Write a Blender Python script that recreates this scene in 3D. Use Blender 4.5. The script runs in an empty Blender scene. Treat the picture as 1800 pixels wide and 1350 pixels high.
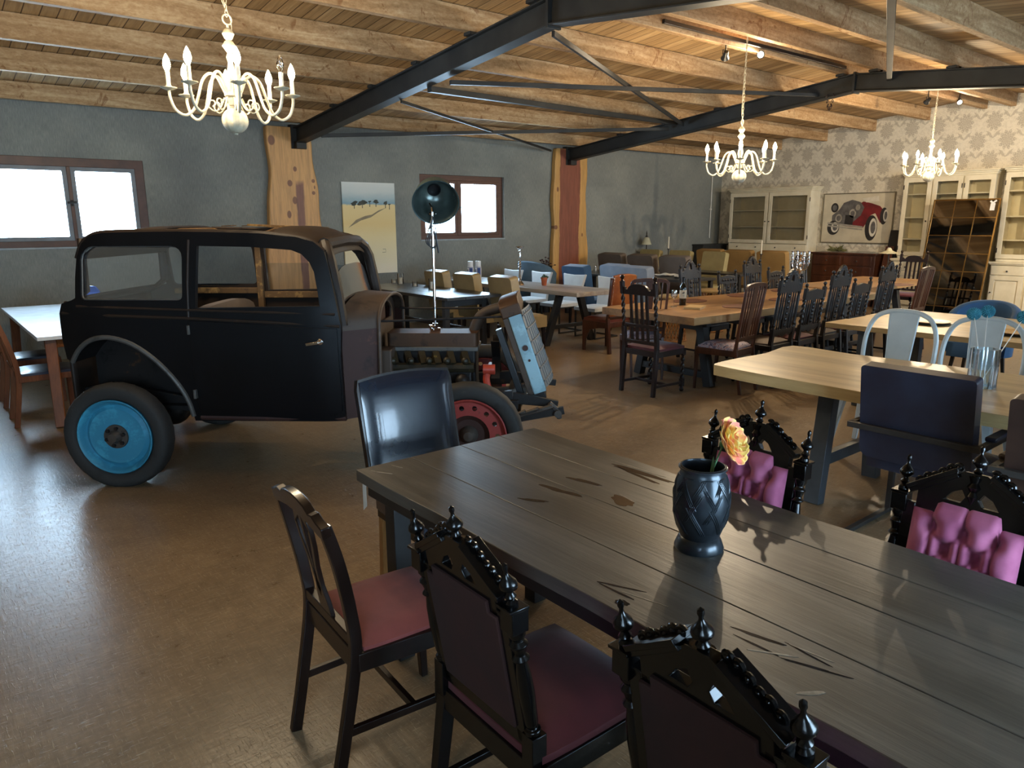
import bpy, bmesh, math, random
from mathutils import Vector, Matrix
from mathutils.geometry import tessellate_polygon
random.seed(7)
PI = math.pi
C = bpy.context.scene.collection
sc = bpy.context.scene

# ---------------------------------------------------------------- camera
CAM_H = 1.68
yaw, pitch, roll = 0.6847278, 0.220093, 0.00447274
fw = Vector((math.sin(yaw)*math.cos(pitch), math.cos(yaw)*math.cos(pitch), -math.sin(pitch)))
rt = Vector((math.cos(yaw), -math.sin(yaw), 0))
dn = fw.cross(rt)
rt2 = math.cos(roll)*rt + math.sin(roll)*dn
dn2 = -math.sin(roll)*rt + math.cos(roll)*dn
cd = bpy.data.cameras.new('camera')
cd.sensor_fit = 'HORIZONTAL'; cd.sensor_width = 36.0; cd.lens = 36.0*1284.556/1800.0
cd.clip_start = 0.02; cd.clip_end = 200
cam = bpy.data.objects.new('camera', cd); C.objects.link(cam)
mw = Matrix((rt2, -dn2, -fw)).transposed().to_4x4()
mw.translation = Vector((0, 0, CAM_H))
cam.matrix_world = mw
sc.camera = cam

# ---------------------------------------------------------------- world and view
SKY = 11.0
w = bpy.data.worlds.new('sky'); sc.world = w; w.use_nodes = True
bg = w.node_tree.nodes['Background']
bg.inputs[0].default_value = (0.56, 0.79, 1.0, 1); bg.inputs[1].default_value = SKY
_tc = w.node_tree.nodes.new('ShaderNodeTexCoord'); _sx = w.node_tree.nodes.new('ShaderNodeSeparateXYZ')
_mr = w.node_tree.nodes.new('ShaderNodeMapRange')          # overcast sky, brighter towards the north side of the hall
_mr.inputs['From Min'].default_value = -0.6; _mr.inputs['From Max'].default_value = 0.6
_mr.inputs['To Min'].default_value = SKY*0.95; _mr.inputs['To Max'].default_value = SKY*1.25
w.node_tree.links.new(_tc.outputs['Generated'], _sx.inputs[0]); w.node_tree.links.new(_sx.outputs[1], _mr.inputs['Value'])
w.node_tree.links.new(_mr.outputs[0], bg.inputs[1])
vs = sc.view_settings
vs.view_transform = 'Standard'; vs.look = 'None'; vs.gamma = 1.0; vs.use_curve_mapping = False
vs.exposure = 1.4

BULB_W = 6.0        # each candle bulb, watts
# openings: (x0, x1, z0, z1) on the north wall, on the south wall behind the camera
WIN_N = [(0.15, 2.53, 1.385, 2.45), (6.71, 8.49, 1.372, 2.435)]
WIN_S = [(-2.6, -0.4, 0.95, 2.35), (1.3, 3.35, 0.30, 1.60), (6.6, 8.4, 0.95, 2.35), (11.2, 13.0, 0.95, 2.35)]
Y_N, Y_S, X_E, X_W = 10.6, -0.95, 15.02, -5.0

def portal(loc, rot, sx, sy):
    l = bpy.data.lights.new('window_portal', 'AREA'); l.shape = 'RECTANGLE'; l.size = sx; l.size_y = sy
    l.cycles.is_portal = True
    o = bpy.data.objects.new('window_portal', l); C.objects.link(o); o.location = loc; o.rotation_euler = rot
for a, b, c_, d in WIN_N: portal(((a+b)/2, Y_N+0.22, (c_+d)/2), (-PI/2, 0, 0), b-a, d-c_)
for a, b, c_, d in WIN_S: portal(((a+b)/2, Y_S-0.22, (c_+d)/2), (PI/2, 0, 0), b-a, d-c_)

def point_light(name, loc, power, color=(1.0, 0.80, 0.54), r=0.018):
    l = bpy.data.lights.new(name, 'POINT'); l.energy = power; l.color = color; l.shadow_soft_size = r
    o = bpy.data.objects.new(name, l); C.objects.link(o); o.location = loc
    return o

# ---------------------------------------------------------------- helpers
def hexc(h):
    h = h.lstrip('#'); out = []
    for i in (0, 2, 4):
        v = int(h[i:i+2], 16)/255.0
        out.append(v/12.92 if v <= 0.04045 else ((v+0.055)/1.055)**2.4)
    return (out[0], out[1], out[2], 1.0)

class MB:
    """collects shapes and links them as one mesh object"""
    def __init__(self, m=None):
        self.v = []; self.f = []; self.m = m or Matrix()
    def _a(self, vs_, fs_):
        n = len(self.v); m = self.m
        self.v += [tuple(m @ Vector(p)) for p in vs_]
        self.f += [tuple(i+n for i in f) for f in fs_]
        return self
    def box(self, x0, x1, y0, y1, z0, z1):
        vs_ = [(x, y, z) for x in (x0, x1) for y in (y0, y1) for z in (z0, z1)]
        return self._a(vs_, [(0,1,3,2),(4,6,7,5),(0,4,5,1),(2,3,7,6),(0,2,6,4),(1,5,7,3)])
    def bar(self, p0, p1, w_, h, up=(0,0,1), w1=None, h1=None):
        p0 = Vector(p0); p1 = Vector(p1); d = (p1-p0).normalized()
        u = Vector(up)
        if abs(d.dot(u)) > 0.98: u = Vector((0,1,0))
        s = d.cross(u).normalized(); u = s.cross(d).normalized()
        w1 = w_ if w1 is None else w1; h1 = h if h1 is None else h1
        vs_ = []
        for p, ww, hh in ((p0, w_, h), (p1, w1, h1)):
            for a, b in ((-1,-1),(1,-1),(1,1),(-1,1)):
                vs_.append(p + s*a*ww/2 + u*b*hh/2)
        return self._a(vs_, [(0,3,2,1),(4,5,6,7),(0,1,5,4),(1,2,6,5),(2,3,7,6),(3,0,4,7)])
    def tube(self, pts, r, seg=8, closed=False, flat=1.0):
        pts = [Vector(p) for p in pts]; n = len(pts)
        rs = r if isinstance(r, (list, tuple)) else [r]*n
        tan = []
        for i in range(n):
            if closed: t = pts[(i+1) % n]-pts[i-1]
            else: t = pts[min(i+1, n-1)]-pts[max(i-1, 0)]
            tan.append(t.normalized() if t.length > 1e-9 else Vector((0,0,1)))
        u = Vector((0,0,1)) if abs(tan[0].z) < 0.9 else Vector((1,0,0))
        u = (u - tan[0]*u.dot(tan[0])).normalized()
        vs_ = []
        for i in range(n):
            u = (u - tan[i]*u.dot(tan[i])).normalized(); s = tan[i].cross(u)
            for k in range(seg):
                a = 2*PI*k/seg
                vs_.append(pts[i] + (u*math.cos(a) + s*math.sin(a)*flat)*rs[i])
        fs_ = []
        for i in range(n if closed else n-1):
            j = (i+1) % n
            for k in range(seg):
                k2 = (k+1) % seg
                fs_.append((i*seg+k, i*seg+k2, j*seg+k2, j*seg+k))
        if not closed:
            fs_.append(tuple(range(seg-1, -1, -1))); fs_.append(tuple((n-1)*seg+k for k in range(seg)))
        return self._a(vs_, fs_)
    def lathe(self, prof, at=(0,0,0), seg=16, axis=None, rib=0, ribn=8, cap=True):
        """prof: (radius, height) pairs going up the local z"""
        R_ = axis.to_track_quat('Z', 'Y').to_matrix() if axis is not None else Matrix.Identity(3)
        at = Vector(at); vs_ = []
        for r, z in prof:
            for k in range(seg):
                a = 2*PI*k/seg; rr_ = r*(1 + rib*math.cos(ribn*a))
                vs_.append(at + R_ @ Vector((rr_*math.cos(a), rr_*math.sin(a), z)))
        fs_ = []
        for i in range(len(prof)-1):
            for k in range(seg):
                k2 = (k+1) % seg
                fs_.append((i*seg+k, i*seg+k2, (i+1)*seg+k2, (i+1)*seg+k))
        if cap and prof[0][0] > 1e-5: fs_.append(tuple(range(seg-1, -1, -1)))
        if cap and prof[-1][0] > 1e-5: fs_.append(tuple((len(prof)-1)*seg+k for k in range(seg)))
        return self._a(vs_, fs_)
    def loft(self, pts, w_, h, side=(1,0,0)):
        """continuous rectangular section along pts; w_ along side, h across; numbers or lists"""
        pts = [Vector(p) for p in pts]; n = len(pts); s = Vector(side)
        W = w_ if isinstance(w_, list) else [w_]*n; Hh = h if isinstance(h, list) else [h]*n; vs_ = []
        for i in range(n):
            t = (pts[min(i+1, n-1)]-pts[max(i-1, 0)]).normalized(); u = t.cross(s).normalized()
            for a, b in ((-1,-1),(1,-1),(1,1),(-1,1)): vs_.append(pts[i]+s*a*W[i]/2+u*b*Hh[i]/2)
        fs_ = [(0,1,2,3), tuple((n-1)*4+k for k in (3,2,1,0))]
        for i in range(n-1):
            for k in range(4): fs_.append((i*4+k, (i+1)*4+k, (i+1)*4+(k+1) % 4, i*4+(k+1) % 4))
        return self._a(vs_, fs_)
    def slice(self, planes):
        """cut the mesh by planes (axis, value) so that it can be bent smoothly"""
        bm = bmesh.new(); vv = [bm.verts.new(p) for p in self.v]
        for f in self.f:
            try: bm.faces.new([vv[i] for i in f])
            except ValueError: pass
        for ax, val in planes:
            co = [0, 0, 0]; no = [0, 0, 0]; co[ax] = val; no[ax] = 1
            bmesh.ops.bisect_plane(bm, geom=bm.verts[:]+bm.edges[:]+bm.faces[:], dist=1e-5, plane_co=co, plane_no=no)
        bm.verts.index_update()
        self.v = [tuple(v.co) for v in bm.verts]; self.f = [tuple(v.index for v in f.verts) for f in bm.faces]; bm.free()
        return self
    def turned(self, p0, p1, prof, seg=12):
        """prof: (radius, fraction) along p0 -> p1"""
        p0 = Vector(p0); p1 = Vector(p1); L = (p1-p0).length
        return self.lathe([(r, t*L) for r, t in prof], p0, seg, (p1-p0).normalized())
    def twist(self, p0, p1, r, turns, seg=10, n=40):
        p0 = Vector(p0); p1 = Vector(p1); ax = (p1-p0); L = ax.length
        R_ = ax.normalized().to_track_quat('Z', 'Y').to_matrix(); vs_ = []
        for i in range(n+1):
            t = i/n
            for k in range(seg):
                a = 2*PI*k/seg; rr_ = r*(0.72 + 0.30*math.cos(2*(a - turns*PI*t)))
                vs_.append(p0 + R_ @ Vector((rr_*math.cos(a), rr_*math.sin(a), t*L)))
        fs_ = [(i*seg+k, i*seg+(k+1) % seg, (i+1)*seg+(k+1) % seg, (i+1)*seg+k) for i in range(n) for k in range(seg)]
        fs_ += [tuple(range(seg-1, -1, -1)), tuple(n*seg+k for k in range(seg))]
        return self._a(vs_, fs_)
    def ball(self, c, r, seg=12, sz=1.0):
        n = max(6, seg//2+1)
        return self.lathe([(max(1e-6, r*math.sin(PI*i/n)), -r*sz*math.cos(PI*i/n)) for i in range(n+1)], c, seg)
    def plate(self, loops, th, m=None):
        """polygon with holes in the local xy plane, thickness th along z, centred"""
        loops = [[Vector((p[0], p[1], 0)) for p in l] for l in loops]
        tri = tessellate_polygon(loops)
        flat = [p for l in loops for p in l]; n = len(flat)
        vs_ = [p + Vector((0,0,th/2)) for p in flat] + [p - Vector((0,0,th/2)) for p in flat]
        fs_ = []
        for a, b, c_ in tri:
            nz = (flat[b]-flat[a]).cross(flat[c_]-flat[a]).z
            if abs(nz) < 1e-12: continue
            if nz < 0: b, c_ = c_, b
            fs_ += [(a, b, c_), (c_+n, b+n, a+n)]
        o = 0
        for li, l in enumerate(loops):
            k = len(l); area = sum(l[i].x*l[(i+1) % k].y - l[(i+1) % k].x*l[i].y for i in range(k))
            ccw = area > 0
            if li > 0: ccw = not ccw
            for i in range(k):
                a, b = o+i, o+(i+1) % k
                fs_.append((a, a+n, b+n, b) if ccw else (a, b, b+n, a+n))
            o += k
        sv = self.m
        if m is not None: self.m = self.m @ m
        self._a(vs_, fs_); self.m = sv
        return self
    def grid(self, fn, nu, nv, th=None):
        """fn(u, v) -> point, u and v in 0..1; th gives the sheet a thickness by offsetting fn(u, v, 1)"""
        vs_ = [fn(i/nu, j/nv) for i in range(nu+1) for j in range(nv+1)]
        q = lambda i, j: i*(nv+1)+j
        fs_ = [(q(i,j), q(i+1,j), q(i+1,j+1), q(i,j+1)) for i in range(nu) for j in range(nv)]
        if th is not None:
            n = len(vs_)
            vs_ += [Vector(p) + Vector(th) for p in vs_]
            fs_ += [(q(i,j)+n, q(i,j+1)+n, q(i+1,j+1)+n, q(i+1,j)+n) for i in range(nu) for j in range(nv)]
            for i in range(nu):
                fs_ += [(q(i,0), q(i,0)+n, q(i+1,0)+n, q(i+1,0)), (q(i,nv), q(i+1,nv), q(i+1,nv)+n, q(i,nv)+n)]
            for j in range(nv):
                fs_ += [(q(0,j), q(0,j+1), q(0,j+1)+n, q(0,j)+n), (q(nu,j), q(nu,j)+n, q(nu,j+1)+n, q(nu,j+1))]
        return self._a(vs_, fs_)
    def pad(self, x0, x1, y0, y1, z0, z1, puff=0.02, n=10, e=6):
        """cushion: flat base, domed top"""
        def top(u, v):
            a = 2*u-1; b = 2*v-1
            k = (1-abs(a)**e)*(1-abs(b)**e)
            rx = 1-0.03*(abs(b)**4); ry = 1-0.03*(abs(a)**4)
            return ((x0+x1)/2 + a*rx*(x1-x0)/2, (y0+y1)/2 + b*ry*(y1-y0)/2, z1 + puff*k - puff*0.35*(1-k))
        vs_ = [top(i/n, j/n) for i in range(n+1) for j in range(n+1)]
        q = lambda i, j: i*(n+1)+j; N = len(vs_)
        vs_ += [(p[0], p[1], z0) for p in vs_]
        fs_ = [(q(i,j), q(i+1,j), q(i+1,j+1), q(i,j+1)) for i in range(n) for j in range(n)]
        fs_ += [(q(i,j)+N, q(i,j+1)+N, q(i+1,j+1)+N, q(i+1,j)+N) for i in range(n) for j in range(n)]
        for i in range(n):
            fs_ += [(q(i,0), q(i,0)+N, q(i+1,0)+N, q(i+1,0)), (q(i,n), q(i+1,n), q(i+1,n)+N, q(i,n)+N)]
            fs_ += [(q(0,i), q(0,i+1), q(0,i+1)+N, q(0,i)+N), (q(n,i), q(n,i)+N, q(n,i+1)+N, q(n,i+1))]
        return self._a(vs_, fs_)
    def build(self, name, mat, parent=None, bev=0.0, smooth=35, seg=2, loc=None):
        me = bpy.data.meshes.new(name); me.from_pydata(self.v, [], self.f); me.validate(); me.update()
        if mat is not None: me.materials.append(mat)
        if smooth:
            me.shade_smooth()
            me.set_sharp_from_angle(angle=math.radians(smooth))
        o = bpy.data.objects.new(name, me); C.objects.link(o)
        if parent is not None: o.parent = parent
        if loc is not None: o.location = loc
        if bev:
            b = o.modifiers.new('bevel', 'BEVEL'); b.width = bev; b.segments = seg; b.limit_method = 'ANGLE'
            b.angle_limit = math.radians(40)
        return o

def thing(name, label, cat, loc=(0,0,0), rz=0, group=None):
    o = bpy.data.objects.new(name, None); C.objects.link(o); o.empty_display_size = 0.1
    o.location = loc; o.rotation_euler = (0, 0, rz); o['label'] = label; o['category'] = cat
    if group: o['group'] = group
    return o
def tag(o, label, cat, group=None, kind=None):
    o['label'] = label; o['category'] = cat
    if group: o['group'] = group
    if kind: o['kind'] = kind
    return o
def struct(o):
    o['kind'] = 'structure'; return o
def copy_tree(o, parent=None):
    c_ = o.copy(); C.objects.link(c_)
    if parent is not None:
        c_.parent = parent
    for ch in list(o.children): copy_tree(ch, c_)
    return c_
USED = set()
def place(proto, x, y, rz, label, group=None, z=0.0):
    """first use moves the prototype itself, later uses copy it"""
    o = proto if proto.name not in USED else copy_tree(proto)
    USED.add(proto.name)
    o.location = (x, y, z); o.rotation_euler = (0, 0, rz); o['label'] = label
    if group: o['group'] = group
    elif 'group' in o.keys(): del o['group']
    return o

def rrect(x0, y0, x1, y1, r, n=5):
    out = []
    rs = r if isinstance(r, (list, tuple)) else [r]*4
    for (cx, cy, a0), r_ in zip(((x1, y1, 0), (x0, y1, 90), (x0, y0, 180), (x1, y0, 270)), rs):
        sx = -1 if cx == x1 else 1; sy = -1 if cy == y1 else 1
        ox, oy = cx+sx*r_, cy+sy*r_
        for i in range(n+1):
            a = math.radians(a0+90*i/n); out.append((ox+r_*math.cos(a), oy+r_*math.sin(a)))
    return out
def circ(cx, cy, r, n=24, sy=1.0): return [(cx+r*math.cos(2*PI*i/n), cy+r*sy*math.sin(2*PI*i/n)) for i in range(n)]
def catmull(pts, n=6, closed=False):
    P_ = [Vector(p if len(p) == 3 else (p[0], p[1], 0)) for p in pts]; L = len(P_); out = []
    for i in range(L if closed else L-1):
        if closed: a, b, c_, d = P_[i-1], P_[i], P_[(i+1) % L], P_[(i+2) % L]
        else: a, b, c_, d = P_[max(i-1,0)], P_[i], P_[i+1], P_[min(i+2, L-1)]
        for k in range(n):
            t = k/n
            out.append(0.5*((2*b)+(c_-a)*t+(2*a-5*b+4*c_-d)*t*t+(3*b-a-3*c_+d)*t**3))
    if not closed: out.append(P_[-1])
    return [tuple(p) for p in out]
XZ = Matrix(((1,0,0,0),(0,0,-1,0),(0,1,0,0),(0,0,0,1)))   # plate drawn in x,z ; thickness along y
YZ = Matrix(((0,0,1,0),(1,0,0,0),(0,1,0,0),(0,0,0,1)))    # plate drawn in y,z ; thickness along x
def T(x, y, z): return Matrix.Translation((x, y, z))
def Rm(deg, ax): return Matrix.Rotation(math.radians(deg), 4, ax)

# ---------------------------------------------------------------- materials
class NT:
    def __init__(self, name):
        self.mat = bpy.data.materials.new(name); self.mat.use_nodes = True
        self.t = self.mat.node_tree; self.n = self.t.nodes; self.l = self.t.links
        self.p = self.n['Principled BSDF']; self.out = self.n['Material Output']
    def node(self, ty, **kw):
        nd = self.n.new(ty)
        for k, v in kw.items(): setattr(nd, k, v)
        return nd
    def set(self, inp, v):
        if isinstance(v, bpy.types.NodeSocket): self.l.new(v, inp)
        elif isinstance(v, (tuple, list)) and len(v) == 3 and inp.type == 'RGBA': inp.default_value = (*v, 1)
        else: inp.default_value = v
    def math(self, op, a, b=None, c=None):
        nd = self.node('ShaderNodeMath', operation=op)
        for i, v in enumerate((a, b, c)):
            if v is not None: self.set(nd.inputs[i], v)
        return nd.outputs[0]
    def mix(self, f, a, b):
        nd = self.node('ShaderNodeMix', data_type='RGBA')
        self.set(nd.inputs[0], f); self.set(nd.inputs[6], a); self.set(nd.inputs[7], b)
        return nd.outputs[2]
    def coord(self, scale=(1,1,1), loc=(0,0,0), rot=(0,0,0)):
        tc = self.node('ShaderNodeTexCoord'); mp = self.node('ShaderNodeMapping')
        self.l.new(tc.outputs['Object'], mp.inputs[0])
        mp.inputs['Scale'].default_value = scale; mp.inputs['Location'].default_value = loc; mp.inputs['Rotation'].default_value = rot
        return mp.outputs[0]
    def noise(self, vec, scale=5, detail=4, rough=0.55, dist=0.0):
        nd = self.node('ShaderNodeTexNoise')
        self.l.new(vec, nd.inputs['Vector']); nd.inputs['Scale'].default_value = scale
        nd.inputs['Detail'].default_value = detail; nd.inputs['Roughness'].default_value = rough
        nd.inputs['Distortion'].default_value = dist
        return nd.outputs['Fac']
    def ramp(self, f, stops):
        nd = self.node('ShaderNodeValToRGB'); self.l.new(f, nd.inputs[0])
        el = nd.color_ramp.elements
        while len(el) > 1: el.remove(el[-1])
        el[0].position = stops[0][0]; el[0].color = stops[0][1]
        for p_, c_ in stops[1:]:
            e = el.new(p_); e.color = c_
        return nd.outputs[0]
    def bump(self, h, strength=0.3, dist=0.01):
        nd = self.node('ShaderNodeBump'); nd.inputs['Strength'].default_value = strength; nd.inputs['Distance'].default_value = dist
        self.l.new(h, nd.inputs['Height']); self.l.new(nd.outputs[0], self.p.inputs['Normal'])
    def P(self, **kw):
        for k, v in kw.items(): self.set(self.p.inputs[k.replace('_', ' ')], v)
        return self.mat

def mat(name, col, col2=None, rough=0.5, metal=0.0, scale=8, stretch=(1,1,1), bump=0.0, bscale=60, lo=0.35, hi=0.65, coat=0.0, sheen=0.0, spec=0.5, dist=0.004):
    t = NT(name); c1 = hexc(col) if isinstance(col, str) else col
    c2 = hexc(col2) if isinstance(col2, str) else (col2 or tuple(x*0.8 for x in c1[:3])+(1,))
    v = t.coord(stretch)
    f = t.noise(v, scale, 5)
    t.P(Base_Color=t.ramp(f, [(lo, c2), (hi, c1)]), Roughness=rough, Metallic=metal, Coat_Weight=coat, Coat_Roughness=0.08)
    t.p.inputs['Specular IOR Level'].default_value = spec
    if sheen:
        t.p.inputs['Sheen Weight'].default_value = sheen; t.p.inputs['Sheen Roughness'].default_value = 0.4
    if bump: t.bump(t.noise(v, bscale, 3), bump, dist)
    return t.mat
def wood(name, c1, c2, c3=None, axis=0, scale=3.0, rough=0.45, bump=0.15, coat=0.0, fine=14, spec=0.5):
    """grain runs along the given axis"""
    t = NT(name); st = [1.0, 1.0, 1.0]; st[axis] = 0.08
    v = t.coord(tuple(st))
    a = t.noise(v, scale, 6, 0.6, 1.2); b = t.noise(v, scale*fine, 4, 0.7, 0.3)
    f = t.math('ADD', t.math('MULTIPLY', a, 0.7), t.math('MULTIPLY', b, 0.3))
    c3 = c3 or c2
    t.P(Base_Color=t.ramp(f, [(0.34, hexc(c3)), (0.48, hexc(c2)), (0.62, hexc(c1))]), Roughness=rough, Coat_Weight=coat, Coat_Roughness=0.1)
    t.p.inputs['Specular IOR Level'].default_value = spec
    if bump: t.bump(b, bump, 0.002)
    return t.mat
def glass(name, tint=(0.9,0.95,0.97), gloss=0.12, rough=0.02, scale=None):
    t = NT(name)
    tr = t.node('ShaderNodeBsdfTransparent'); tr.inputs[0].default_value = (*tint, 1)
    gl = t.node('ShaderNodeBsdfGlossy'); gl.inputs['Roughness'].default_value = rough; gl.inputs[0].default_value = (1,1,1,1)
    lw = t.node('ShaderNodeLayerWeight'); lw.inputs[0].default_value = 0.25
    f = t.math('ADD', t.math('MULTIPLY', lw.outputs['Fresnel'], 0.9), gloss)
    mx = t.node('ShaderNodeMixShader'); t.l.new(f, mx.inputs[0]); t.l.new(tr.outputs[0], mx.inputs[1]); t.l.new(gl.outputs[0], mx.inputs[2])
    t.l.new(mx.outputs[0], t.out.inputs[0])
    return t.mat
def emit(name, col, s):
    t = NT(name); t.P(Base_Color=(*col, 1), Emission_Color=(*col, 1), Emission_Strength=s); return t.mat

M = {}
# ================================================================ the room
def floor_mat():
    t = NT('floor_brown_board')
    v = t.coord((1,1,1))
    big = t.noise(v, 0.7, 4, 0.6); mid = t.noise(v, 9, 5, 0.7)
    f1 = t.noise(t.coord((60, 7, 1), rot=(0,0,0.5)), 1.0, 3, 0.6)
    f2 = t.noise(t.coord((7, 60, 1), rot=(0,0,0.3)), 1.0, 3, 0.6)
    fib = t.math('ADD', t.math('MULTIPLY', f1, 0.5), t.math('MULTIPLY', f2, 0.5))
    s = t.math('ADD', t.math('MULTIPLY', big, 0.25), t.math('MULTIPLY', mid, 0.30))
    s = t.math('ADD', s, t.math('MULTIPLY', fib, 0.45))
    base = t.ramp(s, [(0.34, hexc('#6a5741')), (0.5, hexc('#7d6950')), (0.64, hexc('#937d60'))])
    spk = t.ramp(t.noise(t.coord((1,1,1)), 55, 3, 0.8), [(0.62, (0,0,0,1)), (0.72, (1,1,1,1))])
    base = t.mix(t.math('MULTIPLY', spk, 0.35), base, hexc('#a08a66'))
    f3 = t.noise(t.coord((150, 22, 1), rot=(0,0,1.1)), 1.0, 2, 0.5); f4 = t.noise(t.coord((22, 150, 1), rot=(0,0,0.8)), 1.0, 2, 0.5)
    st_ = t.ramp(t.math('MAXIMUM', f3, f4), [(0.62, (0,0,0,1)), (0.70, (1,1,1,1))])
    base = t.mix(t.math('MULTIPLY', st_, 0.40), base, hexc('#a99a7c'))
    fib = t.math('ADD', fib, t.math('MULTIPLY', st_, 0.5))
    t.P(Base_Color=base, Roughness=t.math('ADD', t.math('MULTIPLY', mid, 0.10), 0.24))
    t.p.inputs['Specular IOR Level'].default_value = 0.24
    t.bump(t.math('ADD', fib, t.math('MULTIPLY', mid, 0.15)), 0.5, 0.003)
    return t.mat
M['floor'] = floor_mat()
def plaster_mat():
    t = NT('grey_textile_wallcovering')
    a = t.noise(t.coord((30, 30, 3)), 4, 4, 0.7); b = t.noise(t.coord((1,1,1)), 1.2, 3)
    f = t.math('ADD', t.math('MULTIPLY', a, 0.6), t.math('MULTIPLY', b, 0.4))
    t.P(Base_Color=t.ramp(f, [(0.35, hexc('#6a6d6a')), (0.5, hexc('#7d807b')), (0.66, hexc('#93958c'))]), Roughness=0.75)
    t.bump(a, 0.35, 0.004); return t.mat
M['wall'] = plaster_mat()
def damask_mat():
    t = NT('damask_wallpaper')
    tc = t.node('ShaderNodeTexCoord'); sp = t.node('ShaderNodeSeparateXYZ'); t.l.new(tc.outputs['Object'], sp.inputs[0])
    nz = t.noise(t.coord((1,1,1)), 14, 4, 0.7)
    U = t.math('MULTIPLY', sp.outputs[1], 1/0.46); V = t.math('MULTIPLY', sp.outputs[2], 1/0.66)
    U = t.math('ADD', U, t.math('MULTIPLY', t.math('SUBTRACT', nz, 0.5), 0.05))
    total = None
    m = t.math
    for k in (0.0, 0.5):
        u = m('MULTIPLY', m('SUBTRACT', m('FRACT', m('ADD', U, k)), 0.5), 0.54)
        v0 = m('FRACT', m('ADD', V, k))
        v = m('MULTIPLY', m('SUBTRACT', v0, 0.5), 0.78)
        # leafy rosette
        vv = m('MULTIPLY', m('SUBTRACT', v, 0.05), 0.80)
        r = m('SQRT', m('ADD', m('MULTIPLY', u, u), m('MULTIPLY', vv, vv)))
        th = m('ARCTAN2', vv, u)
        R1 = m('ADD', 0.118, m('MULTIPLY', m('ABSOLUTE', m('COSINE', m('MULTIPLY', th, 5.0))), 0.050))
        ros = m('MULTIPLY', m('SUBTRACT', R1, r), 60.0); ros.node.use_clamp = True
        inner = m('MULTIPLY', m('ABSOLUTE', m('SINE', m('ADD', m('MULTIPLY', r, 62.0), m('MULTIPLY', m('COSINE', m('MULTIPLY', th, 10.0)), 1.2)))), 1.0)
        ros = m('MULTIPLY', ros, m('ADD', 0.30, m('MULTIPLY', inner, 0.70)))
        # V shaped pair of leaves below it
        v2 = m('ADD', v, 0.255); au = m('ABSOLUTE', u)
        d = m('ABSOLUTE', m('SUBTRACT', m('SUBTRACT', v2, m('MULTIPLY', au, 1.1)), -0.03))
        lf = m('MULTIPLY', m('SUBTRACT', m('SUBTRACT', 0.05, m('MULTIPLY', m('ABSOLUTE', m('SUBTRACT', au, 0.06)), 0.55)), d), 70.0); lf.node.use_clamp = True
        # small ringed buds
        ub = m('SUBTRACT', au, 0.165); vb = m('SUBTRACT', v, 0.17)
        rb = m('SQRT', m('ADD', m('MULTIPLY', ub, ub), m('MULTIPLY', vb, vb)))
        bud = m('MULTIPLY', m('SUBTRACT', 0.032, rb), 90.0); bud.node.use_clamp = True
        bud = m('MULTIPLY', bud, m('ADD', 0.4, m('MULTIPLY', m('ABSOLUTE', m('SINE', m('MULTIPLY', rb, 150.0))), 0.6)))
        s_ = m('ADD', ros, m('ADD', m('MULTIPLY', lf, 0.75), m('MULTIPLY', bud, 0.8)))
        total = s_ if total is None else m('ADD', total, s_)
    total.node.use_clamp = True
    veins = t.ramp(t.noise(t.coord((1,1,1)), 22, 5, 0.8), [(0.50, (0,0,0,1)), (0.56, (1,1,1,1)), (0.62, (0,0,0,1))])
    base = t.mix(t.math('MULTIPLY', veins, 0.5), hexc('#dcd7c9'), hexc('#b3ad9f'))
    t.P(Base_Color=t.mix(m('MULTIPLY', total, 0.66), base, hexc('#948e82')), Roughness=0.6)
    t.bump(total, 0.3, 0.004); return t.mat
M['damask'] = damask_mat()
def stone_mat():
    t = NT('whitewashed_stone')
    v = t.coord((1,1,1.6)); vo = t.node('ShaderNodeTexVoronoi', feature='DISTANCE_TO_EDGE'); t.l.new(v, vo.inputs['Vector']); vo.inputs['Scale'].default_value = 3.0
    e = t.ramp(vo.outputs['Distance'], [(0.0, hexc('#6d6253')), (0.06, hexc('#b4ab9a'))])
    n = t.noise(v, 3, 4); t.P(Base_Color=t.mix(t.math('MULTIPLY', n, 0.6), e, hexc('#c9c3b4')), Roughness=0.85)
    t.bump(vo.outputs['Distance'], 0.5, 0.03); return t.mat
M['stone'] = stone_mat()
def plank_mat():
    t = NT('pine_ceiling_boards')
    tc = t.node('ShaderNodeTexCoord'); sp = t.node('ShaderNodeSeparateXYZ'); t.l.new(tc.outputs['Object'], sp.inputs[0])
    fx = t.math('FRACT', t.math('MULTIPLY', sp.outputs[0], 1/0.135))
    idx = t.math('FLOOR', t.math('MULTIPLY', sp.outputs[0], 1/0.135))
    gap = t.math('LESS_THAN', t.math('ABSOLUTE', t.math('SUBTRACT', fx, 0.5)), 0.465)
    wn = t.node('ShaderNodeTexWhiteNoise', noise_dimensions='1D'); t.l.new(idx, wn.inputs['W'])
    g = t.noise(t.coord((9, 0.7, 1)), 3.0, 5, 0.6, 0.8)
    f = t.math('ADD', t.math('MULTIPLY', g, 0.7), t.math('MULTIPLY', wn.outputs[0], 0.3))
    c_ = t.ramp(f, [(0.3, hexc('#8a6d47')), (0.5, hexc('#ab8a5e')), (0.7, hexc('#c5a679'))])
    c_ = t.mix(gap, hexc('#4a3218'), c_)
    t.P(Base_Color=c_, Roughness=0.6); t.bump(gap, 0.4, 0.006); return t.mat
M['planks'] = plank_mat()
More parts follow.
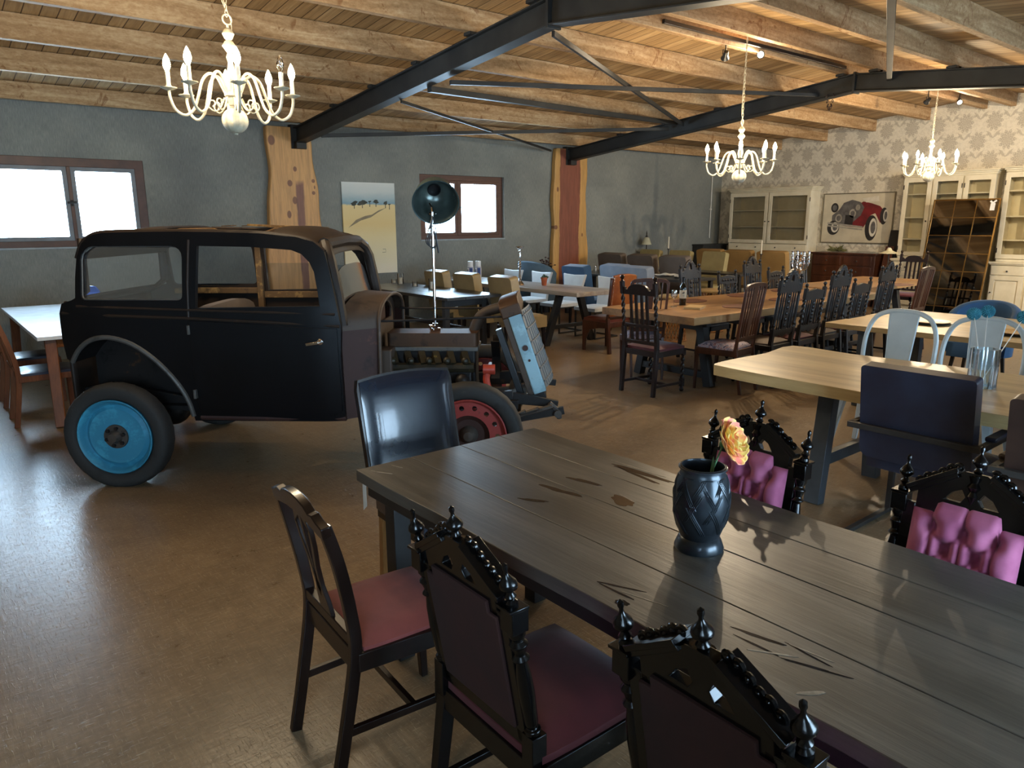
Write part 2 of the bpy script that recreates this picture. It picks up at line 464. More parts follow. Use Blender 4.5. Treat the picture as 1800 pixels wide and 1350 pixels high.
def joist_mat():
    t = NT('rough_sawn_pine_joist')
    v = t.coord((0.10, 1, 1)); a = t.noise(v, 6, 6, 0.65, 1.5); b = t.noise(t.coord((0.5,1,1)), 40, 4, 0.7)
    f = t.math('ADD', t.math('MULTIPLY', a, 0.65), t.math('MULTIPLY', b, 0.35))
    c_ = t.ramp(f, [(0.36, hexc('#866845')), (0.5, hexc('#a98862')), (0.64, hexc('#c6ab84'))])
    kn = t.ramp(t.noise(t.coord((1.4, 2.4, 1.3)), 2.2, 3, 0.75, 2.2), [(0.600, (0,0,0,1)), (0.66, (1,1,1,1))])
    c_ = t.mix(t.math('MULTIPLY', kn, 0.6), c_, hexc('#70431f'))
    t.P(Base_Color=c_, Roughness=0.7); t.p.inputs['Specular IOR Level'].default_value = 0.2; t.bump(b, 0.25, 0.003); return t.mat
M['joist'] = joist_mat()
M['steel'] = mat('dark_painted_steel', '#343432', '#262625', rough=0.5, scale=3, bump=0.05, spec=0.3)
M['win_brown'] = wood('brown_window_wood', '#6b4634', '#553527', axis=0, scale=4, rough=0.5)
M['win_dark'] = mat('dark_brown_window_paint', '#5c3a28', '#482d1f', rough=0.4, scale=5)
M['win_grey'] = mat('grey_sash_paint', '#7d8388', '#6b7176', rough=0.45, scale=6)
M['sill'] = mat('pale_sill', '#9ba3a6', '#8a9295', rough=0.35)
M['winglass'] = glass('window_glass', (0.97, 0.985, 1.0), 0.02, 0.0)
M['white_conduit'] = mat('white_plastic', '#e2e0d8', '#d6d4cc', rough=0.4)

struct(MB().box(X_W-0.3, X_E+0.3, Y_S-0.3, Y_N+0.3, -0.12, 0).build('floor', M['floor'], smooth=0))
def wall_plate(name, x0, x1, yc, holes, ztop, flip=False):
    outer = [(x0, 0), (x1, 0), (x1, ztop), (x0, ztop)]
    hs = [[(a, c_), (a, d), (b, d), (b, c_)] for a, b, c_, d in holes]
    m = MB(T(0, yc, 0) @ XZ).plate([outer]+hs, 0.3)
    return struct(m.build(name, M['wall'], smooth=0))
wall_plate('wall_north', X_W-0.3, X_E+0.3, Y_N+0.15, WIN_N, 3.235)
wall_plate('wall_south', X_W-0.3, X_E+0.3, Y_S-0.15, WIN_S, 3.145)
def zboard(y): return 3.79 - 0.104*abs(y-5.05)
gab = [(Y_S, 0), (Y_N, 0), (Y_N, zboard(Y_N)-0.003), (5.05, zboard(5.05)-0.003), (Y_S, zboard(Y_S)-0.003)]
struct(MB(T(X_E+0.15, 0, 0) @ YZ).plate([gab], 0.3).build('wall_east', M['damask'], smooth=0))
struct(MB(T(X_W-0.15, 0, 0) @ YZ).plate([gab], 0.3).build('wall_west', M['stone'], smooth=0))
cb = MB()
for a, b in ((Y_S-0.3, 5.05), (5.05, Y_N+0.3)):
    za, zb = zboard(a), zboard(b)
    cb._a([(X_W-0.3,a,za),(X_E+0.3,a,za),(X_E+0.3,b,zb),(X_W-0.3,b,zb),(X_W-0.3,a,za+0.1),(X_E+0.3,a,za+0.1),(X_E+0.3,b,zb+0.1),(X_W-0.3,b,zb+0.1)],
          [(0,1,2,3),(7,6,5,4),(0,4,5,1),(1,5,6,2),(2,6,7,3),(3,7,4,0)])
struct(cb.build('ceiling', M['planks'], smooth=0))
# exposed joists: (y, underside z)
JO = [(10.36, 3.045), (9.15, 3.15), (8.13, 3.245), (7.15, 3.35), (6.17, 3.46), (5.24, 3.555),
      (4.80, 3.55), (3.87, 3.45), (2.93, 3.35), (1.99, 3.25), (1.05, 3.155), (0.1, 3.055), (-0.75, 2.97)]
ordn = ['first', 'second', 'third', 'fourth', 'fifth', 'sixth', 'seventh', 'eighth', 'ninth', 'tenth', 'eleventh', 'twelfth', 'thirteenth']
for i, (y, z) in enumerate(JO):
    rz_ = random.random()
    o = MB().box(X_W-0.002, X_E-0.004, -0.04, 0.04, z, zboard(y)-0.004).build('ceiling_joist', M['joist'], bev=0.004, loc=(0, y, 0))
    tag(o, 'exposed pine ceiling joist, %s from the grey window wall' % ordn[i], 'ceiling beam', 'exposed pine joists under the ceiling boards')

# ---- windows
def window_n(n, a, b, z0, z1, mull, setback, brown, sash_grey, split):
    yf = Y_N + setback
    fr = MB(); fw_ = 0.105 if sash_grey else 0.085
    fr.plate([[(a, z0), (b, z0), (b, z1), (a, z1)], [(a+fw_, z0+fw_*0.7), (a+fw_, z1-fw_), (b-fw_, z1-fw_), (b-fw_, z0+fw_*0.7)]], 0.07, T(0, yf, 0) @ XZ)
    root = struct(fr.build('window_%d' % n, M['win_dark'] if sash_grey else M['win_brown'], bev=0.004))
    sm = M['win_grey'] if sash_grey else M['win_brown']
    xs = [(a+fw_, mull-0.02), (mull+0.02, b-fw_)]
    for x0, x1 in xs:
        s = 0.05
        m = MB().plate([[(x0, z0+fw_*0.7), (x1, z0+fw_*0.7), (x1, z1-fw_), (x0, z1-fw_)], rrect(x0+s, z0+fw_*0.7+s, x1-s, z1-fw_-s, 0.012, 3)[::-1]], 0.05, T(0, yf-0.005, 0) @ XZ)
        so = m.build('sash', sm, root, bev=0.003)
        MB().box(x0+s-0.005, x1-s+0.005, yf-0.003, yf+0.003, z0+fw_*0.7+s-0.005, z1-fw_-s+0.005).build('pane', M['winglass'], so, smooth=0)
    MB().box(mull-0.02, mull+0.02, yf-0.035, yf+0.03, z0+fw_*0.7, z1-fw_).build('mullion', M['win_dark'] if sash_grey else M['win_brown'], root, bev=0.003)
    zc = (z0+z1)/2
    MB().bar((mull-0.06, yf-0.05, zc), (mull+0.05, yf-0.05, zc+0.005), 0.02, 0.025).box(mull-0.012, mull+0.012, yf-0.055, yf-0.03, zc-0.04, zc+0.03).build('handle', M['steel'], root, bev=0.003)
    MB().box(a-0.01, b+0.01, Y_N-0.012, yf+0.02, z0-0.022, z0+0.001).build('window_sill', M['sill'], root, bev=0.003)
window_n(1, *WIN_N[0][:2], *WIN_N[0][2:], 1.68, 0.04, False, True, 0)
window_n(2, *WIN_N[1][:2], *WIN_N[1][2:], 7.52, 0.09, True, False, 0)
def window_frame(n, m_, a, b, z0, z1):
    fr = MB(m_); k = 0.07; mid = (a+b)/2
    fr.plate([[(a, z0), (b, z0), (b, z1), (a, z1)], [(a+k, z0+k), (a+k, z1-k), (mid-k/2, z1-k), (mid-k/2, z0+k)], [(mid+k/2, z0+k), (mid+k/2, z1-k), (b-k, z1-k), (b-k, z0+k)]], 0.07)
    root = struct(fr.build('window_%d' % n, M['win_dark'], bev=0.004))
    MB(m_).plate([[(a+k, z0+k), (mid-k/2, z0+k), (mid-k/2, z1-k), (a+k, z1-k)]], 0.006).plate([[(mid+k/2, z0+k), (b-k, z0+k), (b-k, z1-k), (mid+k/2, z1-k)]], 0.006).build('pane', M['winglass'], root, smooth=0)
for i, q in enumerate(WIN_S): window_frame(3+i, T(0, Y_S-0.1, 0) @ XZ, *q)

# ---- steel portal frames
def ibeam(m, p0, p1, depth, width, tf=0.016, tw=0.06):
    p0 = Vector(p0); p1 = Vector(p1); d = (p1-p0).normalized(); s = Vector((1,0,0)); u = s.cross(d).normalized()
    if u.z < 0: u = -u
    c0 = p0 + u*depth/2; c1 = p1 + u*depth/2
    m.bar(p0+u*tf/2, p1+u*tf/2, width, tf, up=u); m.bar(p0+u*(depth-tf/2), p1+u*(depth-tf/2), width, tf, up=u)
    m.bar(c0, c1, tw, depth-2*tf, up=u)
def steel_frame(x, label):
    root = thing('steel_frame', label, 'steel beam', (x, 0, 0), 0, 'dark steel roof frames')
    y0, z0, yr, zr = 10.5, 2.765, 5.06, 3.315
    m = MB(); ibeam(m, (0, y0, z0), (0, yr, zr), 0.225, 0.15); m.build('rafter', M['steel'], root, bev=0.003)
    m = MB(); ibeam(m, (0, yr, zr), (0, -0.4, 2.765), 0.225, 0.15); m.build('rafter', M['steel'], root, bev=0.003)
    MB().box(-0.11, 0.11, y0-0.03, y0+0.075, 2.70, 3.03).box(-0.075, 0.075, y0-0.12, y0, 2.70, 2.80).build('end_plate', M['steel'], root, bev=0.003)
    MB().box(-0.08, 0.08, yr-0.015, yr+0.015, zr-0.02, zr+0.24).build('ridge_plate', M['steel'], root, bev=0.002)
    for (jy, jz) in JO[1:12]:
        for sx in (-1, 1):
            cl = MB()
            cl.box(sx*0.03-0.0, sx*0.11, jy-0.055, jy+0.06, jz-0.03, jz-0.004)
            cl.box(sx*0.11-0.004, sx*0.11+0.004, jy-0.055, jy+0.049, jz-0.03, jz-0.002)
            cl.build('joist_cleat', M['steel'], root)
    return root
steel_frame(4.61, 'dark steel roof beam rising from the near timber column to the ridge')
steel_frame(10.01, 'dark steel roof beam rising from the far timber column to the ridge')
def brace(p0, p1, w_, label, h=0.05):
    tag(MB().bar(p0, p1, w_, h).build('roof_brace', M['steel'], bev=0.003), label, 'steel brace', 'steel braces between the roof beams')
X1, X2 = 4.69, 9.93
brace((X1, 7.15, 3.085), (X2, 7.95, 3.20), 0.07, 'thick dark steel brace running low between the two roof beams', 0.06)
brace((X1, 6.75, 3.10), (X2, 5.55, 3.33), 0.05, 'flat grey steel strap reaching from near beam to the far ridge knee', 0.045)
brace((X1, 5.15, 3.285), (X2, 7.80, 3.165), 0.03, 'thin steel diagonal from the near ridge knee down to far beam', 0.05)
brace((X1, 9.9, 2.84), (X2, 8.1, 3.13), 0.04, 'dark steel diagonal skimming the top of the grey wall', 0.05)
brace((X1, 7.75, 3.03), (9.46, 10.42, 2.93), 0.025, 'thin steel diagonal ending at the far timber column', 0.035)
brace((9.93, 4.60, 3.41), (4.69, 2.22, 3.14), 0.06, 'steel brace coming overhead down to the far roof beam', 0.06)
ch = MB()
for k in range(9):
    t_ = (k-4)/4; yy = 5.35 + 0.05*t_; zz = 3.30 - 0.17*(1-t_*t_)
    q = Matrix.Translation((9.905, yy, zz)) @ Rm(90*(k % 2), 'Z') @ Rm(40*t_, 'X')
    ch.m = q; ch.tube([(0.011*math.cos(a), 0, 0.02*math.sin(a)) for a in [2*PI*i/10 for i in range(10)]], 0.005, 5, closed=True)
tag(ch.build('rusty_chain', mat('rusty_chain_iron', '#4b3226', '#2d2320', rough=0.6, metal=0.6)), 'short rusty chain looped under the far roof beam', 'chain')

# ---- live edge timber columns
def slab_col_mat(name, sap, heart, knots, hx0, hx1, hz0=-9, ragged=0.03):
    t = NT(name); tc = t.node('ShaderNodeTexCoord'); sp = t.node('ShaderNodeSeparateXYZ'); t.l.new(tc.outputs['Object'], sp.inputs[0])
    m = t.math; x = sp.outputs[0]; z = sp.outputs[2]
    n1 = t.noise(t.coord((1,1,0.6)), 3.0, 4, 0.6); xw = m('ADD', x, m('MULTIPLY', m('SUBTRACT', n1, 0.5), ragged*4))
    g = t.noise(t.coord((12,12,0.9)), 2.4, 5, 0.6, 1.0)
    s1 = t.ramp(g, [(0.35, tuple(c*0.74 for c in hexc(sap)[:3])+(1,)), (0.6, hexc(sap))])
    h1 = t.ramp(g, [(0.35, tuple(c*0.7 for c in hexc(heart)[:3])+(1,)), (0.6, hexc(heart))])
    a = m('MULTIPLY', m('SUBTRACT', xw, hx0), 60.0); a.node.use_clamp = True
    b = m('MULTIPLY', m('SUBTRACT', hx1, xw), 60.0); b.node.use_clamp = True
    c_ = m('MULTIPLY', m('SUBTRACT', m('MULTIPLY', hz0, -1.0), m('ADD', z, m('MULTIPLY', n1, 0.3))), 12.0); c_.node.use_clamp = True
    col = t.mix(m('MULTIPLY', m('MULTIPLY', a, b), c_), s1, h1)
    for kx, kz, rx, rz_ in knots:
        dx = m('DIVIDE', m('SUBTRACT', x, kx), rx); dz = m('DIVIDE', m('SUBTRACT', z, kz), rz_)
        d = m('MULTIPLY', m('SUBTRACT', 1.0, m('SQRT', m('ADD', m('MULTIPLY', dx, dx), m('MULTIPLY', dz, dz)))), 5.0); d.node.use_clamp = True
        col = t.mix(m('MULTIPLY', d, 0.85), col, hexc('#6e3f2c'))
    t.P(Base_Color=col, Roughness=0.5); t.bump(g, 0.2, 0.004); return t.mat
def live_col(x0b, x0t, x1b, x1t, mt, label, cx, seed):
    rnd = random.Random(seed); L = []; Rr = []
    nn = 26
    for i in range(nn+1):
        t_ = i/nn; z = 2.995*t_
        L.append((x0b+(x0t-x0b)*t_ + 0.028*math.sin(t_*9+seed) + 0.012*math.sin(t_*23+seed*2) - cx, z))
        Rr.append((x1b+(x1t-x1b)*t_ + 0.026*math.sin(t_*8+seed*3) + 0.012*math.sin(t_*27+seed) - cx, z))
    back = MB().plate([L + Rr[::-1]], 0.11, XZ)
    # live edge: front face slightly narrower than back
    o = back.build('live_edge_column', mt, bev=0.022, seg=3, loc=(cx, Y_N-0.058, 0))
    return tag(o, label, 'timber column', 'live edge timber columns on the grey wall')
m1 = slab_col_mat('cedar_slab_pale', '#d7a263', '#8a5a45', [(-0.29, 2.80, 0.055, 0.075), (0.03, 2.42, 0.03, 0.04), (-0.06, 2.22, 0.042, 0.05), (0.0, 1.98, 0.04, 0.06), (-0.10, 1.78, 0.035, 0.06), (0.30, 2.26, 0.03, 0.03), (0.295, 2.09, 0.03, 0.03), (0.315, 2.17, 0.012, 0.03)], 0.02, 0.15, -2.42, 0.02)
live_col(4.02, 4.16, 4.93, 4.82, m1, 'wide pale live edge timber column with dark knots, behind the old car', 4.50, 1.0)
m2 = slab_col_mat('cedar_slab_red', '#c99a58', '#8a4e3a', [(-0.37, 1.55, 0.05, 0.045), (-0.33, 2.25, 0.03, 0.05), (0.33, 1.4, 0.02, 0.04)], -0.285, 0.255, -3.2, 0.03)
live_col(9.53, 9.66, 10.53, 10.47, m2, 'live edge timber column with red heartwood, right of the small window', 10.03, 4.0)

# ---- wall conduit
tag(MB().tube([(14.62, Y_N-0.02, 2.65), (14.62, Y_N-0.02, 1.26)], 0.012, 8).box(14.60, 14.64, Y_N-0.035, Y_N, 1.9, 1.93).build('wall_conduit', M['white_conduit']), 'thin white conduit running down the grey wall near the corner', 'conduit')
tag(MB().box(14.02, 14.93, Y_N-0.30, Y_N-0.01, 0, 1.10).box(14.0, 14.95, Y_N-0.32, Y_N-0.005, 1.10, 1.13).build('low_cabinet', mat('charcoal_board', '#2b2c2c', '#212222', rough=0.6), bev=0.004), 'low charcoal cabinet in the corner below the white conduit', 'cabinet')
# ================================================================ chandeliers and spotlights
M['cream'] = mat('chalky_cream_paint', '#c9c1a8', '#a39c86', rough=0.6, scale=20)
M['candle'] = mat('cream_candle_sleeve', '#efe8d2', '#e2d9bd', rough=0.5)
def bulb_mat(name, s):
    t = NT(name); tr = t.node('ShaderNodeBsdfTransparent'); em = t.node('ShaderNodeEmission'); em.inputs[0].default_value = (1.0, 0.80, 0.45, 1); em.inputs[1].default_value = s
    ad = t.node('ShaderNodeAddShader'); t.l.new(tr.outputs[0], ad.inputs[0]); t.l.new(em.outputs[0], ad.inputs[1]); t.l.new(ad.outputs[0], t.out.inputs[0])
    return t.mat
M['bulb_on'] = bulb_mat('lit_bulb', 16.0)
M['bulb_off'] = glass('clear_bulb_glass', (0.95,0.95,0.95), 0.15)
def chandelier(loc, rz, label, off=(), chain_top=3.3, dx=0.0):
    root = thing('chandelier', label, 'chandelier', loc, rz, 'cream candle chandeliers')
    MB().lathe([(0.0, -0.105), (0.012, -0.10), (0.012, -0.08), (0.03, -0.07), (0.032, -0.03), (0.05, -0.02), (0.052, 0.0), (0.028, 0.012), (0.020, 0.05), (0.030, 0.08), (0.024, 0.12), (0.014, 0.17), (0.022, 0.20), (0.014, 0.225), (0.024, 0.238), (0.040, 0.262), (0.024, 0.288), (0.014, 0.295), (0.024, 0.306), (0.035, 0.33), (0.020, 0.355), (0.008, 0.362), (0.006, 0.38), (0.0, 0.385)], seg=20).build('stem', M['cream'], root)
    MB().lathe([(0.0, -0.245), (0.010, -0.242), (0.012, -0.232)] + [(max(0.003, 0.076*math.sin(PI*i/14)), -0.16-0.074*math.cos(PI*i/14)) for i in range(1, 14)] + [(0.012, -0.086), (0.012, -0.07)], seg=48, rib=0.035, ribn=14).build('ball', M['cream'], root)
    ring = MB(); ring.tube([(0.028*math.cos(2*PI*i/16), 0, 0.41+0.028*math.sin(2*PI*i/16)) for i in range(16)], 0.005, 6, closed=True)
    ring.build('ring', M['cream'], root)
    cz = chain_top-loc[2]; n = int((cz-0.43)/0.034); cm = MB()
    for k in range(n):
        t_ = k/n; a = k*PI/2
        c_ = (dx*t_, 0, 0.445+0.034*k)
        cm.m = T(*c_) @ Matrix.Rotation(a, 4, 'Z')
        cm.tube([(0.009*math.cos(2*PI*i/8), 0, 0.023*math.sin(2*PI*i/8)) for i in range(8)], 0.0026, 5, closed=True)
    cm.build('chain', M['cream'], root)
    MB().tube(catmull([(0.02, 0.0, 0.30), (0.035+dx*0.2, 0.01, 0.42), (-0.01+dx*0.5, 0.01, 0.6), (0.015+dx, 0, cz)], 6), 0.003, 6).build('flex', M['cream'], root)
    for k in range(8):
        a = 2*PI*k/8 + PI/8; ca, sa = math.cos(a), math.sin(a)
        rz_ = [(0.040, -0.012), (0.058, 0.03), (0.085, 0.085), (0.125, 0.10), (0.165, 0.06), (0.195, -0.03), (0.225, -0.105), (0.275, -0.142), (0.325, -0.115), (0.350, -0.05), (0.352, 0.0)]
        m = MB(); m.tube([(p[0]*ca, p[0]*sa, p[1]) for p in catmull(rz_, 5)], 0.0085, 8)
        sc_ = [(0.05, -0.03), (0.075, -0.085), (0.11, -0.11), (0.145, -0.085), (0.14, -0.055), (0.115, -0.05), (0.105, -0.07), (0.12, -0.085)]
        m.tube([(p[0]*ca, p[0]*sa, p[1]) for p in catmull(sc_, 5)], 0.0045, 6)
        arm = m.build('arm', M['cream'], root)
        x, y = 0.352*ca, 0.352*sa
        MB().lathe([(0.010, -0.01), (0.020, -0.006), (0.044, 0.004), (0.046, 0.008), (0.018, 0.008), (0.015, 0.018), (0.0, 0.018)], (x, y, 0), 20).build('drip_pan', M['cream'], arm)
        MB().lathe([(0.0125, 0.018), (0.0125, 0.092), (0.009, 0.094)], (x, y, 0), 12).build('candle', M['candle'], arm)
        on = k not in off
        b = MB().lathe([(0.009, 0.094), (0.013, 0.105), (0.020, 0.122), (0.0215, 0.138), (0.016, 0.162), (0.007, 0.182), (0.0, 0.194)], (x, y, 0), 12).build('bulb', M['bulb_on'] if on else M['bulb_off'], arm)
        if on:
            q = Matrix.Translation(loc) @ Matrix.Rotation(rz, 4, 'Z') @ Vector((x, y, 0.14))
            point_light('bulb_light', q, BULB_W)
chandelier((1.67, 4.70, 2.44), 0.15, 'nearest cream chandelier, hanging above the old black car', off=(6,), chain_top=3.7, dx=-0.04)
chandelier((7.21, 4.87, 2.30), 0.2, 'middle cream chandelier, hanging above the long oak tables', chain_top=3.74)
chandelier((11.57, 4.66, 2.43), 0.3, 'farthest cream chandelier, glowing before the white dressers', chain_top=3.74)

M['black_plastic'] = mat('black_plastic', '#17181a', '#101113', rough=0.35)
M['spot_glass'] = emit('lit_spot_lens', (1.0, 0.86, 0.62), 30)
def spot(loc, aim, label, lit, power=60):
    root = thing('spotlight', label, 'spotlight', loc, 0, 'black ceiling spotlights')
    d = (Vector(aim)-Vector(loc)).normalized()
    MB().tube([(0,0,0.16), (0,0,0.05)], 0.008, 8).build('stem', M['black_plastic'], root)
    h = MB(); c0 = Vector((0,0,0)); h.lathe([(0.0, -0.055), (0.025, -0.05), (0.028, 0.0), (0.045, 0.035), (0.045, 0.045), (0.036, 0.045), (0.030, 0.03), (0.0, 0.028)], c0, 20, d)
    h.tube([(-0.05, 0, 0), (-0.05, 0, 0.05), (0.05, 0, 0.05), (0.05, 0, 0)], 0.005, 6)
    hd = h.build('head', M['black_plastic'], root)
    if lit:
        MB().lathe([(0.034, 0.0), (0.0, 0.006)], c0 + d*0.036, 16, d).build('lens', M['spot_glass'], hd)
        l = bpy.data.lights.new('spot_light', 'SPOT'); l.energy = power; l.color = (1.0, 0.80, 0.55); l.spot_size = 2.0; l.spot_blend = 0.6; l.shadow_soft_size = 0.03
        o = bpy.data.objects.new('spot_light', l); C.objects.link(o); o.location = Vector(loc) + d*0.06
        o.rotation_euler = d.to_track_quat('-Z', 'Y').to_euler()
tag(MB().box(6.2, 9.9, 5.155, 5.19, 3.60, 3.64).build('spotlight_track', M['black_plastic'], bev=0.003), 'black spotlight track under the joists, between the two roof beams', 'light track')
spot((7.318, 5.21, 3.45), (9.5, 7.5, 1.0), 'dark unlit spotlight, left one on the near track', False)
spot((8.0, 5.21, 3.55), (2.0, 2.0, 1.2), 'brightly lit spotlight aimed at the camera, above the middle chandelier', True, 90)
spot((12.5, 5.17, 3.45), (14.5, 8, 1.5), 'dark unlit spotlight near the wallpapered wall', False)
spot((13.69, 5.17, 3.55), (10.0, 2.5, 0.8), 'small lit spotlight nearest the wallpapered wall', True, 60)
spot((10.9, 1.2, 3.0), (15.0, 6.6, 1.3), 'added unseen spotlight brightening the dressers, beyond the right edge of the photo', True, 260)  # added lamp out of view, lifts the wallpapered wall and the dressers
# ================================================================ chair prototypes: local +Y is where the sitter looks, origin on the floor under the seat
M['ebony'] = wood('ebonised_wood', '#0a0909', '#070606', '#040404', axis=2, scale=5, rough=0.25, bump=0.05, coat=0.25, spec=0.3)
M['darkbrown'] = wood('dark_mahogany', '#21130d', '#170c08', '#0e0705', axis=2, scale=5, rough=0.3, bump=0.08, coat=0.2, spec=0.35)
M['pink'] = mat('pink_velvet', '#bf6b8e', '#9f4a70', rough=0.8, scale=7, sheen=0.35, bump=0.2, bscale=250, dist=0.001)
M['redvelvet'] = mat('wine_red_velvet', '#571d22', '#431719', rough=0.75, scale=5, sheen=0.15, bump=0.15, bscale=200, dist=0.001)
M['redcloth'] = mat('dull_red_seat_cloth', '#8b443e', '#733530', rough=0.8, scale=5, sheen=0.15, bump=0.15, bscale=200, dist=0.001)
M['backcloth'] = mat('dark_red_backing_cloth', '#33140f', '#26100c', rough=0.85, scale=6, bump=0.1, bscale=200, dist=0.001)
M['oakdark'] = wood('blackened_carved_oak', '#25201d', '#1a1614', '#100d0c', axis=2, scale=6, rough=0.42, bump=0.3)
M['mahog'] = wood('reddish_mahogany', '#54301f', '#402214', '#2c160d', axis=2, scale=5, rough=0.38, bump=0.08, coat=0.1)
def floral_mat():
    t = NT('floral_seat_cloth'); v = t.coord((1,1,1)); vo = t.node('ShaderNodeTexVoronoi'); t.l.new(v, vo.inputs['Vector']); vo.inputs['Scale'].default_value = 22
    n = t.noise(v, 18, 4, 0.7, 1.5)
    c_ = t.ramp(n, [(0.38, hexc('#4b3a55')), (0.46, hexc('#8c8a99')), (0.54, hexc('#b5a9b4')), (0.6, hexc('#8a5148')), (0.7, hexc('#6b6f8a'))])
    t.P(Base_Color=c_, Roughness=0.85); return t.mat
M['floral'] = floral_mat()
M['tanleg'] = wood('tan_beech', '#a87b47', '#8c6235', axis=2, scale=4, rough=0.4)
def leather(name, c1, c2, rough=0.3, coat=0.2):
    return mat(name, c1, c2, rough=rough, scale=5, bump=0.25, bscale=90, coat=coat, dist=0.0015)
M['blackleather'] = leather('black_leather', '#1f2733', '#141a24', 0.26, 0.5)
M['navyleather'] = leather('navy_leather', '#2b3040', '#23232f', 0.38, 0.1)
M['brownleather'] = leather('dark_brown_leather', '#3c2a22', '#2b1d18', 0.42, 0.1)
M['tanleather'] = leather('tan_leather', '#9c5a2c', '#7c401f', 0.35, 0.1)
M['redleather'] = leather('red_brown_leather', '#6b3325', '#54271c', 0.35, 0.15)
M['beige'] = mat('sand_leatherette', '#a08a62', '#8f7a55', rough=0.45, scale=4, bump=0.1, bscale=120, dist=0.001)
M['khaki'] = mat('olive_beige_cloth', '#a89a6c', '#97895e', rough=0.85, scale=4, bump=0.2, bscale=200, dist=0.001)
M['ochre'] = mat('ochre_cloth', '#a5834e', '#957443', rough=0.85, scale=3)
M['taupe'] = mat('taupe_cloth', '#6d6259', '#5f554d', rough=0.85, scale=4, bump=0.2, bscale=200, dist=0.001)
M['whiteleather'] = mat('white_leatherette', '#d6dadb', '#c5cacc', rough=0.45, scale=4)
M['greyblue'] = mat('grey_blue_cloth', '#8b95a3', '#7d8795', rough=0.85, scale=5, bump=0.2, bscale=200, dist=0.001)
M['blue'] = mat('petrol_blue_cloth', '#2d5377', '#244767', rough=0.8, scale=4, sheen=0.3)
M['slateblue'] = mat('slate_cloth', '#5a7283', '#4c6272', rough=0.85, scale=4)
M['gunmetal'] = mat('gunmetal_bar', '#4d4a47', '#3d3b39', rough=0.4, metal=0.6, scale=6)
M['white_metal'] = mat('pale_painted_metal', '#c3d0d4', '#b2c0c5', rough=0.32, scale=4, coat=0.2)
M['chrome'] = mat('polished_silver', '#e0e0e0', '#cfcfd2', rough=0.1, metal=1.0)

FIN = [(0.0, 0.0), (0.015, 0.0), (0.015, 0.08), (0.009, 0.14), (0.014, 0.22), (0.009, 0.30), (0.009, 0.34), (0.0205, 0.44), (0.0215, 0.48), (0.0195, 0.55), (0.012, 0.64), (0.0055, 0.72), (0.0045, 0.80), (0.007, 0.86), (0.0065, 0.94), (0.0, 1.0)]
def tufted(x0, x1, z0, z1, y, puff, n=44, rows=3, step=0.0):
    """front face of a buttoned pad in the x,z plane bulging towards +y; the top corners may be stepped down"""
    W = x1-x0; H = z1-z0; btn = []
    for r in range(4):
        zz = z0 + H*(0.30+0.165*r)
        cols = [0.22, 0.5, 0.78] if r % 2 == 1 else [0.36, 0.64]
        btn += [(x0+W*c_, zz) for c_ in cols]
    def f(u, v):
        x = x0+W*u; z = z0+H*v
        if step and (u < 0.2 or u > 0.8): z = z0+(H-step)*v
        a = 2*u-1; b = 2*v-1
        d = puff*(1-abs(a)**8)*(1-abs(b)**8)
        for bx, bz in btn:
            q = math.hypot(x-bx, z-bz); d -= 0.85*puff*math.exp(-(q/(0.062*W+0.004))**2)
        # creases between neighbouring buttons
        for i in range(len(btn)):
            for j in range(i+1, len(btn)):
                ax, az = btn[i]; cx, cz = btn[j]
                L2 = (cx-ax)**2+(cz-az)**2
                if math.sqrt(L2) > 0.46*W or abs(cz-az) < 1e-4: continue
                t_ = max(0, min(1, ((x-ax)*(cx-ax)+(z-az)*(cz-az))/L2))
                q = math.hypot(x-ax-t_*(cx-ax), z-az-t_*(cz-az))
                d -= 0.30*puff*math.exp(-(q/0.007)**2)
        for bx, bz in btn:
            if bz > z0+0.7*H and z > bz:
                d -= 0.30*puff*math.exp(-((x-bx)/0.006)**2)
        return (x, y+max(d, -0.004), z)
    return f
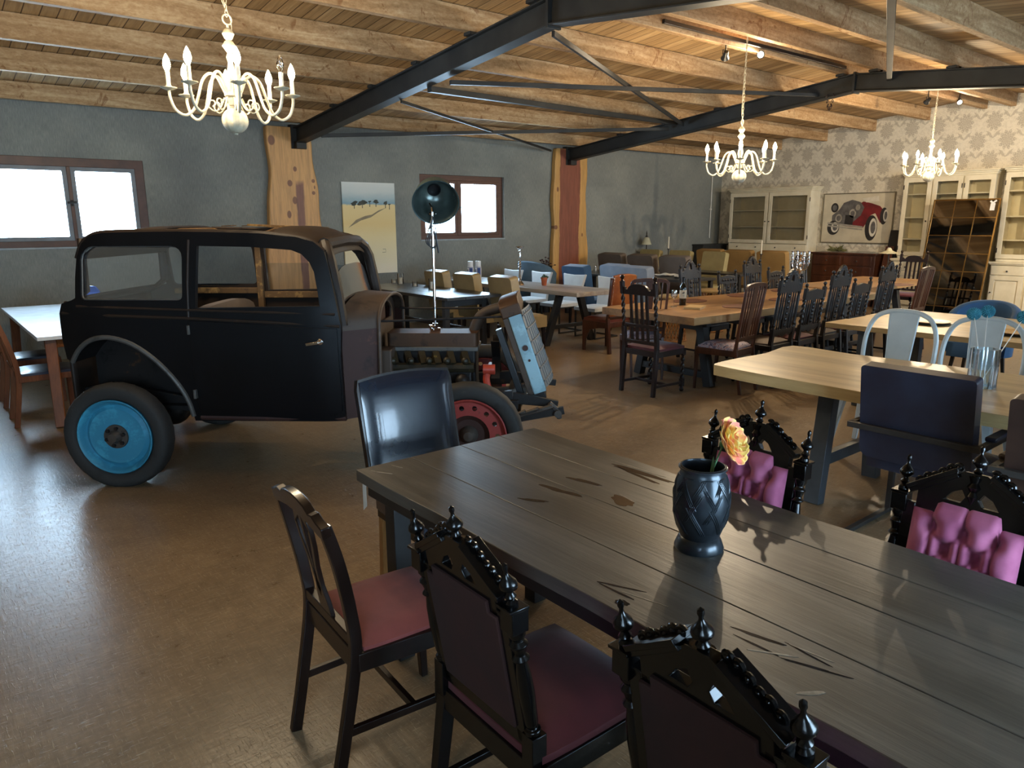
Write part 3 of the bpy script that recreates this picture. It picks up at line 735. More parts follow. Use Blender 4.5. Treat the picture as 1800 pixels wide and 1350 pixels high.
# ---------- gothic chair with buttoned back
def gothic_chair():
    t = thing('gothic_dining_chair', '', 'chair')
    E_ = M['ebony']
    def back(z): return -0.19 - max(0, z-0.45)*0.17        # rake of the back
    pw = 0.198
    for s in (-1, 1):
        x = s*pw
        m = MB()
        m.bar((x, back(0.45)-0.06, 0), (x, back(0.45), 0.44), 0.032, 0.034, w1=0.040, h1=0.042)
        m.box(x-0.021, x+0.021, back(0.5)-0.022, back(0.5)+0.022, 0.42, 0.52)
        m.turned((x, back(0.52), 0.52), (x, back(0.815), 0.815), [(0.014, 0), (0.020, 0.02), (0.021, 0.05), (0.013, 0.07), (0.017, 0.12), (0.020, 0.40), (0.018, 0.58), (0.013, 0.70), (0.022, 0.73), (0.013, 0.77), (0.018, 0.83), (0.023, 0.86), (0.013, 0.90), (0.021, 0.95), (0.021, 1.0)], 14)
        m.box(x-0.023, x+0.023, back(0.84)-0.023, back(0.84)+0.023, 0.812, 0.868)
        m.box(x-0.027, x+0.027, back(0.87)-0.027, back(0.87)+0.027, 0.868, 0.876)
        p = m.build('back_post', E_, t, bev=0.002)
        MB().turned((x, back(0.876), 0.876), (x, back(0.99)-0.003, 0.985), FIN, 16).build('finial', E_, p)
    # inner frame that carries the upholstery
    q = Matrix.Translation((0, back(0.45), 0.45)) @ Matrix.Rotation(math.atan(0.17), 4, 'X')
    m = MB(q)
    m.box(-0.185, -0.150, -0.014, 0.014, 0.03, 0.40).box(0.150, 0.185, -0.014, 0.014, 0.03, 0.40)
    m.box(-0.20, 0.20, -0.014, 0.014, 0.02, 0.07)
    m.box(-0.198, -0.13, -0.013, 0.013, 0.375, 0.402).box(0.13, 0.198, -0.013, 0.013, 0.375, 0.402)
    m.build('back_frame', E_, t, bev=0.002)
    # broken pediment
    m = MB(q)
    ped = [(-0.150, 0.36), (-0.150, 0.455), (-0.10, 0.480), (-0.055, 0.515), (-0.03, 0.53), (0.03, 0.53), (0.055, 0.515), (0.10, 0.480), (0.150, 0.455), (0.150, 0.36)]
    hole1 = [(-0.075, 0.435), (-0.055, 0.462), (-0.030, 0.475), (-0.018, 0.455), (-0.030, 0.435)]
    hole2 = [(-x, z) for x, z in hole1][::-1]
    m.plate([ped, hole1, hole2], 0.026, XZ)
    cr = m.build('crest', E_, t, bev=0.002)
    for s in (-1, 1):
        m = MB(q)
        m.bar((s*0.178, 0.004, 0.448), (s*0.045, 0.004, 0.532), 0.060, 0.014)
        m.bar((s*0.170, 0.004, 0.438), (s*0.045, 0.004, 0.518), 0.046, 0.016)
        m.build('pediment_moulding', E_, cr, bev=0.0015)
    m = MB(q)
    for s in (-1, 1):
        for k in range(6):
            u = k/5; x = s*(0.150-0.10*u); z = 0.472+0.068*u+0.004*math.sin(k*2.1)
            m.m = q @ T(x, 0.004, z) @ Rm(s*30, 'Y')
            m.tube([(0.013*math.cos(a)*(1-a/9), 0, 0.013*math.sin(a)*(1-a/9)) for a in [i*0.6 for i in range(11)]], 0.0055, 6)
            m.ball((0, 0.0, 0.0), 0.008, 8)
    m.m = q
    m.turned((0, 0.002, 0.515), (0, 0.002, 0.615), FIN, 16)
    m.turned((0, 0.010, 0.52), (0, 0.010, 0.43), [(0.018, 0), (0.012, 0.2), (0.020, 0.35), (0.010, 0.5), (0.016, 0.65), (0.006, 0.85), (0.0, 1.0)], 14)
    m.build('carving', E_, cr)
    m = MB(q); g = tufted(-0.152, 0.152, 0.06, 0.425, 0.014, 0.034, step=0.035)
    m.grid(lambda u, v: g(1-u, v), 46, 46)
    m.grid(lambda u, v: (g(u, v)[0], 0.0, g(u, v)[2]), 12, 12)
    # close the sides
    N = 46
    for side in (0.0, 1.0):
        m.grid(lambda u, v: (g(side, v)[0], g(side, v)[1]*u, g(side, v)[2]), 1, 12)
    m.grid(lambda u, v: (g(u, 1.0)[0], g(u, 1.0)[1]*v, g(u, 1.0)[2]), 46, 1)
    m.build('back_pad', M['pink'], t, smooth=60)
    m = MB(q); m.plate([[(-0.152, 0.07), (0.152, 0.07), (0.152, 0.385), (0.12, 0.385), (0.12, 0.415), (-0.12, 0.415), (-0.12, 0.385), (-0.152, 0.385)]], 0.010, T(0, -0.016, 0) @ XZ)
    m.build('back_cover', M['backcloth'], t, bev=0.003)
    MB().pad(-0.225, 0.225, -0.205, 0.225, 0.435, 0.468, 0.022).build('seat', M['redvelvet'], t, smooth=60)
    MB().box(-0.232, 0.232, 0.195, 0.232, 0.375, 0.44).box(-0.232, 0.232, -0.215, -0.18, 0.375, 0.44).box(-0.232, -0.198, -0.2, 0.21, 0.375, 0.44).box(0.198, 0.232, -0.2, 0.21, 0.375, 0.44).build('seat_frame', E_, t, bev=0.003)
    LEG = [(0.010, 0), (0.018, 0.03), (0.013, 0.08), (0.024, 0.14), (0.014, 0.20), (0.018, 0.28), (0.026, 0.55), (0.016, 0.70), (0.024, 0.76), (0.014, 0.82), (0.024, 0.90), (0.024, 1.0)]
    for s in (-1, 1):
        MB().turned((s*0.21, 0.20, 0), (s*0.21, 0.20, 0.36), LEG, 14).box(s*0.21-0.026, s*0.21+0.026, 0.174, 0.226, 0.352, 0.42).build('front_leg', E_, t, bev=0.002)
    st = MB()
    for s in (-1, 1): st.bar((s*0.205, -0.22, 0.14), (s*0.21, 0.20, 0.13), 0.02, 0.022)
    st.bar((-0.205, 0.0, 0.135), (0.205, 0.0, 0.135), 0.02, 0.022)
    st.build('stretcher', E_, t, bev=0.002)
    return t
# ---------- brown chair with pierced splat
def splat_chair():
    t = thing('splat_back_chair', '', 'chair'); W_ = M['darkbrown']
    for s in (-1, 1):
        pts = catmull([(s*0.175, -0.285, 0.0), (s*0.178, -0.245, 0.20), (s*0.182, -0.205, 0.44), (s*0.188, -0.215, 0.58), (s*0.196, -0.245, 0.74), (s*0.185, -0.275, 0.86)], 4)
        MB().loft(pts, 0.026, 0.036).build('rear_leg', W_, t, bev=0.003)
        m = MB(); m.bar((s*0.19, 0.215, 0), (s*0.20, 0.20, 0.40), 0.026, 0.026, w1=0.040, h1=0.040); m.build('front_leg', W_, t, bev=0.003)
    def by(z): return -0.205 - max(0, z-0.47)*0.19
    top = [(-0.205, 0.838), (-0.208, 0.872), (-0.17, 0.880), (-0.145, 0.893), (-0.115, 0.888), (-0.09, 0.905), (-0.045, 0.915), (0, 0.918), (0.045, 0.915), (0.09, 0.905), (0.115, 0.888), (0.145, 0.893), (0.17, 0.880), (0.208, 0.872), (0.205, 0.838), (0.16, 0.838), (0.08, 0.852), (0, 0.856), (-0.08, 0.852), (-0.16, 0.838)]
    q = T(0, by(0.47), 0.47) @ Matrix.Rotation(math.atan(0.19), 4, 'X') @ T(0, 0, -0.47)
    MB(q).plate([top[::-1]], 0.028, XZ).build('crest_rail', W_, t, bev=0.005)
    sp_ = [(-0.045, 0.50), (-0.042, 0.55), (-0.024, 0.60), (-0.030, 0.67), (-0.058, 0.75), (-0.064, 0.80), (-0.050, 0.855), (0.050, 0.855), (0.064, 0.80), (0.058, 0.75), (0.030, 0.67), (0.024, 0.60), (0.042, 0.55), (0.045, 0.50)]
    h = [(-0.006, 0.62), (-0.012, 0.68), (-0.040, 0.77), (-0.042, 0.815), (-0.012, 0.84), (-0.008, 0.76)]
    MB(q).plate([sp_, h, [(-x, z) for x, z in h][::-1]], 0.014, XZ).build('splat', W_, t, bev=0.003)
    MB().bar((-0.185, -0.205, 0.485), (0.185, -0.205, 0.485), 0.028, 0.035).build('lower_rail', W_, t, bev=0.003)
    m = MB().box(-0.20, 0.20, 0.185, 0.215, 0.385, 0.445).box(-0.19, 0.19, -0.215, -0.185, 0.385, 0.455)
    for s in (-1, 1): m.bar((s*0.185, -0.2, 0.415), (s*0.205, 0.2, 0.415), 0.028, 0.06)
    m.build('seat_frame', W_, t, bev=0.003)
    MB().pad(-0.195, 0.195, -0.185, 0.205, 0.44, 0.462, 0.016).build('seat', M['redcloth'], t, smooth=60)
    st = MB()
    for s in (-1, 1): st.bar((s*0.178, -0.25, 0.19), (s*0.195, 0.205, 0.19), 0.018, 0.026)
    st.bar((-0.185, -0.02, 0.19), (0.185, -0.02, 0.19), 0.018, 0.026)
    st.build('stretcher', W_, t, bev=0.002)
    return t
# ---------- black leather chair at the head of the table
def leather_head_chair():
    t = thing('leather_dining_chair', '', 'chair')
    q = T(0, -0.20, 0.44) @ Matrix.Rotation(math.radians(13), 4, 'X')
    out = [(-0.245, 0.02), (-0.250, 0.50)] + [(x/100, 0.545 + 0.022*(1-(x/25)**2)) for x in range(-24, 25, 4)] + [(0.250, 0.50), (0.245, 0.02)]
    MB(q).plate([out[::-1]], 0.035, T(0, -0.02, 0) @ XZ).build('back_shell', M['darkbrown'], t, bev=0.010, seg=3)
    def f(u, v):
        x = -0.236+0.472*u; z = 0.03+(0.503+0.022*(1-(2*u-1)**2))*v
        return (x, 0.002+0.026*(1-abs(2*u-1)**6)*(1-abs(2*v-1)**8), z)
    m = MB(q).grid(lambda u, v: f(1-u, v), 16, 16)
    m.build('back_pad', M['blackleather'], t, smooth=60)
    MB().pad(-0.235, 0.235, -0.22, 0.24, 0.385, 0.455, 0.022).build('seat', M['blackleather'], t, smooth=60)
    MB().box(-0.225, 0.225, -0.21, 0.23, 0.345, 0.39).build('seat_frame', M['darkbrown'], t, bev=0.003)
    for s in (-1, 1):
        MB().bar((s*0.19, 0.20, 0), (s*0.20, 0.20, 0.35), 0.030, 0.030, w1=0.040, h1=0.040).build('leg', M['tanleg'], t, bev=0.003)
        MB().bar((s*0.19, -0.245, 0), (s*0.20, -0.19, 0.35), 0.030, 0.034, w1=0.040, h1=0.042).build('leg', M['tanleg'], t, bev=0.003)
    return t
# ---------- cantilever leather armchair
def sled_armchair(name, leather_, label=''):
    t = thing(name, label, 'chair')
    q = T(0, -0.25, 0.47) @ Matrix.Rotation(math.radians(9), 4, 'X')
    MB(q).plate([rrect(-0.265, 0.0, 0.265, 0.50, [0.02, 0.02, 0.05, 0.05])], 0.075, XZ).build('back_pad', leather_, t, bev=0.018, seg=3)
    MB().pad(-0.255, 0.255, -0.24, 0.26, 0.40, 0.47, 0.02).build('seat', leather_, t, smooth=60)
    m = MB(); A_ = 0.30; zb = 0.635
    for s in (-1, 1):
        x = s*A_
        m.bar((x, -0.335, zb), (x, 0.25, zb), 0.030, 0.030)
        m.bar((x, 0.235, zb+0.015), (x, 0.235, 0.0), 0.030, 0.030)
        m.bar((x, 0.25, 0.012), (x, -0.38, 0.012), 0.030, 0.024)
        m.bar((x-s*0.05, 0.2, 0.395), (x, 0.2, 0.395), 0.02, 0.02)
    m.bar((-A_-0.015, -0.335, zb), (A_+0.015, -0.335, zb), 0.030, 0.030)
    m.bar((-A_-0.015, -0.37, 0.012), (A_+0.015, -0.37, 0.012), 0.030, 0.024)
    m.bar((-A_, 0.235, 0.395), (A_, 0.235, 0.395), 0.025, 0.025)
    m.build('frame', M['gunmetal'], t, bev=0.002)
    for s in (-1, 1):
        MB().box(s*A_-0.026, s*A_+0.026, -0.20, 0.20, zb+0.010, zb+0.034).build('arm_pad', leather_, t, bev=0.008)
    return t
# ---------- mahogany slat chair with a floral seat
def slat_chair():
    t = thing('mahogany_slat_chair', '', 'chair'); W_ = M['mahog']
    def by(z): return -0.20 - max(0, z-0.45)*0.15
    for s in (-1, 1):
        m = MB(); m.bar((s*0.165, -0.27, 0), (s*0.17, -0.20, 0.45), 0.024, 0.030, w1=0.028, h1=0.034)
        m.bar((s*0.17, -0.20, 0.44), (s*0.195, by(1.04), 1.04), 0.026, 0.030, w1=0.022, h1=0.022); m.build('rear_leg', W_, t, bev=0.003)
        m = MB(); m.bar((s*0.20, 0.215, 0), (s*0.205, 0.20, 0.41), 0.022, 0.022, w1=0.036, h1=0.036); m.build('front_leg', W_, t, bev=0.002)
    q = T(0, -0.20, 0.45) @ Matrix.Rotation(math.atan(0.15), 4, 'X')
    arch = [(-0.205, 0.575), (-0.197, 0.61)] + [(x/100, 0.632+0.012*(1-(x/17)**2)) for x in range(-17, 18, 3)] + [(0.197, 0.61), (0.205, 0.575), (0.175, 0.575), (0.165, 0.598), (0, 0.612), (-0.165, 0.598), (-0.175, 0.575)]
    MB(q).plate([arch[::-1]], 0.022, XZ).build('crest_rail', W_, t, bev=0.003)
    MB(q).box(-0.18, 0.18, -0.011, 0.011, 0.07, 0.11).build('lower_rail', W_, t, bev=0.002)
    for x in (-0.12, -0.075, 0.075, 0.12): MB(q).bar((x, 0, 0.10), (x*1.12, 0, 0.61), 0.012, 0.014).build('slat', W_, t, bev=0.001)
    MB(q).plate([[(-0.035, 0.10), (0.035, 0.10), (0.045, 0.61), (-0.045, 0.61)]], 0.012, XZ).build('splat', W_, t, bev=0.002)
    m = MB().box(-0.215, 0.215, 0.185, 0.215, 0.37, 0.435).box(-0.18, 0.18, -0.215, -0.185, 0.37, 0.435)
    for s in (-1, 1): m.bar((s*0.172, -0.2, 0.40), (s*0.21, 0.2, 0.40), 0.026, 0.065)
    m.build('seat_frame', W_, t, bev=0.003)
    MB().pad(-0.20, 0.20, -0.19, 0.205, 0.43, 0.46, 0.03).build('seat', M['floral'], t, smooth=60)
    return t
# ---------- barley twist chair
def barley_chair():
    t = thing('barley_twist_chair', '', 'chair'); W_ = M['darkbrown']
    def by(z): return -0.20 - max(0, z-0.45)*0.10
    for s in (-1, 1):
        x = s*0.205; m = MB()
        m.bar((x, -0.235, 0), (x, -0.20, 0.46), 0.036, 0.036, w1=0.040, h1=0.040)
        m.bar((x, by(0.45), 0.45), (x, by(0.66), 0.66), 0.038, 0.038)
        m.twist((x, by(0.66), 0.66), (x, by(0.98), 0.98), 0.022, 5)
        m.bar((x, by(0.98), 0.98), (x, by(1.10), 1.10), 0.036, 0.036)
        p = m.build('rear_post', W_, t, bev=0.002)
        MB().lathe([(0.010, 0), (0.020, 0.006), (0.008, 0.014), (0.020, 0.030), (0.023, 0.042), (0.016, 0.058), (0.0, 0.064)], (x, by(1.10), 1.10), 14).build('finial', W_, p)
        m = MB(); m.lathe([(0.016, 0), (0.024, 0.02), (0.014, 0.045), (0.020, 0.05)], (x, 0.20, 0), 12); m.box(x-0.02, x+0.02, 0.18, 0.22, 0.05, 0.13)
        m.twist((x, 0.20, 0.13), (x, 0.20, 0.37), 0.022, 4); m.box(x-0.022, x+0.022, 0.178, 0.222, 0.37, 0.44)
        m.build('front_leg', W_, t, bev=0.002)
    q = T(0, -0.20, 0.45) @ Matrix.Rotation(math.atan(0.10), 4, 'X')
    cr = [(-0.19, 0.53), (-0.19, 0.60), (-0.165, 0.60), (-0.155, 0.578), (-0.135, 0.578), (-0.12, 0.60), (-0.09, 0.622), (-0.05, 0.632), (0, 0.636), (0.05, 0.632), (0.09, 0.622), (0.12, 0.60), (0.135, 0.578), (0.155, 0.578), (0.165, 0.60), (0.19, 0.60), (0.19, 0.53)]
    MB(q).plate([cr[::-1]], 0.026, XZ).build('crest_rail', W_, t, bev=0.003)
    MB(q).box(-0.19, 0.19, -0.014, 0.014, 0.05, 0.085).build('lower_rail', W_, t, bev=0.003)
    MB(q).box(-0.19, 0.19, -0.012, 0.012, 0.215, 0.245).build('middle_rail', W_, t, bev=0.003)
    for x in (-0.10, -0.035, 0.035, 0.10): MB(q).box(x-0.015, x+0.015, -0.007, 0.007, 0.08, 0.54).build('slat', W_, t, bev=0.001)
    MB().box(-0.225, 0.225, -0.215, 0.222, 0.385, 0.44).build('seat_frame', W_, t, bev=0.003)
    MB().pad(-0.22, 0.22, -0.18, 0.215, 0.44, 0.47, 0.02).build('seat', M['redvelvet'], t, smooth=60)
    st = MB()
    for s in (-1, 1): st.bar((s*0.205, -0.23, 0.10), (s*0.205, 0.20, 0.09), 0.022, 0.026)
    st.bar((-0.205, -0.02, 0.095), (0.205, -0.02, 0.095), 0.022, 0.026); st.build('stretcher', W_, t, bev=0.002)
    return t
# ---------- carved oak high back chair, pointed arch crest
def carved_chair(kind=0):
    t = thing('carved_high_back_chair', '', 'chair'); W_ = M['oakdark']
    H_ = 1.17 if kind == 0 else 1.06
    def by(z): return -0.20 - max(0, z-0.45)*0.11
    for s in (-1, 1):
        x = s*0.185; m = MB()
        m.bar((x, -0.25, 0), (x, -0.20, 0.46), 0.034, 0.036, w1=0.038, h1=0.040)
        m.bar((x, by(0.45), 0.45), (x, by(0.60), 0.60), 0.038, 0.038)
        if kind == 0: m.turned((x, by(0.60), 0.60), (x, by(H_-0.19), H_-0.19), [(0.018, 0), (0.012, 0.04), (0.020, 0.10), (0.013, 0.16), (0.017, 0.3), (0.017, 0.8), (0.012, 0.88), (0.020, 0.93), (0.018, 1)], 12)
        else: m.twist((x, by(0.60), 0.60), (x, by(H_-0.19), H_-0.19), 0.022, 5)
        m.bar((x, by(H_-0.19), H_-0.19), (x, by(H_-0.08), H_-0.08), 0.036, 0.036)
        p = m.build('rear_post', W_, t, bev=0.002)
        MB().lathe([(0.009, 0), (0.018, 0.006), (0.008, 0.014), (0.018, 0.028), (0.019, 0.038), (0.012, 0.052), (0.0, 0.058)], (x, by(H_-0.08), H_-0.08), 12).build('finial', W_, p)
        m = MB(); m.turned((s*0.20, 0.20, 0), (s*0.20, 0.20, 0.38), [(0.012, 0), (0.024, 0.06), (0.012, 0.12), (0.022, 0.2), (0.012, 0.3), (0.024, 0.45), (0.012, 0.6), (0.024, 0.75), (0.014, 0.85), (0.022, 0.95), (0.022, 1)], 12)
        m.box(s*0.20-0.022, s*0.20+0.022, 0.178, 0.222, 0.375, 0.43); m.build('front_leg', W_, t, bev=0.002)
    q = T(0, -0.20, 0.45) @ Matrix.Rotation(math.atan(0.11), 4, 'X')
    zt = H_-0.45
    if kind == 0:
        arch = [(-0.17, zt-0.20), (-0.185, zt-0.14), (-0.15, zt-0.10), (-0.11, zt-0.085), (-0.085, zt-0.03), (-0.045, zt+0.012), (0, zt+0.035), (0.045, zt+0.012), (0.085, zt-0.03), (0.11, zt-0.085), (0.15, zt-0.10), (0.185, zt-0.14), (0.17, zt-0.20)]
        hole = [(-0.03, zt-0.09), (-0.02, zt-0.04), (0.0, zt-0.02), (0.02, zt-0.04), (0.03, zt-0.09)]
        c_ = MB(q).plate([arch[::-1], hole], 0.032, XZ).build('crest', W_, t, bev=0.004)
        m = MB(q)
        for s in (-1, 1):
            for k in range(5):
                a = k/4; m.ball((s*(0.15-0.13*a), 0.0, zt-0.125+0.13*a*(1.3-0.3*a)), 0.022, 8)
        m.ball((0, 0.012, zt-0.01), 0.026, 10); m.build('carving', W_, c_)
    else:
        arch = [(-0.165, zt-0.20), (-0.165, zt-0.11), (-0.10, zt-0.10), (0, zt-0.085), (0.10, zt-0.10), (0.165, zt-0.11), (0.165, zt-0.20)]
        c_ = MB(q).plate([arch[::-1]], 0.03, XZ).build('crest', W_, t, bev=0.004)
        m = MB(q)
        for x in (-0.12, -0.06, 0, 0.06, 0.12): m.ball((x, 0.012, zt-0.15), 0.02, 8)
        m.build('carving', W_, c_)
    MB(q).box(-0.17, 0.17, -0.014, 0.014, 0.10, 0.14).plate([[(-0.17, 0.10), (-0.12, 0.07), (-0.06, 0.085), (0, 0.055), (0.06, 0.085), (0.12, 0.07), (0.17, 0.10)]], 0.02, XZ).build('lower_rail', W_, t, bev=0.003)
    for x in (-0.125, -0.085, 0.085, 0.125): MB(q).turned((x, 0, 0.13), (x, 0, zt-0.18), [(0.006, 0), (0.011, 0.05), (0.007, 0.1), (0.011, 0.5), (0.007, 0.9), (0.011, 0.95), (0.006, 1)], 8).build('spindle', W_, t)
    m = MB(q).box(-0.045, 0.045, -0.008, 0.008, 0.13, zt-0.18)
    for k in range(6): m.ball((0, 0.003, 0.18+(zt-0.42)*k/5), 0.026, 8)
    m.build('splat', W_, t, bev=0.002)
    MB().box(-0.22, 0.22, -0.215, 0.222, 0.375, 0.43).build('seat_frame', W_, t, bev=0.003)
    MB().pad(-0.21, 0.21, -0.18, 0.21, 0.43, 0.455, 0.02).build('seat', M['redvelvet'] if kind else M['taupe'], t, smooth=60)
    st = MB()
    for s in (-1, 1): st.bar((s*0.19, -0.24, 0.12), (s*0.20, 0.20, 0.12), 0.02, 0.024)
    st.bar((-0.19, 0.12, 0.16), (0.19, 0.12, 0.16), 0.022, 0.05); st.build('stretcher', W_, t, bev=0.002)
    return t
# ---------- padded dining chair
def padded_chair(name, mfab, h=0.98, w_=0.47, th=0.10, legs=True, rake=10, legm=None):
    t = thing(name, '', 'chair')
    q = T(0, -0.21, 0.38) @ Matrix.Rotation(math.radians(rake), 4, 'X')
    MB(q).plate([rrect(-w_/2, 0.0, w_/2, (h-0.38)/math.cos(math.radians(rake)), [0.045, 0.045, 0.01, 0.01])], th, XZ).build('backrest', mfab, t, bev=0.028, seg=3)
    MB().pad(-w_/2, w_/2, -0.20, 0.26, 0.30, 0.455, 0.02).build('seat', mfab, t, smooth=60)
    for sx in (-1, 1):
        for sy in (-0.22, 0.22):
            MB().bar((sx*(w_/2-0.03), sy, 0), (sx*(w_/2-0.035), sy*0.95, 0.32), 0.030, 0.030, w1=0.042, h1=0.042).build('leg', legm or M['darkbrown'], t, bev=0.003)
    return t
def white_chair():
    t = thing('white_dining_chair', '', 'chair'); F = M['whiteleather']
    q = T(0, -0.22, 0.40) @ Matrix.Rotation(math.radians(9), 4, 'X')
    out = [(-0.20, 0.0), (-0.205, 0.30), (-0.245, 0.475), (-0.20, 0.468), (0, 0.458), (0.20, 0.468), (0.245, 0.475), (0.205, 0.30), (0.20, 0.0)]
    MB(q).plate([out[::-1]], 0.045, XZ).build('backrest', F, t, bev=0.012, seg=2)
    MB().pad(-0.22, 0.22, -0.22, 0.25, 0.40, 0.45, 0.015).build('seat', F, t, smooth=60)
    m = MB()
    for s in (-1, 1):
        m.bar((s*0.20, 0.22, 0.40), (s*0.20, 0.22, 0.012), 0.022, 0.022); m.bar((s*0.20, 0.23, 0.012), (s*0.20, -0.25, 0.012), 0.022, 0.022)
        m.bar((s*0.20, 0.22, 0.39), (s*0.20, -0.2, 0.39), 0.022, 0.022)
    m.bar((-0.21, -0.24, 0.012), (0.21, -0.24, 0.012), 0.022, 0.022); m.build('frame', M['gunmetal'], t, bev=0.002)
    return t
def studded_chair():
    t = thing('studded_leather_chair', '', 'chair')
    W_ = M['mahog']
    q = T(0, -0.20, 0.40) @ Matrix.Rotation(math.radians(7), 4, 'X')
    out = [(-0.22, 0.08), (-0.215, 0.50), (-0.20, 0.60), (-0.08, 0.615), (0.08, 0.615), (0.20, 0.60), (0.215, 0.50), (0.22, 0.08)]
    b = MB(q).plate([out[::-1]], 0.045, XZ).build('backrest', M['tanleather'], t, bev=0.008)
    m = MB(q)
    for s in (-1, 1):
        for k in range(24): m.ball((s*(0.208-0.005*k/23), -0.024, 0.10+0.49*k/23), 0.0055, 6)
    m.build('stud_rows', M['chrome'], b); b.children[0]['kind'] = 'stuff'
    MB().pad(-0.225, 0.225, -0.20, 0.235, 0.385, 0.44, 0.02).build('seat', M['redleather'], t, smooth=60)
    for s in (-1, 1):
        x = s*0.215
        MB().bar((x, -0.24, 0), (x, -0.20, 0.45), 0.042, 0.042).bar((x, -0.20, 0.44), (x, -0.262, 0.97), 0.036, 0.034).build('rear_leg', W_, t, bev=0.003)
        MB().plate([[(0.20, 0), (0.235, 0), (0.24, 0.30), (0.24, 0.40), (-0.20, 0.40), (-0.20, 0.33), (-0.05, 0.32), (0.12, 0.28), (0.19, 0.15)]], 0.034, T(x, 0, 0) @ YZ).build('front_leg', W_, t, bev=0.004)
    MB().box(-0.21, 0.21, -0.215, -0.18, 0.33, 0.40).box(-0.21, 0.21, 0.20, 0.235, 0.32, 0.40).build('seat_frame', W_, t, bev=0.003)
    return t
def hoop_chair():
    t = thing('white_metal_chair', '', 'chair'); F = M['white_metal']
    hw = 0.215
    pts = [(-hw, -0.19, 0.44), (-hw-0.015, -0.215, 0.62), (-hw-0.005, -0.24, 0.76), (-0.175, -0.258, 0.855), (-0.09, -0.268, 0.895), (0, -0.27, 0.902), (0.09, -0.268, 0.895), (0.175, -0.258, 0.855), (hw+0.005, -0.24, 0.76), (hw+0.015, -0.215, 0.62), (hw, -0.19, 0.44)]
    MB().tube(catmull(pts, 5), 0.0155, 10).build('hoop', F, t)
    q = T(0, -0.195, 0.44) @ Matrix.Rotation(math.atan(0.16), 4, 'X')
    m = MB(q).plate([[(-0.062, 0.0), (0.062, 0.0), (0.090, 0.455), (-0.090, 0.455)]], 0.008, XZ)
    m.bar((-0.064, -0.004, 0), (-0.092, -0.004, 0.455), 0.010, 0.022).bar((0.064, -0.004, 0), (0.092, -0.004, 0.455), 0.010, 0.022)
    m.build('splat', F, t, bev=0.002)
    MB().plate([rrect(-0.19, -0.19, 0.19, 0.20, 0.05)], 0.022, T(0, 0, 0.445)).build('seat', F, t, bev=0.006)
    for sx in (-1, 1):
        for sy in (-1, 1):
            MB().bar((sx*0.235, sy*0.225, 0), (sx*0.17, sy*0.165, 0.44), 0.030, 0.030, w1=0.055, h1=0.055).build('leg', F, t, bev=0.006)
    MB().bar((-0.19, 0, 0.34), (0.19, 0, 0.34), 0.012, 0.02).bar((0, -0.19, 0.33), (0, 0.19, 0.33), 0.012, 0.02).build('brace', F, t, bev=0.002)
    return t
def tub_chair(name, mfab, w_=0.62, hb=0.86, label=''):
    t = thing(name, label, 'chair')
    def shell(u, v, o=0.0):
        a = math.radians(-205 + 230*u) ; r = w_/2 - o
        top = hb - 0.20*(abs(2*u-1)**2.2)
        z = 0.30 + (top-0.30)*v
        fl = 1+0.08*v
        return (r*fl*math.cos(a), r*fl*math.sin(a)*0.95, z)
    m = MB()
    m.grid(lambda u, v: shell(u, v), 24, 6); m.grid(lambda u, v: shell(1-u, v, 0.07), 24, 6)
    m.grid(lambda u, v: tuple(Vector(shell(u, 1))*(1-v) + Vector(shell(u, 1, 0.07))*v + Vector((0,0,0.02*math.sin(PI*v)))), 24, 4)
    m.grid(lambda u, v: tuple(Vector(shell(u, 0))*v + Vector(shell(u, 0, 0.07))*(1-v)), 24, 1)
    for e in (0.0, 1.0): m.grid(lambda u, v: tuple(Vector(shell(e, v))*u + Vector(shell(e, v, 0.07))*(1-u)), 1, 6)
    m.build('shell', mfab, t, smooth=50)
    MB().pad(-w_/2+0.08, w_/2-0.08, -w_/2+0.09, w_/2-0.03, 0.28, 0.44, 0.03).build('seat', mfab, t, smooth=60)
    for sx in (-1, 1):
        for sy in (-1, 1): MB().bar((sx*0.20, sy*0.20, 0), (sx*0.17, sy*0.17, 0.30), 0.025, 0.025, w1=0.035, h1=0.035).build('leg', M['oakdark'], t, bev=0.002)
    return t
# ================================================================ tables
def dark_top_mat():
    t = NT('smoked_oak_boards'); v = t.coord((1, 0.07, 1)); a = t.noise(v, 7, 6, 0.6, 1.0); b = t.noise(v, 70, 4, 0.7); c_ = t.noise(t.coord((1,1,1)), 2.5, 4)
    f = t.math('ADD', t.math('MULTIPLY', a, 0.5), t.math('ADD', t.math('MULTIPLY', b, 0.22), t.math('MULTIPLY', c_, 0.28)))
    t.P(Base_Color=t.ramp(f, [(0.36, hexc('#383630')), (0.5, hexc('#4e4b44')), (0.64, hexc('#676259'))]), Roughness=t.math('ADD', 0.26, t.math('MULTIPLY', c_, 0.22)))
    t.bump(b, 0.22, 0.003); return t.mat
M['darktop'] = dark_top_mat()
M['resin'] = mat('black_resin_knot', '#121214', '#26262a', rough=0.12, scale=30)
M['scar'] = mat('pale_wood_scar', '#9c9382', '#6f675a', rough=0.5, scale=40)
M['blackwood'] = mat('black_stained_timber', '#1e1b19', '#151312', rough=0.5, scale=6)
M['palewood'] = wood('pale_maple_slab', '#c8b07f', '#b39a6c', '#947a50', axis=1, scale=3.5, rough=0.33, bump=0.1, fine=10)
M['lightoak'] = wood('light_oak_boards', '#c4a878', '#ab8f62', '#8d7450', axis=1, scale=4, rough=0.36, bump=0.1)
M['oakslab'] = wood('golden_oak_slab', '#a57e50', '#8a663e', '#5c4128', axis=0, scale=3.0, rough=0.36, bump=0.12, fine=9)
M['greywood'] = wood('weathered_light_boards', '#b3aba0', '#99908a', '#7c7064', axis=1, scale=4, rough=0.3, bump=0.1, spec=0.9)
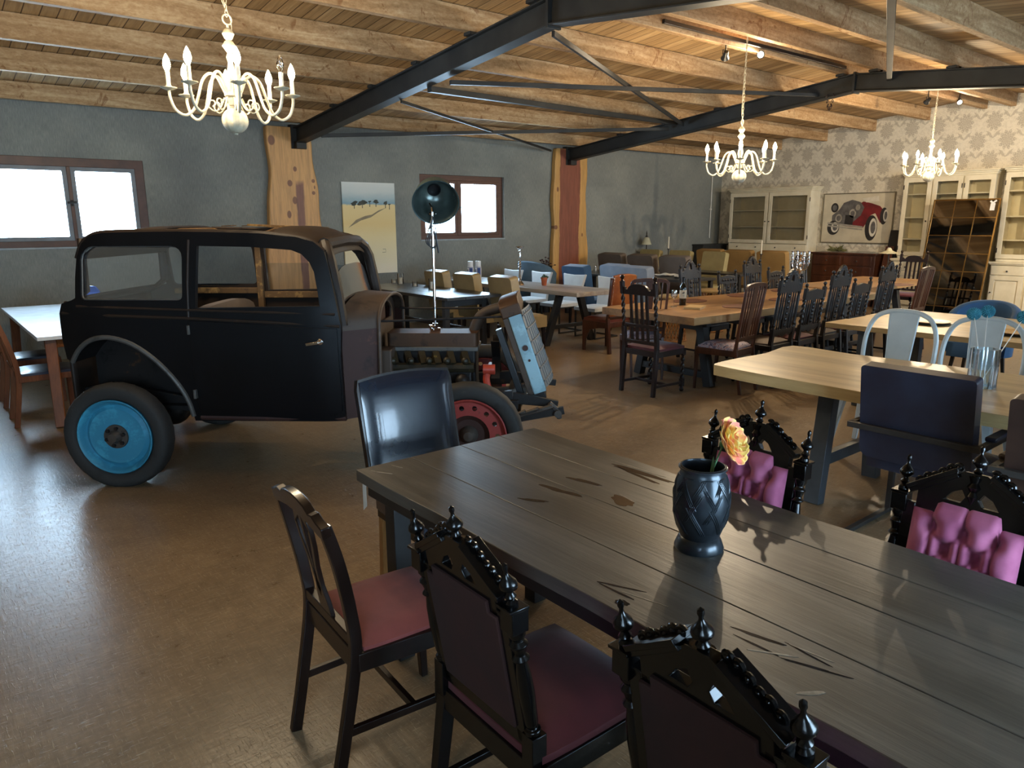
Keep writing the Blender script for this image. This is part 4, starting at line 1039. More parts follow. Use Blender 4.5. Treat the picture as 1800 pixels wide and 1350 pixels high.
M['bluetop'] = wood('dark_stained_tabletop', '#33322f', '#262523', '#1b1a19', axis=1, scale=4, rough=0.3, bump=0.08, spec=1.0)
M['honeyleg'] = wood('honey_brown_leg_wood', '#7d4c2a', '#653a1f', '#4c2a17', axis=2, scale=4, rough=0.5, bump=0.08, spec=0.25)
M['honey'] = wood('honey_brown_wood', '#7d4c2a', '#653a1f', '#4c2a17', axis=1, scale=4, rough=0.14, bump=0.08, coat=0.2)
M['legsteel'] = mat('dark_steel_table_leg', '#50565b', '#3f4448', rough=0.38, metal=0.35, scale=5)

def live_outline(x0, x1, y0, y1, seed, amp=0.02, sides='xy', n=26):
    """rectangle with wavy long edges (long axis y)"""
    L = []; s = seed
    f = lambda u, k: amp*(math.sin(u*6.1+s+k) + 0.5*math.sin(u*14.3+2*s+k) + 0.25*math.sin(u*31+3*s+k))
    for i in range(n+1): u = i/n; L.append((x1 + f(u, 0), y0+(y1-y0)*u))
    for i in range(n, -1, -1): u = i/n; L.append((x0 + f(u, 4), y0+(y1-y0)*u))
    return L
def aframe(m, x, y0, y1, ztop, w_, spread, d=0.05):
    """A shaped leg in the plane of constant x, across y"""
# foreground dark plank table
DX0, DX1, DY0, DY1 = 1.204, 2.098, -0.30, 2.416
t = thing('plank_dining_table', 'dark smoked oak plank table in the foreground carrying the dark vase', 'table', (0, 0, 0))
bx = [DX0, 1.445, 1.690, 1.90, DX1]
slots = [(0,)]
for i in range(4):
    m = MB(); x0, x1 = bx[i]+(0.0012 if i else 0), bx[i+1]-(0.0012 if i < 3 else 0)
    if i == 0: pl = [(x0+0.004*math.sin(k*1.3), DY0+(DY1-DY0)*k/20) for k in range(20, -1, -1)] + [(x1, DY0), (x1, DY1)]
    elif i == 3: pl = [(x0, DY1), (x0, DY0)] + [(x1+0.004*math.sin(k*1.7), DY0+(DY1-DY0)*k/20) for k in range(0, 21)]
    else: pl = [(x0, DY0), (x1, DY0), (x1, DY1), (x0, DY1)]
    m.plate([pl], 0.042, T(0, 0, 0.739)); m.build('board', M['darktop'], t, bev=0.0025)
mk = MB()
def blot(cx, cy, rx, ry, seed, ang=0.0, n=26, k=0.25):
    rnd = random.Random(seed); ph = [rnd.uniform(0, 6.28) for _ in range(4)]; out = []
    for i in range(n):
        a = 2*PI*i/n; r = 1+k*(math.sin(2*a+ph[0])+0.7*math.sin(3*a+ph[1])+0.5*math.sin(5*a+ph[2])+0.4*math.sin(7*a+ph[3]))/1.6
        x, y = rx*r*math.cos(a), ry*r*math.sin(a)
        out.append((cx+x*math.cos(ang)-y*math.sin(ang), cy+x*math.sin(ang)+y*math.cos(ang)))
    return out
# resin filled knots, flush with the top, (pixel measured places)
for cx, cy, rx, ry, sd, an in ((1.745, 1.555, 0.026, 0.060, 3, -0.3), (1.650, 1.760, 0.014, 0.085, 5, 0.15), (2.005, 1.70, 0.014, 0.16, 8, 0.06), (1.975, 1.68, 0.007, 0.12, 18, -0.10), (1.78, 1.77, 0.011, 0.08, 41, 0.2), (1.52, 1.75, 0.010, 0.05, 11, 0.5), (1.355, 0.66, 0.004, 0.07, 31, 0.35), (1.39, 0.69, 0.003, 0.05, 33, -0.1), (1.275, 1.145, 0.0035, 0.065, 21, 0.05), (1.30, 1.16, 0.004, 0.06, 23, 0.45), (1.245, 1.10, 0.012, 0.02, 25, 0.0), (1.37, 0.80, 0.006, 0.055, 27, 0.2), (1.335, 0.78, 0.0035, 0.05, 29, 0.0)):
    mk.plate([blot(cx, cy, rx, ry, sd, an)], 0.004, T(0, 0, 0.7585))
o = mk.build('resin_knots', M['resin'], t, smooth=0); o['kind'] = 'stuff'; o['label'] = 'black resin filled knots and cracks'
mk = MB()
for cx, cy, rx, ry, sd, an in ((1.265, 2.33, 0.0035, 0.05, 1, 0.5), (1.345, 2.35, 0.002, 0.03, 4, 0.3), (1.30, 1.08, 0.002, 0.06, 6, 0.25), (1.40, 0.69, 0.002, 0.05, 9, 0.1), (1.27, 0.62, 0.006, 0.03, 12, 0.9), (2.035, 1.74, 0.003, 0.14, 44, 0.02), (1.775, 1.56, 0.003, 0.05, 45, -0.2), (1.335, 0.745, 0.003, 0.05, 46, 0.6)):
    mk.plate([blot(cx, cy, rx, ry, sd, an, k=0.15)], 0.003, T(0, 0, 0.7592))
o = mk.build('scratches', M['scar'], t, smooth=0); o['kind'] = 'stuff'
MB().box(DX0+0.03, DX0+0.055, DY0+0.1, DY1-0.035, 0.66, 0.718).box(DX1-0.055, DX1-0.03, DY0+0.1, DY1-0.035, 0.66, 0.718).box(DX0+0.05, DX1-0.05, DY1-0.06, DY1-0.035, 0.66, 0.718).build('apron', M['blackwood'], t, bev=0.002)
for lx, ly in ((DX0+0.10, DY1-0.13), (DX1-0.10, DY1-0.13), (DX0+0.10, DY0+0.15), (DX1-0.10, DY0+0.15)):
    MB().box(lx-0.035, lx+0.035, ly-0.035, ly+0.035, 0, 0.70).build('leg', M['blackwood'], t, bev=0.003)
MB().plate([[(0, 0), (0.028, -0.01), (0.030, -0.125), (0.0, -0.10)]], 0.0008, T(DX0+0.027, DY1-0.028, 0.715) @ Rm(90, 'Z') @ XZ).build('price_tag', mat('white_card', '#d9d5ca', '#cbc7bc', rough=0.6), t, smooth=0)

# pale maple slab table
t = thing('live_edge_table', 'pale maple live edge table on dark steel legs, behind the pink chairs', 'table', (0, 0, 0))
out = [(4.00, 2.80), (3.955, 2.70), (3.93, 2.4), (3.93, 2.0), (3.925, 1.6), (3.95, 1.2), (3.97, 0.8), (3.95, 0.4), (3.96, 0.15), (5.05, 0.15), (5.07, 0.6), (5.09, 1.1), (5.08, 1.5), (5.06, 2.0), (5.02, 2.4), (5.03, 2.84), (4.6, 2.80), (4.3, 2.815)]
MB().plate([[tuple(p[:2]) for p in catmull(out, 3, closed=True)][::1]], 0.068, T(0, 0, 0.726)).build('tabletop', M['palewood'], t, bev=0.014, seg=3)
for yy in (2.08, 0.75):
    m = MB()
    m.bar((4.06, yy, 0), (4.14, yy, 0.69), 0.075, 0.095).bar((4.80, yy, 0), (4.72, yy, 0.69), 0.075, 0.095)
    m.bar((4.10, yy, 0.26), (4.76, yy, 0.26), 0.05, 0.07).box(4.06, 4.84, yy-0.045, yy+0.045, 0.675, 0.69)
    m.build('leg_frame', M['legsteel'], t, bev=0.003)
# second light table behind the white metal chairs
t = thing('light_oak_table', 'light oak board table with round wooden plates, behind the white metal chairs', 'table', (0, 0, 0))
CX0, CX1, CY0, CY1 = 6.42, 7.95, 0.5, 3.33
for i in range(4):
    x0 = CX0+(CX1-CX0)*i/4; x1 = CX0+(CX1-CX0)*(i+1)/4
    MB().box(x0+0.001, x1-0.001, CY0, CY1-0.02*(i % 2), 0.715, 0.76).build('board', M['lightoak'], t, bev=0.003)
for yy in (3.05, 0.9):
    MB().box(CX0+0.12, CX1-0.12, yy-0.04, yy+0.04, 0.665, 0.713).build('cross_rail', M['legsteel'], t, bev=0.003)
    for xx in (CX0+0.2, CX1-0.2): MB().box(xx-0.045, xx+0.045, yy-0.045, yy+0.045, 0, 0.665).build('leg', M['legsteel'], t, bev=0.003)
# long oak slab tables
def oak_table(x0, x1, y0, y1, label, seed, end=True):
    t = thing('oak_slab_table', label, 'table', (0, 0, 0), 0, 'long oak live edge tables')
    n = 24; f = lambda u, k: 0.035*(math.sin(u*7+seed+k)+0.6*math.sin(u*17+seed*2+k))
    P_ = [(x0+(x1-x0)*i/n, y0+f(i/n, 0)) for i in range(n+1)] + [(x0+(x1-x0)*i/n, y1+f(i/n, 5)) for i in range(n, -1, -1)]
    MB().plate([P_], 0.075, T(0, 0, 0.7225)).build('tabletop', M['oakslab'], t, bev=0.012, seg=2)
    for xx in (x0+0.45, x1-0.45):
        m = MB(); m.bar((xx, y0+0.16, 0), (xx, y0+0.30, 0.675), 0.09, 0.09).bar((xx, y1-0.16, 0), (xx, y1-0.30, 0.675), 0.09, 0.09)
        m.bar((xx, y0+0.2, 0.645), (xx, y1-0.2, 0.645), 0.08, 0.06).bar((xx, y0+0.2, 0.12), (xx, y1-0.2, 0.12), 0.07, 0.07); m.build('leg_frame', M['blackwood'], t, bev=0.004)
    return t
oak_table(5.76, 9.55, 4.24, 5.50, 'long golden oak live edge table with the wine bottle and placemats', 1.0)
oak_table(9.66, 12.15, 4.72, 5.70, 'farther golden oak live edge table with the silver candelabra, towards the mirror', 3.0)
# light weathered table with terracotta pot
t = thing('weathered_board_table', 'long light grey weathered table with terracotta pot, between beige and white chairs', 'table', (0, 0, 0))
MB().plate([[(x, y) for x, y in live_outline(6.66, 7.42, 6.82, 10.3, 2.0, 0.012)]], 0.058, T(0, 0, 0.731)).build('tabletop', M['greywood'], t, bev=0.006)
for yy in (7.35, 9.7):
    m = MB(); m.bar((6.60, yy, 0), (6.86, yy, 0.70), 0.07, 0.09).bar((7.48, yy, 0), (7.22, yy, 0.70), 0.07, 0.09).bar((6.8, yy, 0.68), (7.28, yy, 0.68), 0.07, 0.04)
    m.bar((6.7, yy, 0.25), (7.38, yy, 0.25), 0.04, 0.05); m.build('leg_frame', M['blackwood'], t, bev=0.003)
# dark table behind the car
t = thing('dark_stained_table', 'dark stained table with candle glasses, right behind the engine of the car', 'table', (0, 0, 0))
for i in range(3):
    x0 = 5.03+0.83*i/3; MB().box(x0+0.001, x0+0.83/3-0.001, 7.40-0.004*i, 9.80, 0.722, 0.76).build('board', M['bluetop'], t, bev=0.003)
for yy in (7.62, 9.55):
    m = MB().box(5.12, 5.19, yy-0.035, yy+0.035, 0, 0.72).box(5.70, 5.77, yy-0.035, yy+0.035, 0, 0.72).box(5.19, 5.70, yy-0.03, yy+0.03, 0.62, 0.70).box(5.19, 5.70, yy-0.025, yy+0.025, 0.30, 0.35)
    m.build('leg_frame', M['blackwood'], t, bev=0.003)
MB().box(5.42, 5.47, 7.62, 9.55, 0.30, 0.35).build('stretcher', M['blackwood'], t, bev=0.002)
# honey table at the far left
t = thing('honey_wood_table', 'glossy white topped table on honey brown legs at the left edge, behind the car', 'table', (0, 0, 0))
MB().box(0.735, 1.85, 7.06, 9.85, 0.728, 0.76).build('tabletop', mat('glossy_white_laminate', '#dfe3e4', '#d3d8da', rough=0.25), t, bev=0.004)
MB().box(0.79, 1.80, 7.12, 7.145, 0.655, 0.727).box(0.79, 0.815, 7.12, 9.8, 0.655, 0.727).box(1.775, 1.80, 7.12, 9.8, 0.655, 0.727).build('apron', M['honey'], t, bev=0.002)
for lx, ly in ((0.84, 7.13), (1.75, 7.13), (0.84, 9.76), (1.75, 9.76)):
    MB().bar((lx-0.03 if lx < 1 else lx+0.03, ly-0.14 if ly < 8 else ly+0.1, 0), (lx, ly+0.02, 0.727), 0.075, 0.075, w1=0.085, h1=0.085).build('leg', M['honeyleg'], t, bev=0.004)
# tables with cloths in the far corner
M['cloth'] = mat('ivory_table_linen', '#c9c5ba', '#b8b4a8', rough=0.85, scale=6, bump=0.2, bscale=60)
def far_table(x0, x1, y0, y1, label):
    t = thing('restaurant_table', label, 'table', (0, 0, 0), 0, 'dark tables by the grey wall corner')
    MB().box(x0, x1, y0, y1, 0.72, 0.76).build('tabletop', M['bluetop'], t, bev=0.004)
    for lx in (x0+0.06, x1-0.06):
        for ly in (y0+0.06, y1-0.06): MB().box(lx-0.03, lx+0.03, ly-0.03, ly+0.03, 0, 0.72).build('leg', M['blackwood'], t, bev=0.003)
far_table(9.30, 10.12, 7.15, 9.9, 'dark table laid with folded linen, beside the grey blue armchairs')
far_table(11.02, 11.52, 7.3, 10.1, 'dark table between the taupe chairs and the row of olive beige chairs')

# ================================================================ placing the chairs
R90 = PI/2
FX, BX, FY, BY = -R90, R90, 0.0, PI          # facing +x, -x, +y, -y
def put_c(proto, cx, cy, rz, label, group=None): return place(proto, cx, cy, rz, label, group)
g = gothic_chair()
GG = 'carved black chairs with buttoned velvet backs'
g.scale = (0.965, 1.0, 0.985)
put_c(g, 1.181, 1.309, FX-0.02, 'carved black gothic chair with wine red seat, beside the pierced splat chair', GG)
put_c(g, 1.248, 0.663, FX-0.025, 'carved black gothic chair cut by the bottom edge, nearest to the camera', GG)
put_c(g, 2.045, 1.419, BX, 'pink buttoned gothic chair behind the dark vase', GG)
put_c(g, 2.034, 0.701, BX, 'pink buttoned gothic chair at the right edge, under the navy armchair', GG)
put_c(splat_chair(), 1.07, 1.949, FX-0.06, 'dark brown chair with pierced splat and dull red seat, far end of plank table')
put_c(leather_head_chair(), 1.735, 2.63, BY-0.055, 'shiny black leather chair at the far head of the plank table')
sa = sled_armchair('cantilever_armchair', M['navyleather'])
put_c(sa, 4.04, 1.433, FX, 'navy leather armchair on a square steel frame at the maple table')
sb = sled_armchair('cantilever_armchair', M['brownleather'])
put_c(sb, 3.80, 0.70, FX, 'dark brown leather armchair cut by the right edge of the photo')
hc = hoop_chair()
HG = 'white metal chairs with looped backs'
hc.scale = (1.08, 1.0, 1.13)
put_c(hc, 5.34, 2.304, BX+0.03, 'white metal hoop back chair standing left of the glass flower vase', HG)
put_c(hc, 5.34, 1.758, BX+0.03, 'white metal hoop back chair seen behind the glass flower vase', HG)
M['shellbrown'] = mat('brown_moulded_shell', '#5b4a36', '#4a3c2c', rough=0.4)
put_c(tub_chair('shell_chair', M['shellbrown'], 0.56, 0.80), 5.33, 1.12, BX, 'brown moulded shell chair peeping over the far side of the maple table')
put_c(tub_chair('blue_tub_chair', M['blue'], 0.6, 0.82), 8.55, 2.75, BX, 'blue padded chair beyond the white metal chairs, under the light oak table')
# near side of the oak tables
ba = barley_chair(); cc = carved_chair(0); ck = carved_chair(1); sl = slat_chair()
BG, CG = 'barley twist chairs at the oak tables', 'carved dark high back chairs along the oak tables'
put_c(ba, 5.64, 4.67, FX+0.0, 'barley twist chair with wine red seat at the near end of the oak table', BG)
put_c(sl, 6.27, 4.27, FY+0.10, 'reddish slat back chair with floral seat, nearest on the near side of the oak table', 'mahogany slat chairs')
put_c(cc, 6.83, 4.20, FY, 'tall carved dark chair, right beside the reddish slat back chair with floral seat', CG)
put_c(ck, 7.34, 4.20, FY, 'carved twist post chair between two tall carved chairs, near side of oak table', CG)
put_c(cc, 7.85, 4.20, FY, 'tall carved dark chair in the middle of the near row at the oak table', CG)
put_c(ck, 8.37, 4.20, FY, 'carved twist post chair fifth along the near row of the oak table', CG)
put_c(cc, 8.98, 4.20, FY, 'tall carved dark chair where the two oak tables meet, left of the slatted end chair', CG)
put_c(sl, 10.03, 4.20, FY, 'reddish slat back chair with floral seat standing before the gold mirror', 'mahogany slat chairs')
put_c(ba, 12.74, 5.31, BX, 'slat back barley twist chair at the far end of the oak tables', BG)
# far side
put_c(cc, 7.50, 5.42, BY, 'tall carved dark chair behind the wine bottle on the far side', CG)
put_c(ck, 8.32, 5.45, BY, 'carved twist post chair on the far side behind the open placemats', CG)
put_c(cc, 8.90, 5.45, BY, 'tall carved dark chair with pointed crest, left of the candelabra', CG)
put_c(ck, 9.48, 5.45, BY, 'carved twist post chair directly behind the silver candelabra stem', CG)
put_c(cc, 10.10, 5.45, BY, 'tall carved dark chair on the far side, right of the candelabra', CG)
put_c(sl, 6.15, 5.25, FX+0.9, 'floral seated chair half hidden behind the barley twist chair', 'mahogany slat chairs')
put_c(studded_chair(), 7.02, 6.60, PI*0+0.0, 'tan studded leather chair at the near end of the weathered table')
# white and beige chairs
pb = padded_chair('beige_dining_chair', M['beige'], 0.98, 0.48, 0.13)
for (x, y), l in zip(((6.22, 8.95), (6.22, 8.22), (6.22, 7.42)), ('farthest', 'middle', 'nearest')):
    put_c(pb, x, y, FX, 'sand beige padded chair, %s of three along the weathered table' % l, 'sand beige padded chairs')
wc = white_chair()
for y, l in ((9.75, 'farthest, behind the silver candlestick'), (9.02, 'second, behind the terracotta pot'), (8.25, 'third, in front of the blue chair'), (7.50, 'nearest, behind the studded chair')):
    put_c(wc, 7.72, y, BX, 'white dining chair, %s' % l, 'white dining chairs')
bl = padded_chair('blue_armchair', M['blue'], 0.99, 0.50, 0.16)
put_c(bl, 8.42, 8.33, FX, 'petrol blue padded chair behind the white chairs')
put_c(tub_chair('slate_tub_chair', M['slateblue'], 0.66, 0.98), 8.55, 9.75, FX+0.1, 'slate blue rounded armchair in front of the red heartwood column')
ga = padded_chair('grey_armchair', M['greyblue'], 0.97, 0.54, 0.17)
put_c(ga, 9.24, 8.27, FX, 'grey blue padded armchair, left and rear one of two', 'grey blue armchairs')
put_c(ga, 9.08, 7.66, FX, 'grey blue padded armchair, front one of two, above the barley twist chair', 'grey blue armchairs')
tp = padded_chair('taupe_armchair', M['taupe'], 1.06, 0.60, 0.16)
for y, l in ((9.75, 'farthest left'), (9.0, 'middle'), (8.25, 'right')):
    put_c(tp, 10.76, y, FX, 'taupe high padded chair seen from behind, %s of three' % l, 'taupe padded chairs')
kb = padded_chair('olive_beige_chair', M['khaki'], 1.07, 0.52, 0.12)
for x, y, rz_, l in ((11.80, 10.2, BX, 'under the small bell lamp'), (11.80, 9.42, BX, 'in the middle below the thin white candle'), (11.80, 8.60, BX, 'rightmost with its front to the camera')):
    put_c(kb, x, y, rz_, 'olive beige high chair facing the camera, %s' % l, 'olive beige chairs')
oc = padded_chair('ochre_armchair', M['ochre'], 1.07, 0.62, 0.14)
for y, l in ((9.45, 'left one before the white hutch'), (8.75, 'middle one before the white hutch'), (8.0, 'right one, left of the brown chest')):
    put_c(oc, 13.45, y, FX, 'ochre padded chair, %s' % l, 'ochre padded chairs')
# brown chairs at the left table
sp2 = splat_chair(); 
hb = M['honey']
def ladder_chair():
    t = thing('honey_wood_chair', '', 'chair'); W_ = M['honeyleg']
    for s in (-1, 1):
        pts = catmull([(s*0.19, -0.27, 0.0), (s*0.19, -0.21, 0.42), (s*0.20, -0.25, 0.7), (s*0.20, -0.33, 0.98)], 4)
        MB().loft(pts, 0.030, 0.040).build('rear_leg', W_, t, bev=0.003); MB().bar((s*0.20, 0.2, 0), (s*0.20, 0.2, 0.42), 0.04, 0.04).build('front_leg', W_, t, bev=0.003)
    q = T(0, -0.22, 0.45) @ Matrix.Rotation(math.radians(11), 4, 'X')
    MB(q).plate([[(-0.22, 0.44), (-0.22, 0.53), (0, 0.56), (0.22, 0.53), (0.22, 0.44), (0, 0.455)][::-1]], 0.03, XZ).build('crest_rail', W_, t, bev=0.004)
    for x in (-0.12, -0.04, 0.04, 0.12): MB(q).box(x-0.02, x+0.02, -0.008, 0.008, 0.05, 0.46).build('slat', W_, t, bev=0.002)
    MB(q).box(-0.19, 0.19, -0.012, 0.012, 0.03, 0.07).build('lower_rail', W_, t, bev=0.002)
    MB().box(-0.21, 0.21, -0.21, 0.22, 0.38, 0.43).build('seat_frame', W_, t, bev=0.003)
    MB().pad(-0.205, 0.205, -0.19, 0.215, 0.43, 0.455, 0.012).build('seat', M['navyleather'], t, smooth=60)
    return t
lc = ladder_chair()
LG = 'brown slat chairs at the left table'
put_c(lc, 0.79, 7.38, FX, 'brown slat chair at the left edge, nearest at the honey table', LG)
put_c(lc, 0.79, 8.25, FX, 'brown slat chair at the left edge, second at the honey table', LG)
put_c(lc, 1.90, 8.00, BX, 'brown slat chair seen through the rear side window of the car', LG)
put_c(lc, 1.90, 8.80, BX, 'brown slat chair farther back seen through the car windows', LG)
for o in list(sp2.children_recursive)+[sp2]: bpy.data.objects.remove(o)
# ================================================================ the old car
def rust_mat(name, c1, c2, c3, rough=0.6, metal=0.0, sc_=3.0, lo=0.46, hi=0.60, spec=0.4):
    t = NT(name); v = t.coord((1,1,1)); a = t.noise(v, sc_, 6, 0.65); b = t.noise(v, 30, 4, 0.7)
    f = t.math('ADD', t.math('MULTIPLY', a, 0.75), t.math('MULTIPLY', b, 0.25))
    t.P(Base_Color=t.ramp(f, [(lo-0.10, hexc(c1)), (lo, hexc(c2)), (hi, hexc(c2)), (hi+0.06, hexc(c3))]), Roughness=rough, Metallic=metal)
    t.p.inputs['Specular IOR Level'].default_value = spec
    t.bump(b, 0.12, 0.002); return t.mat
M['carblack'] = rust_mat('worn_black_car_paint', '#08090b', '#0b0c0f', '#1c1512', 0.42, 0.0, 2.0, 0.5, 0.66, spec=0.22)
M['carblack2'] = rust_mat('worn_brown_black_paint', '#16130f', '#2a211b', '#3a2c22', 0.5, 0.0, 5.0, 0.44, 0.60, spec=0.25)
M['rustred'] = rust_mat('rusty_red_primer', '#1f1310', '#38211b', '#523024', 0.65, 0.0, 5.0, 0.44, 0.58)
M['cowlrust'] = rust_mat('brown_rusted_sheet', '#2a2019', '#44362b', '#5c4a3b', 0.6, 0.0, 5.0)
M['enginegrime'] = rust_mat('oily_engine_iron', '#131211', '#242120', '#4b3320', 0.5, 0.4, 8.0)
M['enginebrown'] = rust_mat('rusted_engine_cover', '#2a1c14', '#47301f', '#5f4128', 0.55, 0.3, 7.0)
M['enginegold'] = rust_mat('flaking_yellow_engine_paint', '#15130f', '#2b2619', '#6d6030', 0.5, 0.2, 22.0)
M['tyre'] = rust_mat('old_tyre_rubber', '#1d1c1b', '#2b2a28', '#3a3733', 0.75, 0.0, 6.0)
M['bluerim'] = rust_mat('sky_blue_rim_paint', '#3c3128', '#35809c', '#3f93ae', 0.45, 0.0, 7.0, 0.38, 0.52)
M['redrim'] = rust_mat('coral_red_rim_paint', '#3a1a17', '#8e3833', '#a8473f', 0.45, 0.0, 5.0, 0.40, 0.56)
M['hubiron'] = rust_mat('rusted_hub_iron', '#2a221c', '#4d4640', '#6b655e', 0.55, 0.4, 12.0)
M['paleblue'] = rust_mat('pale_blue_radiator_paint', '#4a4038', '#7d9aa3', '#8fb0ba', 0.45, 0.0, 4.0, 0.37, 0.5)
M['greymesh'] = rust_mat('grey_radiator_core', '#55585a', '#72777a', '#8e9294', 0.5, 0.5, 9.0)
M['carwood'] = rust_mat('bare_body_timber', '#33241a', '#5a4328', '#84683e', 0.7, 0.0, 9.0, 0.42, 0.52)
M['trimgrey'] = rust_mat('scraped_grey_steel', '#3d3c3a', '#5b5955', '#77746e', 0.5, 0.4, 8.0)
M['carglass'] = glass('dusty_car_glass', (0.90, 0.95, 0.99), 0.12, 0.10)
M['orangered'] = mat('orange_red_paint', '#c2452c', '#9c3524', rough=0.45)

car = thing('vintage_car', 'stripped black vintage car body with blue rear wheel and open engine bay', 'car', (0.900, 5.150, 0), math.radians(-41.5))
YN, YFAR = 0.10, 1.38            # near and far side planes, local y
def tumble(m, y0, sgn):
    """lean the side inwards above the belt line and round the vertices"""
    v = []
    for x, y, z in m.v:
        d = 0.0
        if z > 1.08: d = 0.10*((z-1.08)/0.55)**1.3
        if z < 0.9: d += 0.05*((0.9-z)/0.5)**2
        if x < 0.0: d += 0.10*((-x)/0.4)**2 if z > 0.5 else 0
        if x > 1.3: d += 0.06*((x-1.3)/0.35)**1.5
        v.append((x, y+sgn*d, z))
    m.v = v; return m
def densify(poly, step=0.08):
    out = []
    for i in range(len(poly)):
        a = Vector(poly[i]); b = Vector(poly[(i+1) % len(poly)]); n = max(1, int((b-a).length/step))
        for k in range(n): out.append(tuple(a+(b-a)*k/n))
    return out
ARCH = [(0.455, 0.43), (0.44, 0.53), (0.40, 0.63), (0.33, 0.735), (0.24, 0.83), (0.12, 0.915), (0.0, 0.955), (-0.10, 0.955), (-0.19, 0.925), (-0.27, 0.865), (-0.335, 0.785)]
body = [(0.458, 0.395)] + ARCH + [(-0.385, 0.80), (-0.405, 0.93), (-0.40, 1.10), (-0.375, 1.165), (-0.25, 1.20), (-0.245, 1.34), (-0.235, 1.45), (-0.20, 1.545), (-0.14, 1.595), (-0.05, 1.615), (0.44, 1.622), (0.976, 1.608), (1.20, 1.585), (1.31, 1.555), (1.375, 1.50), (1.405, 1.40), (1.440, 1.22), (1.472, 1.04), (1.472, 1.00), (1.462, 0.85), (1.460, 0.60), (1.460, 0.395)]
rwin = rrect(-0.205, 1.195, 0.470, 1.532, [0.07, 0.09, 0.03, 0.03], 4)
dwin = [(0.552, 1.145), (1.348, 1.158), (1.335, 1.26), (1.315, 1.37), (1.285, 1.43), (1.235, 1.48), (1.17, 1.505), (0.90, 1.525), (0.565, 1.532)]
def side(name, y, sgn, mt):
    m = MB().plate([densify(body), rwin, dwin], 0.035, T(0, y, 0) @ XZ)
    m.slice([(2, 0.45+0.06*k) for k in range(20)] + [(0, -0.35+0.1*k) for k in range(19)]); tumble(m, y, sgn)
    return m.build(name, mt, car, bev=0.006, smooth=40)
ns = side('near_body_side', YN, 1, M['carblack'])
side('far_body_side', YFAR, -1, M['carblack2'])
def ty(z, x=0.5, y=YN, sgn=1):
    d = 0.0
    if z > 1.08: d = 0.10*((z-1.08)/0.55)**1.3
    if z < 0.9: d += 0.05*((0.9-z)/0.5)**2
    if x < 0: d += 0.10*(x/0.4)**2
    if x > 1.3: d += 0.06*((x-1.3)/0.35)**1.5
    return y+sgn*d
# raised door skin and beltline mouldings
def strip(pts, r, y, sgn, off, mt, name, parent, flat=1.0):
    MB().tube([(x, ty(z, x, y, sgn)-sgn*off, z) for x, z in pts], r, 8, flat=flat).build(name, mt, parent)
door_edge = [(0.512, 1.075), (0.505, 0.80), (0.500, 0.52), (0.50, 0.445), (1.40, 0.432), (1.448, 0.47), (1.455, 0.62), (1.452, 0.80), (1.452, 1.02)]
dp = densify([(0.512, 1.07), (0.503, 0.445), (0.54, 0.435), (1.40, 0.435), (1.446, 0.47), (1.452, 0.62), (1.450, 1.015)], 0.06)
m = MB().plate([dp], 0.012, T(0, YN-0.022, 0) @ XZ); m.slice([(2, 0.47+0.06*k) for k in range(10)] + [(0, 1.25+0.05*k) for k in range(4)]); tumble(m, YN, 1); door = m.build('door', M['carblack'], car, bev=0.004)
m = MB().turned((1.345, ty(0.955)-0.025, 0.935), (1.345, ty(0.955)-0.07, 0.935), [(0.022, 0), (0.020, 0.3), (0.008, 0.4), (0.008, 1)], 12).bar((1.345, ty(0.955)-0.065, 0.935), (1.262, ty(0.955)-0.065, 0.922), 0.014, 0.018)
m.build('door_handle', M['chrome'], door, bev=0.003)
MB().box(0.495, 0.512, YN-0.038, YN-0.018, 0.98, 1.04).box(0.495, 0.512, YN-0.038, YN-0.005, 0.56, 0.62).build('hinge', M['trimgrey'], door, bev=0.003)
strip([(-0.37, 1.105), (0.0, 1.098), (0.48, 1.083), (1.0, 1.058), (1.465, 1.028)], 0.010, YN, 1, 0.018, M['carblack2'], 'belt_moulding', car)
strip([(-0.24, 1.155), (0.0, 1.150), (0.48, 1.135), (1.0, 1.120), (1.44, 1.105)], 0.008, YN, 1, 0.018, M['carblack2'], 'belt_moulding', car)
strip([(0.505, 1.08), (0.505, 1.30), (0.512, 1.57)], 0.009, YN, 1, 0.016, M['carblack2'], 'pillar_moulding', car)
strip([(0.50, 0.42), (0.95, 0.412), (1.46, 0.412)], 0.020, YN, 1, 0.005, M['rustred'], 'sill', car)
m = MB(); m.tube([(x, ty(z, x)-0.025, z) for x, z in catmull(ARCH, 3)[:]] if False else [(p[0], ty(p[1], p[0])-0.018, p[1]) for p in catmull(ARCH, 3)], 0.016, 8); m.build('wheel_arch_lip', M['trimgrey'], car)
# inner wheel wells
for y0, y1 in ((0.115, 0.40), (1.08, 1.36)):
    ar = catmull(ARCH, 2)
    m = MB().grid(lambda u, v: (ar[int(round(u*(len(ar)-1)))][0]*0.98, y0+0.03+(y1-y0)*v, ar[int(round(u*(len(ar)-1)))][1]-0.004), len(ar)-1, 2)
    m.plate([[(p[0]*0.98, p[1]) for p in ar] + [(-0.335, 0.5)]], 0.006, T(0, y1 if y0 < 1 else y0, 0) @ XZ)
    m.build('wheel_well', M['enginegrime'], car)
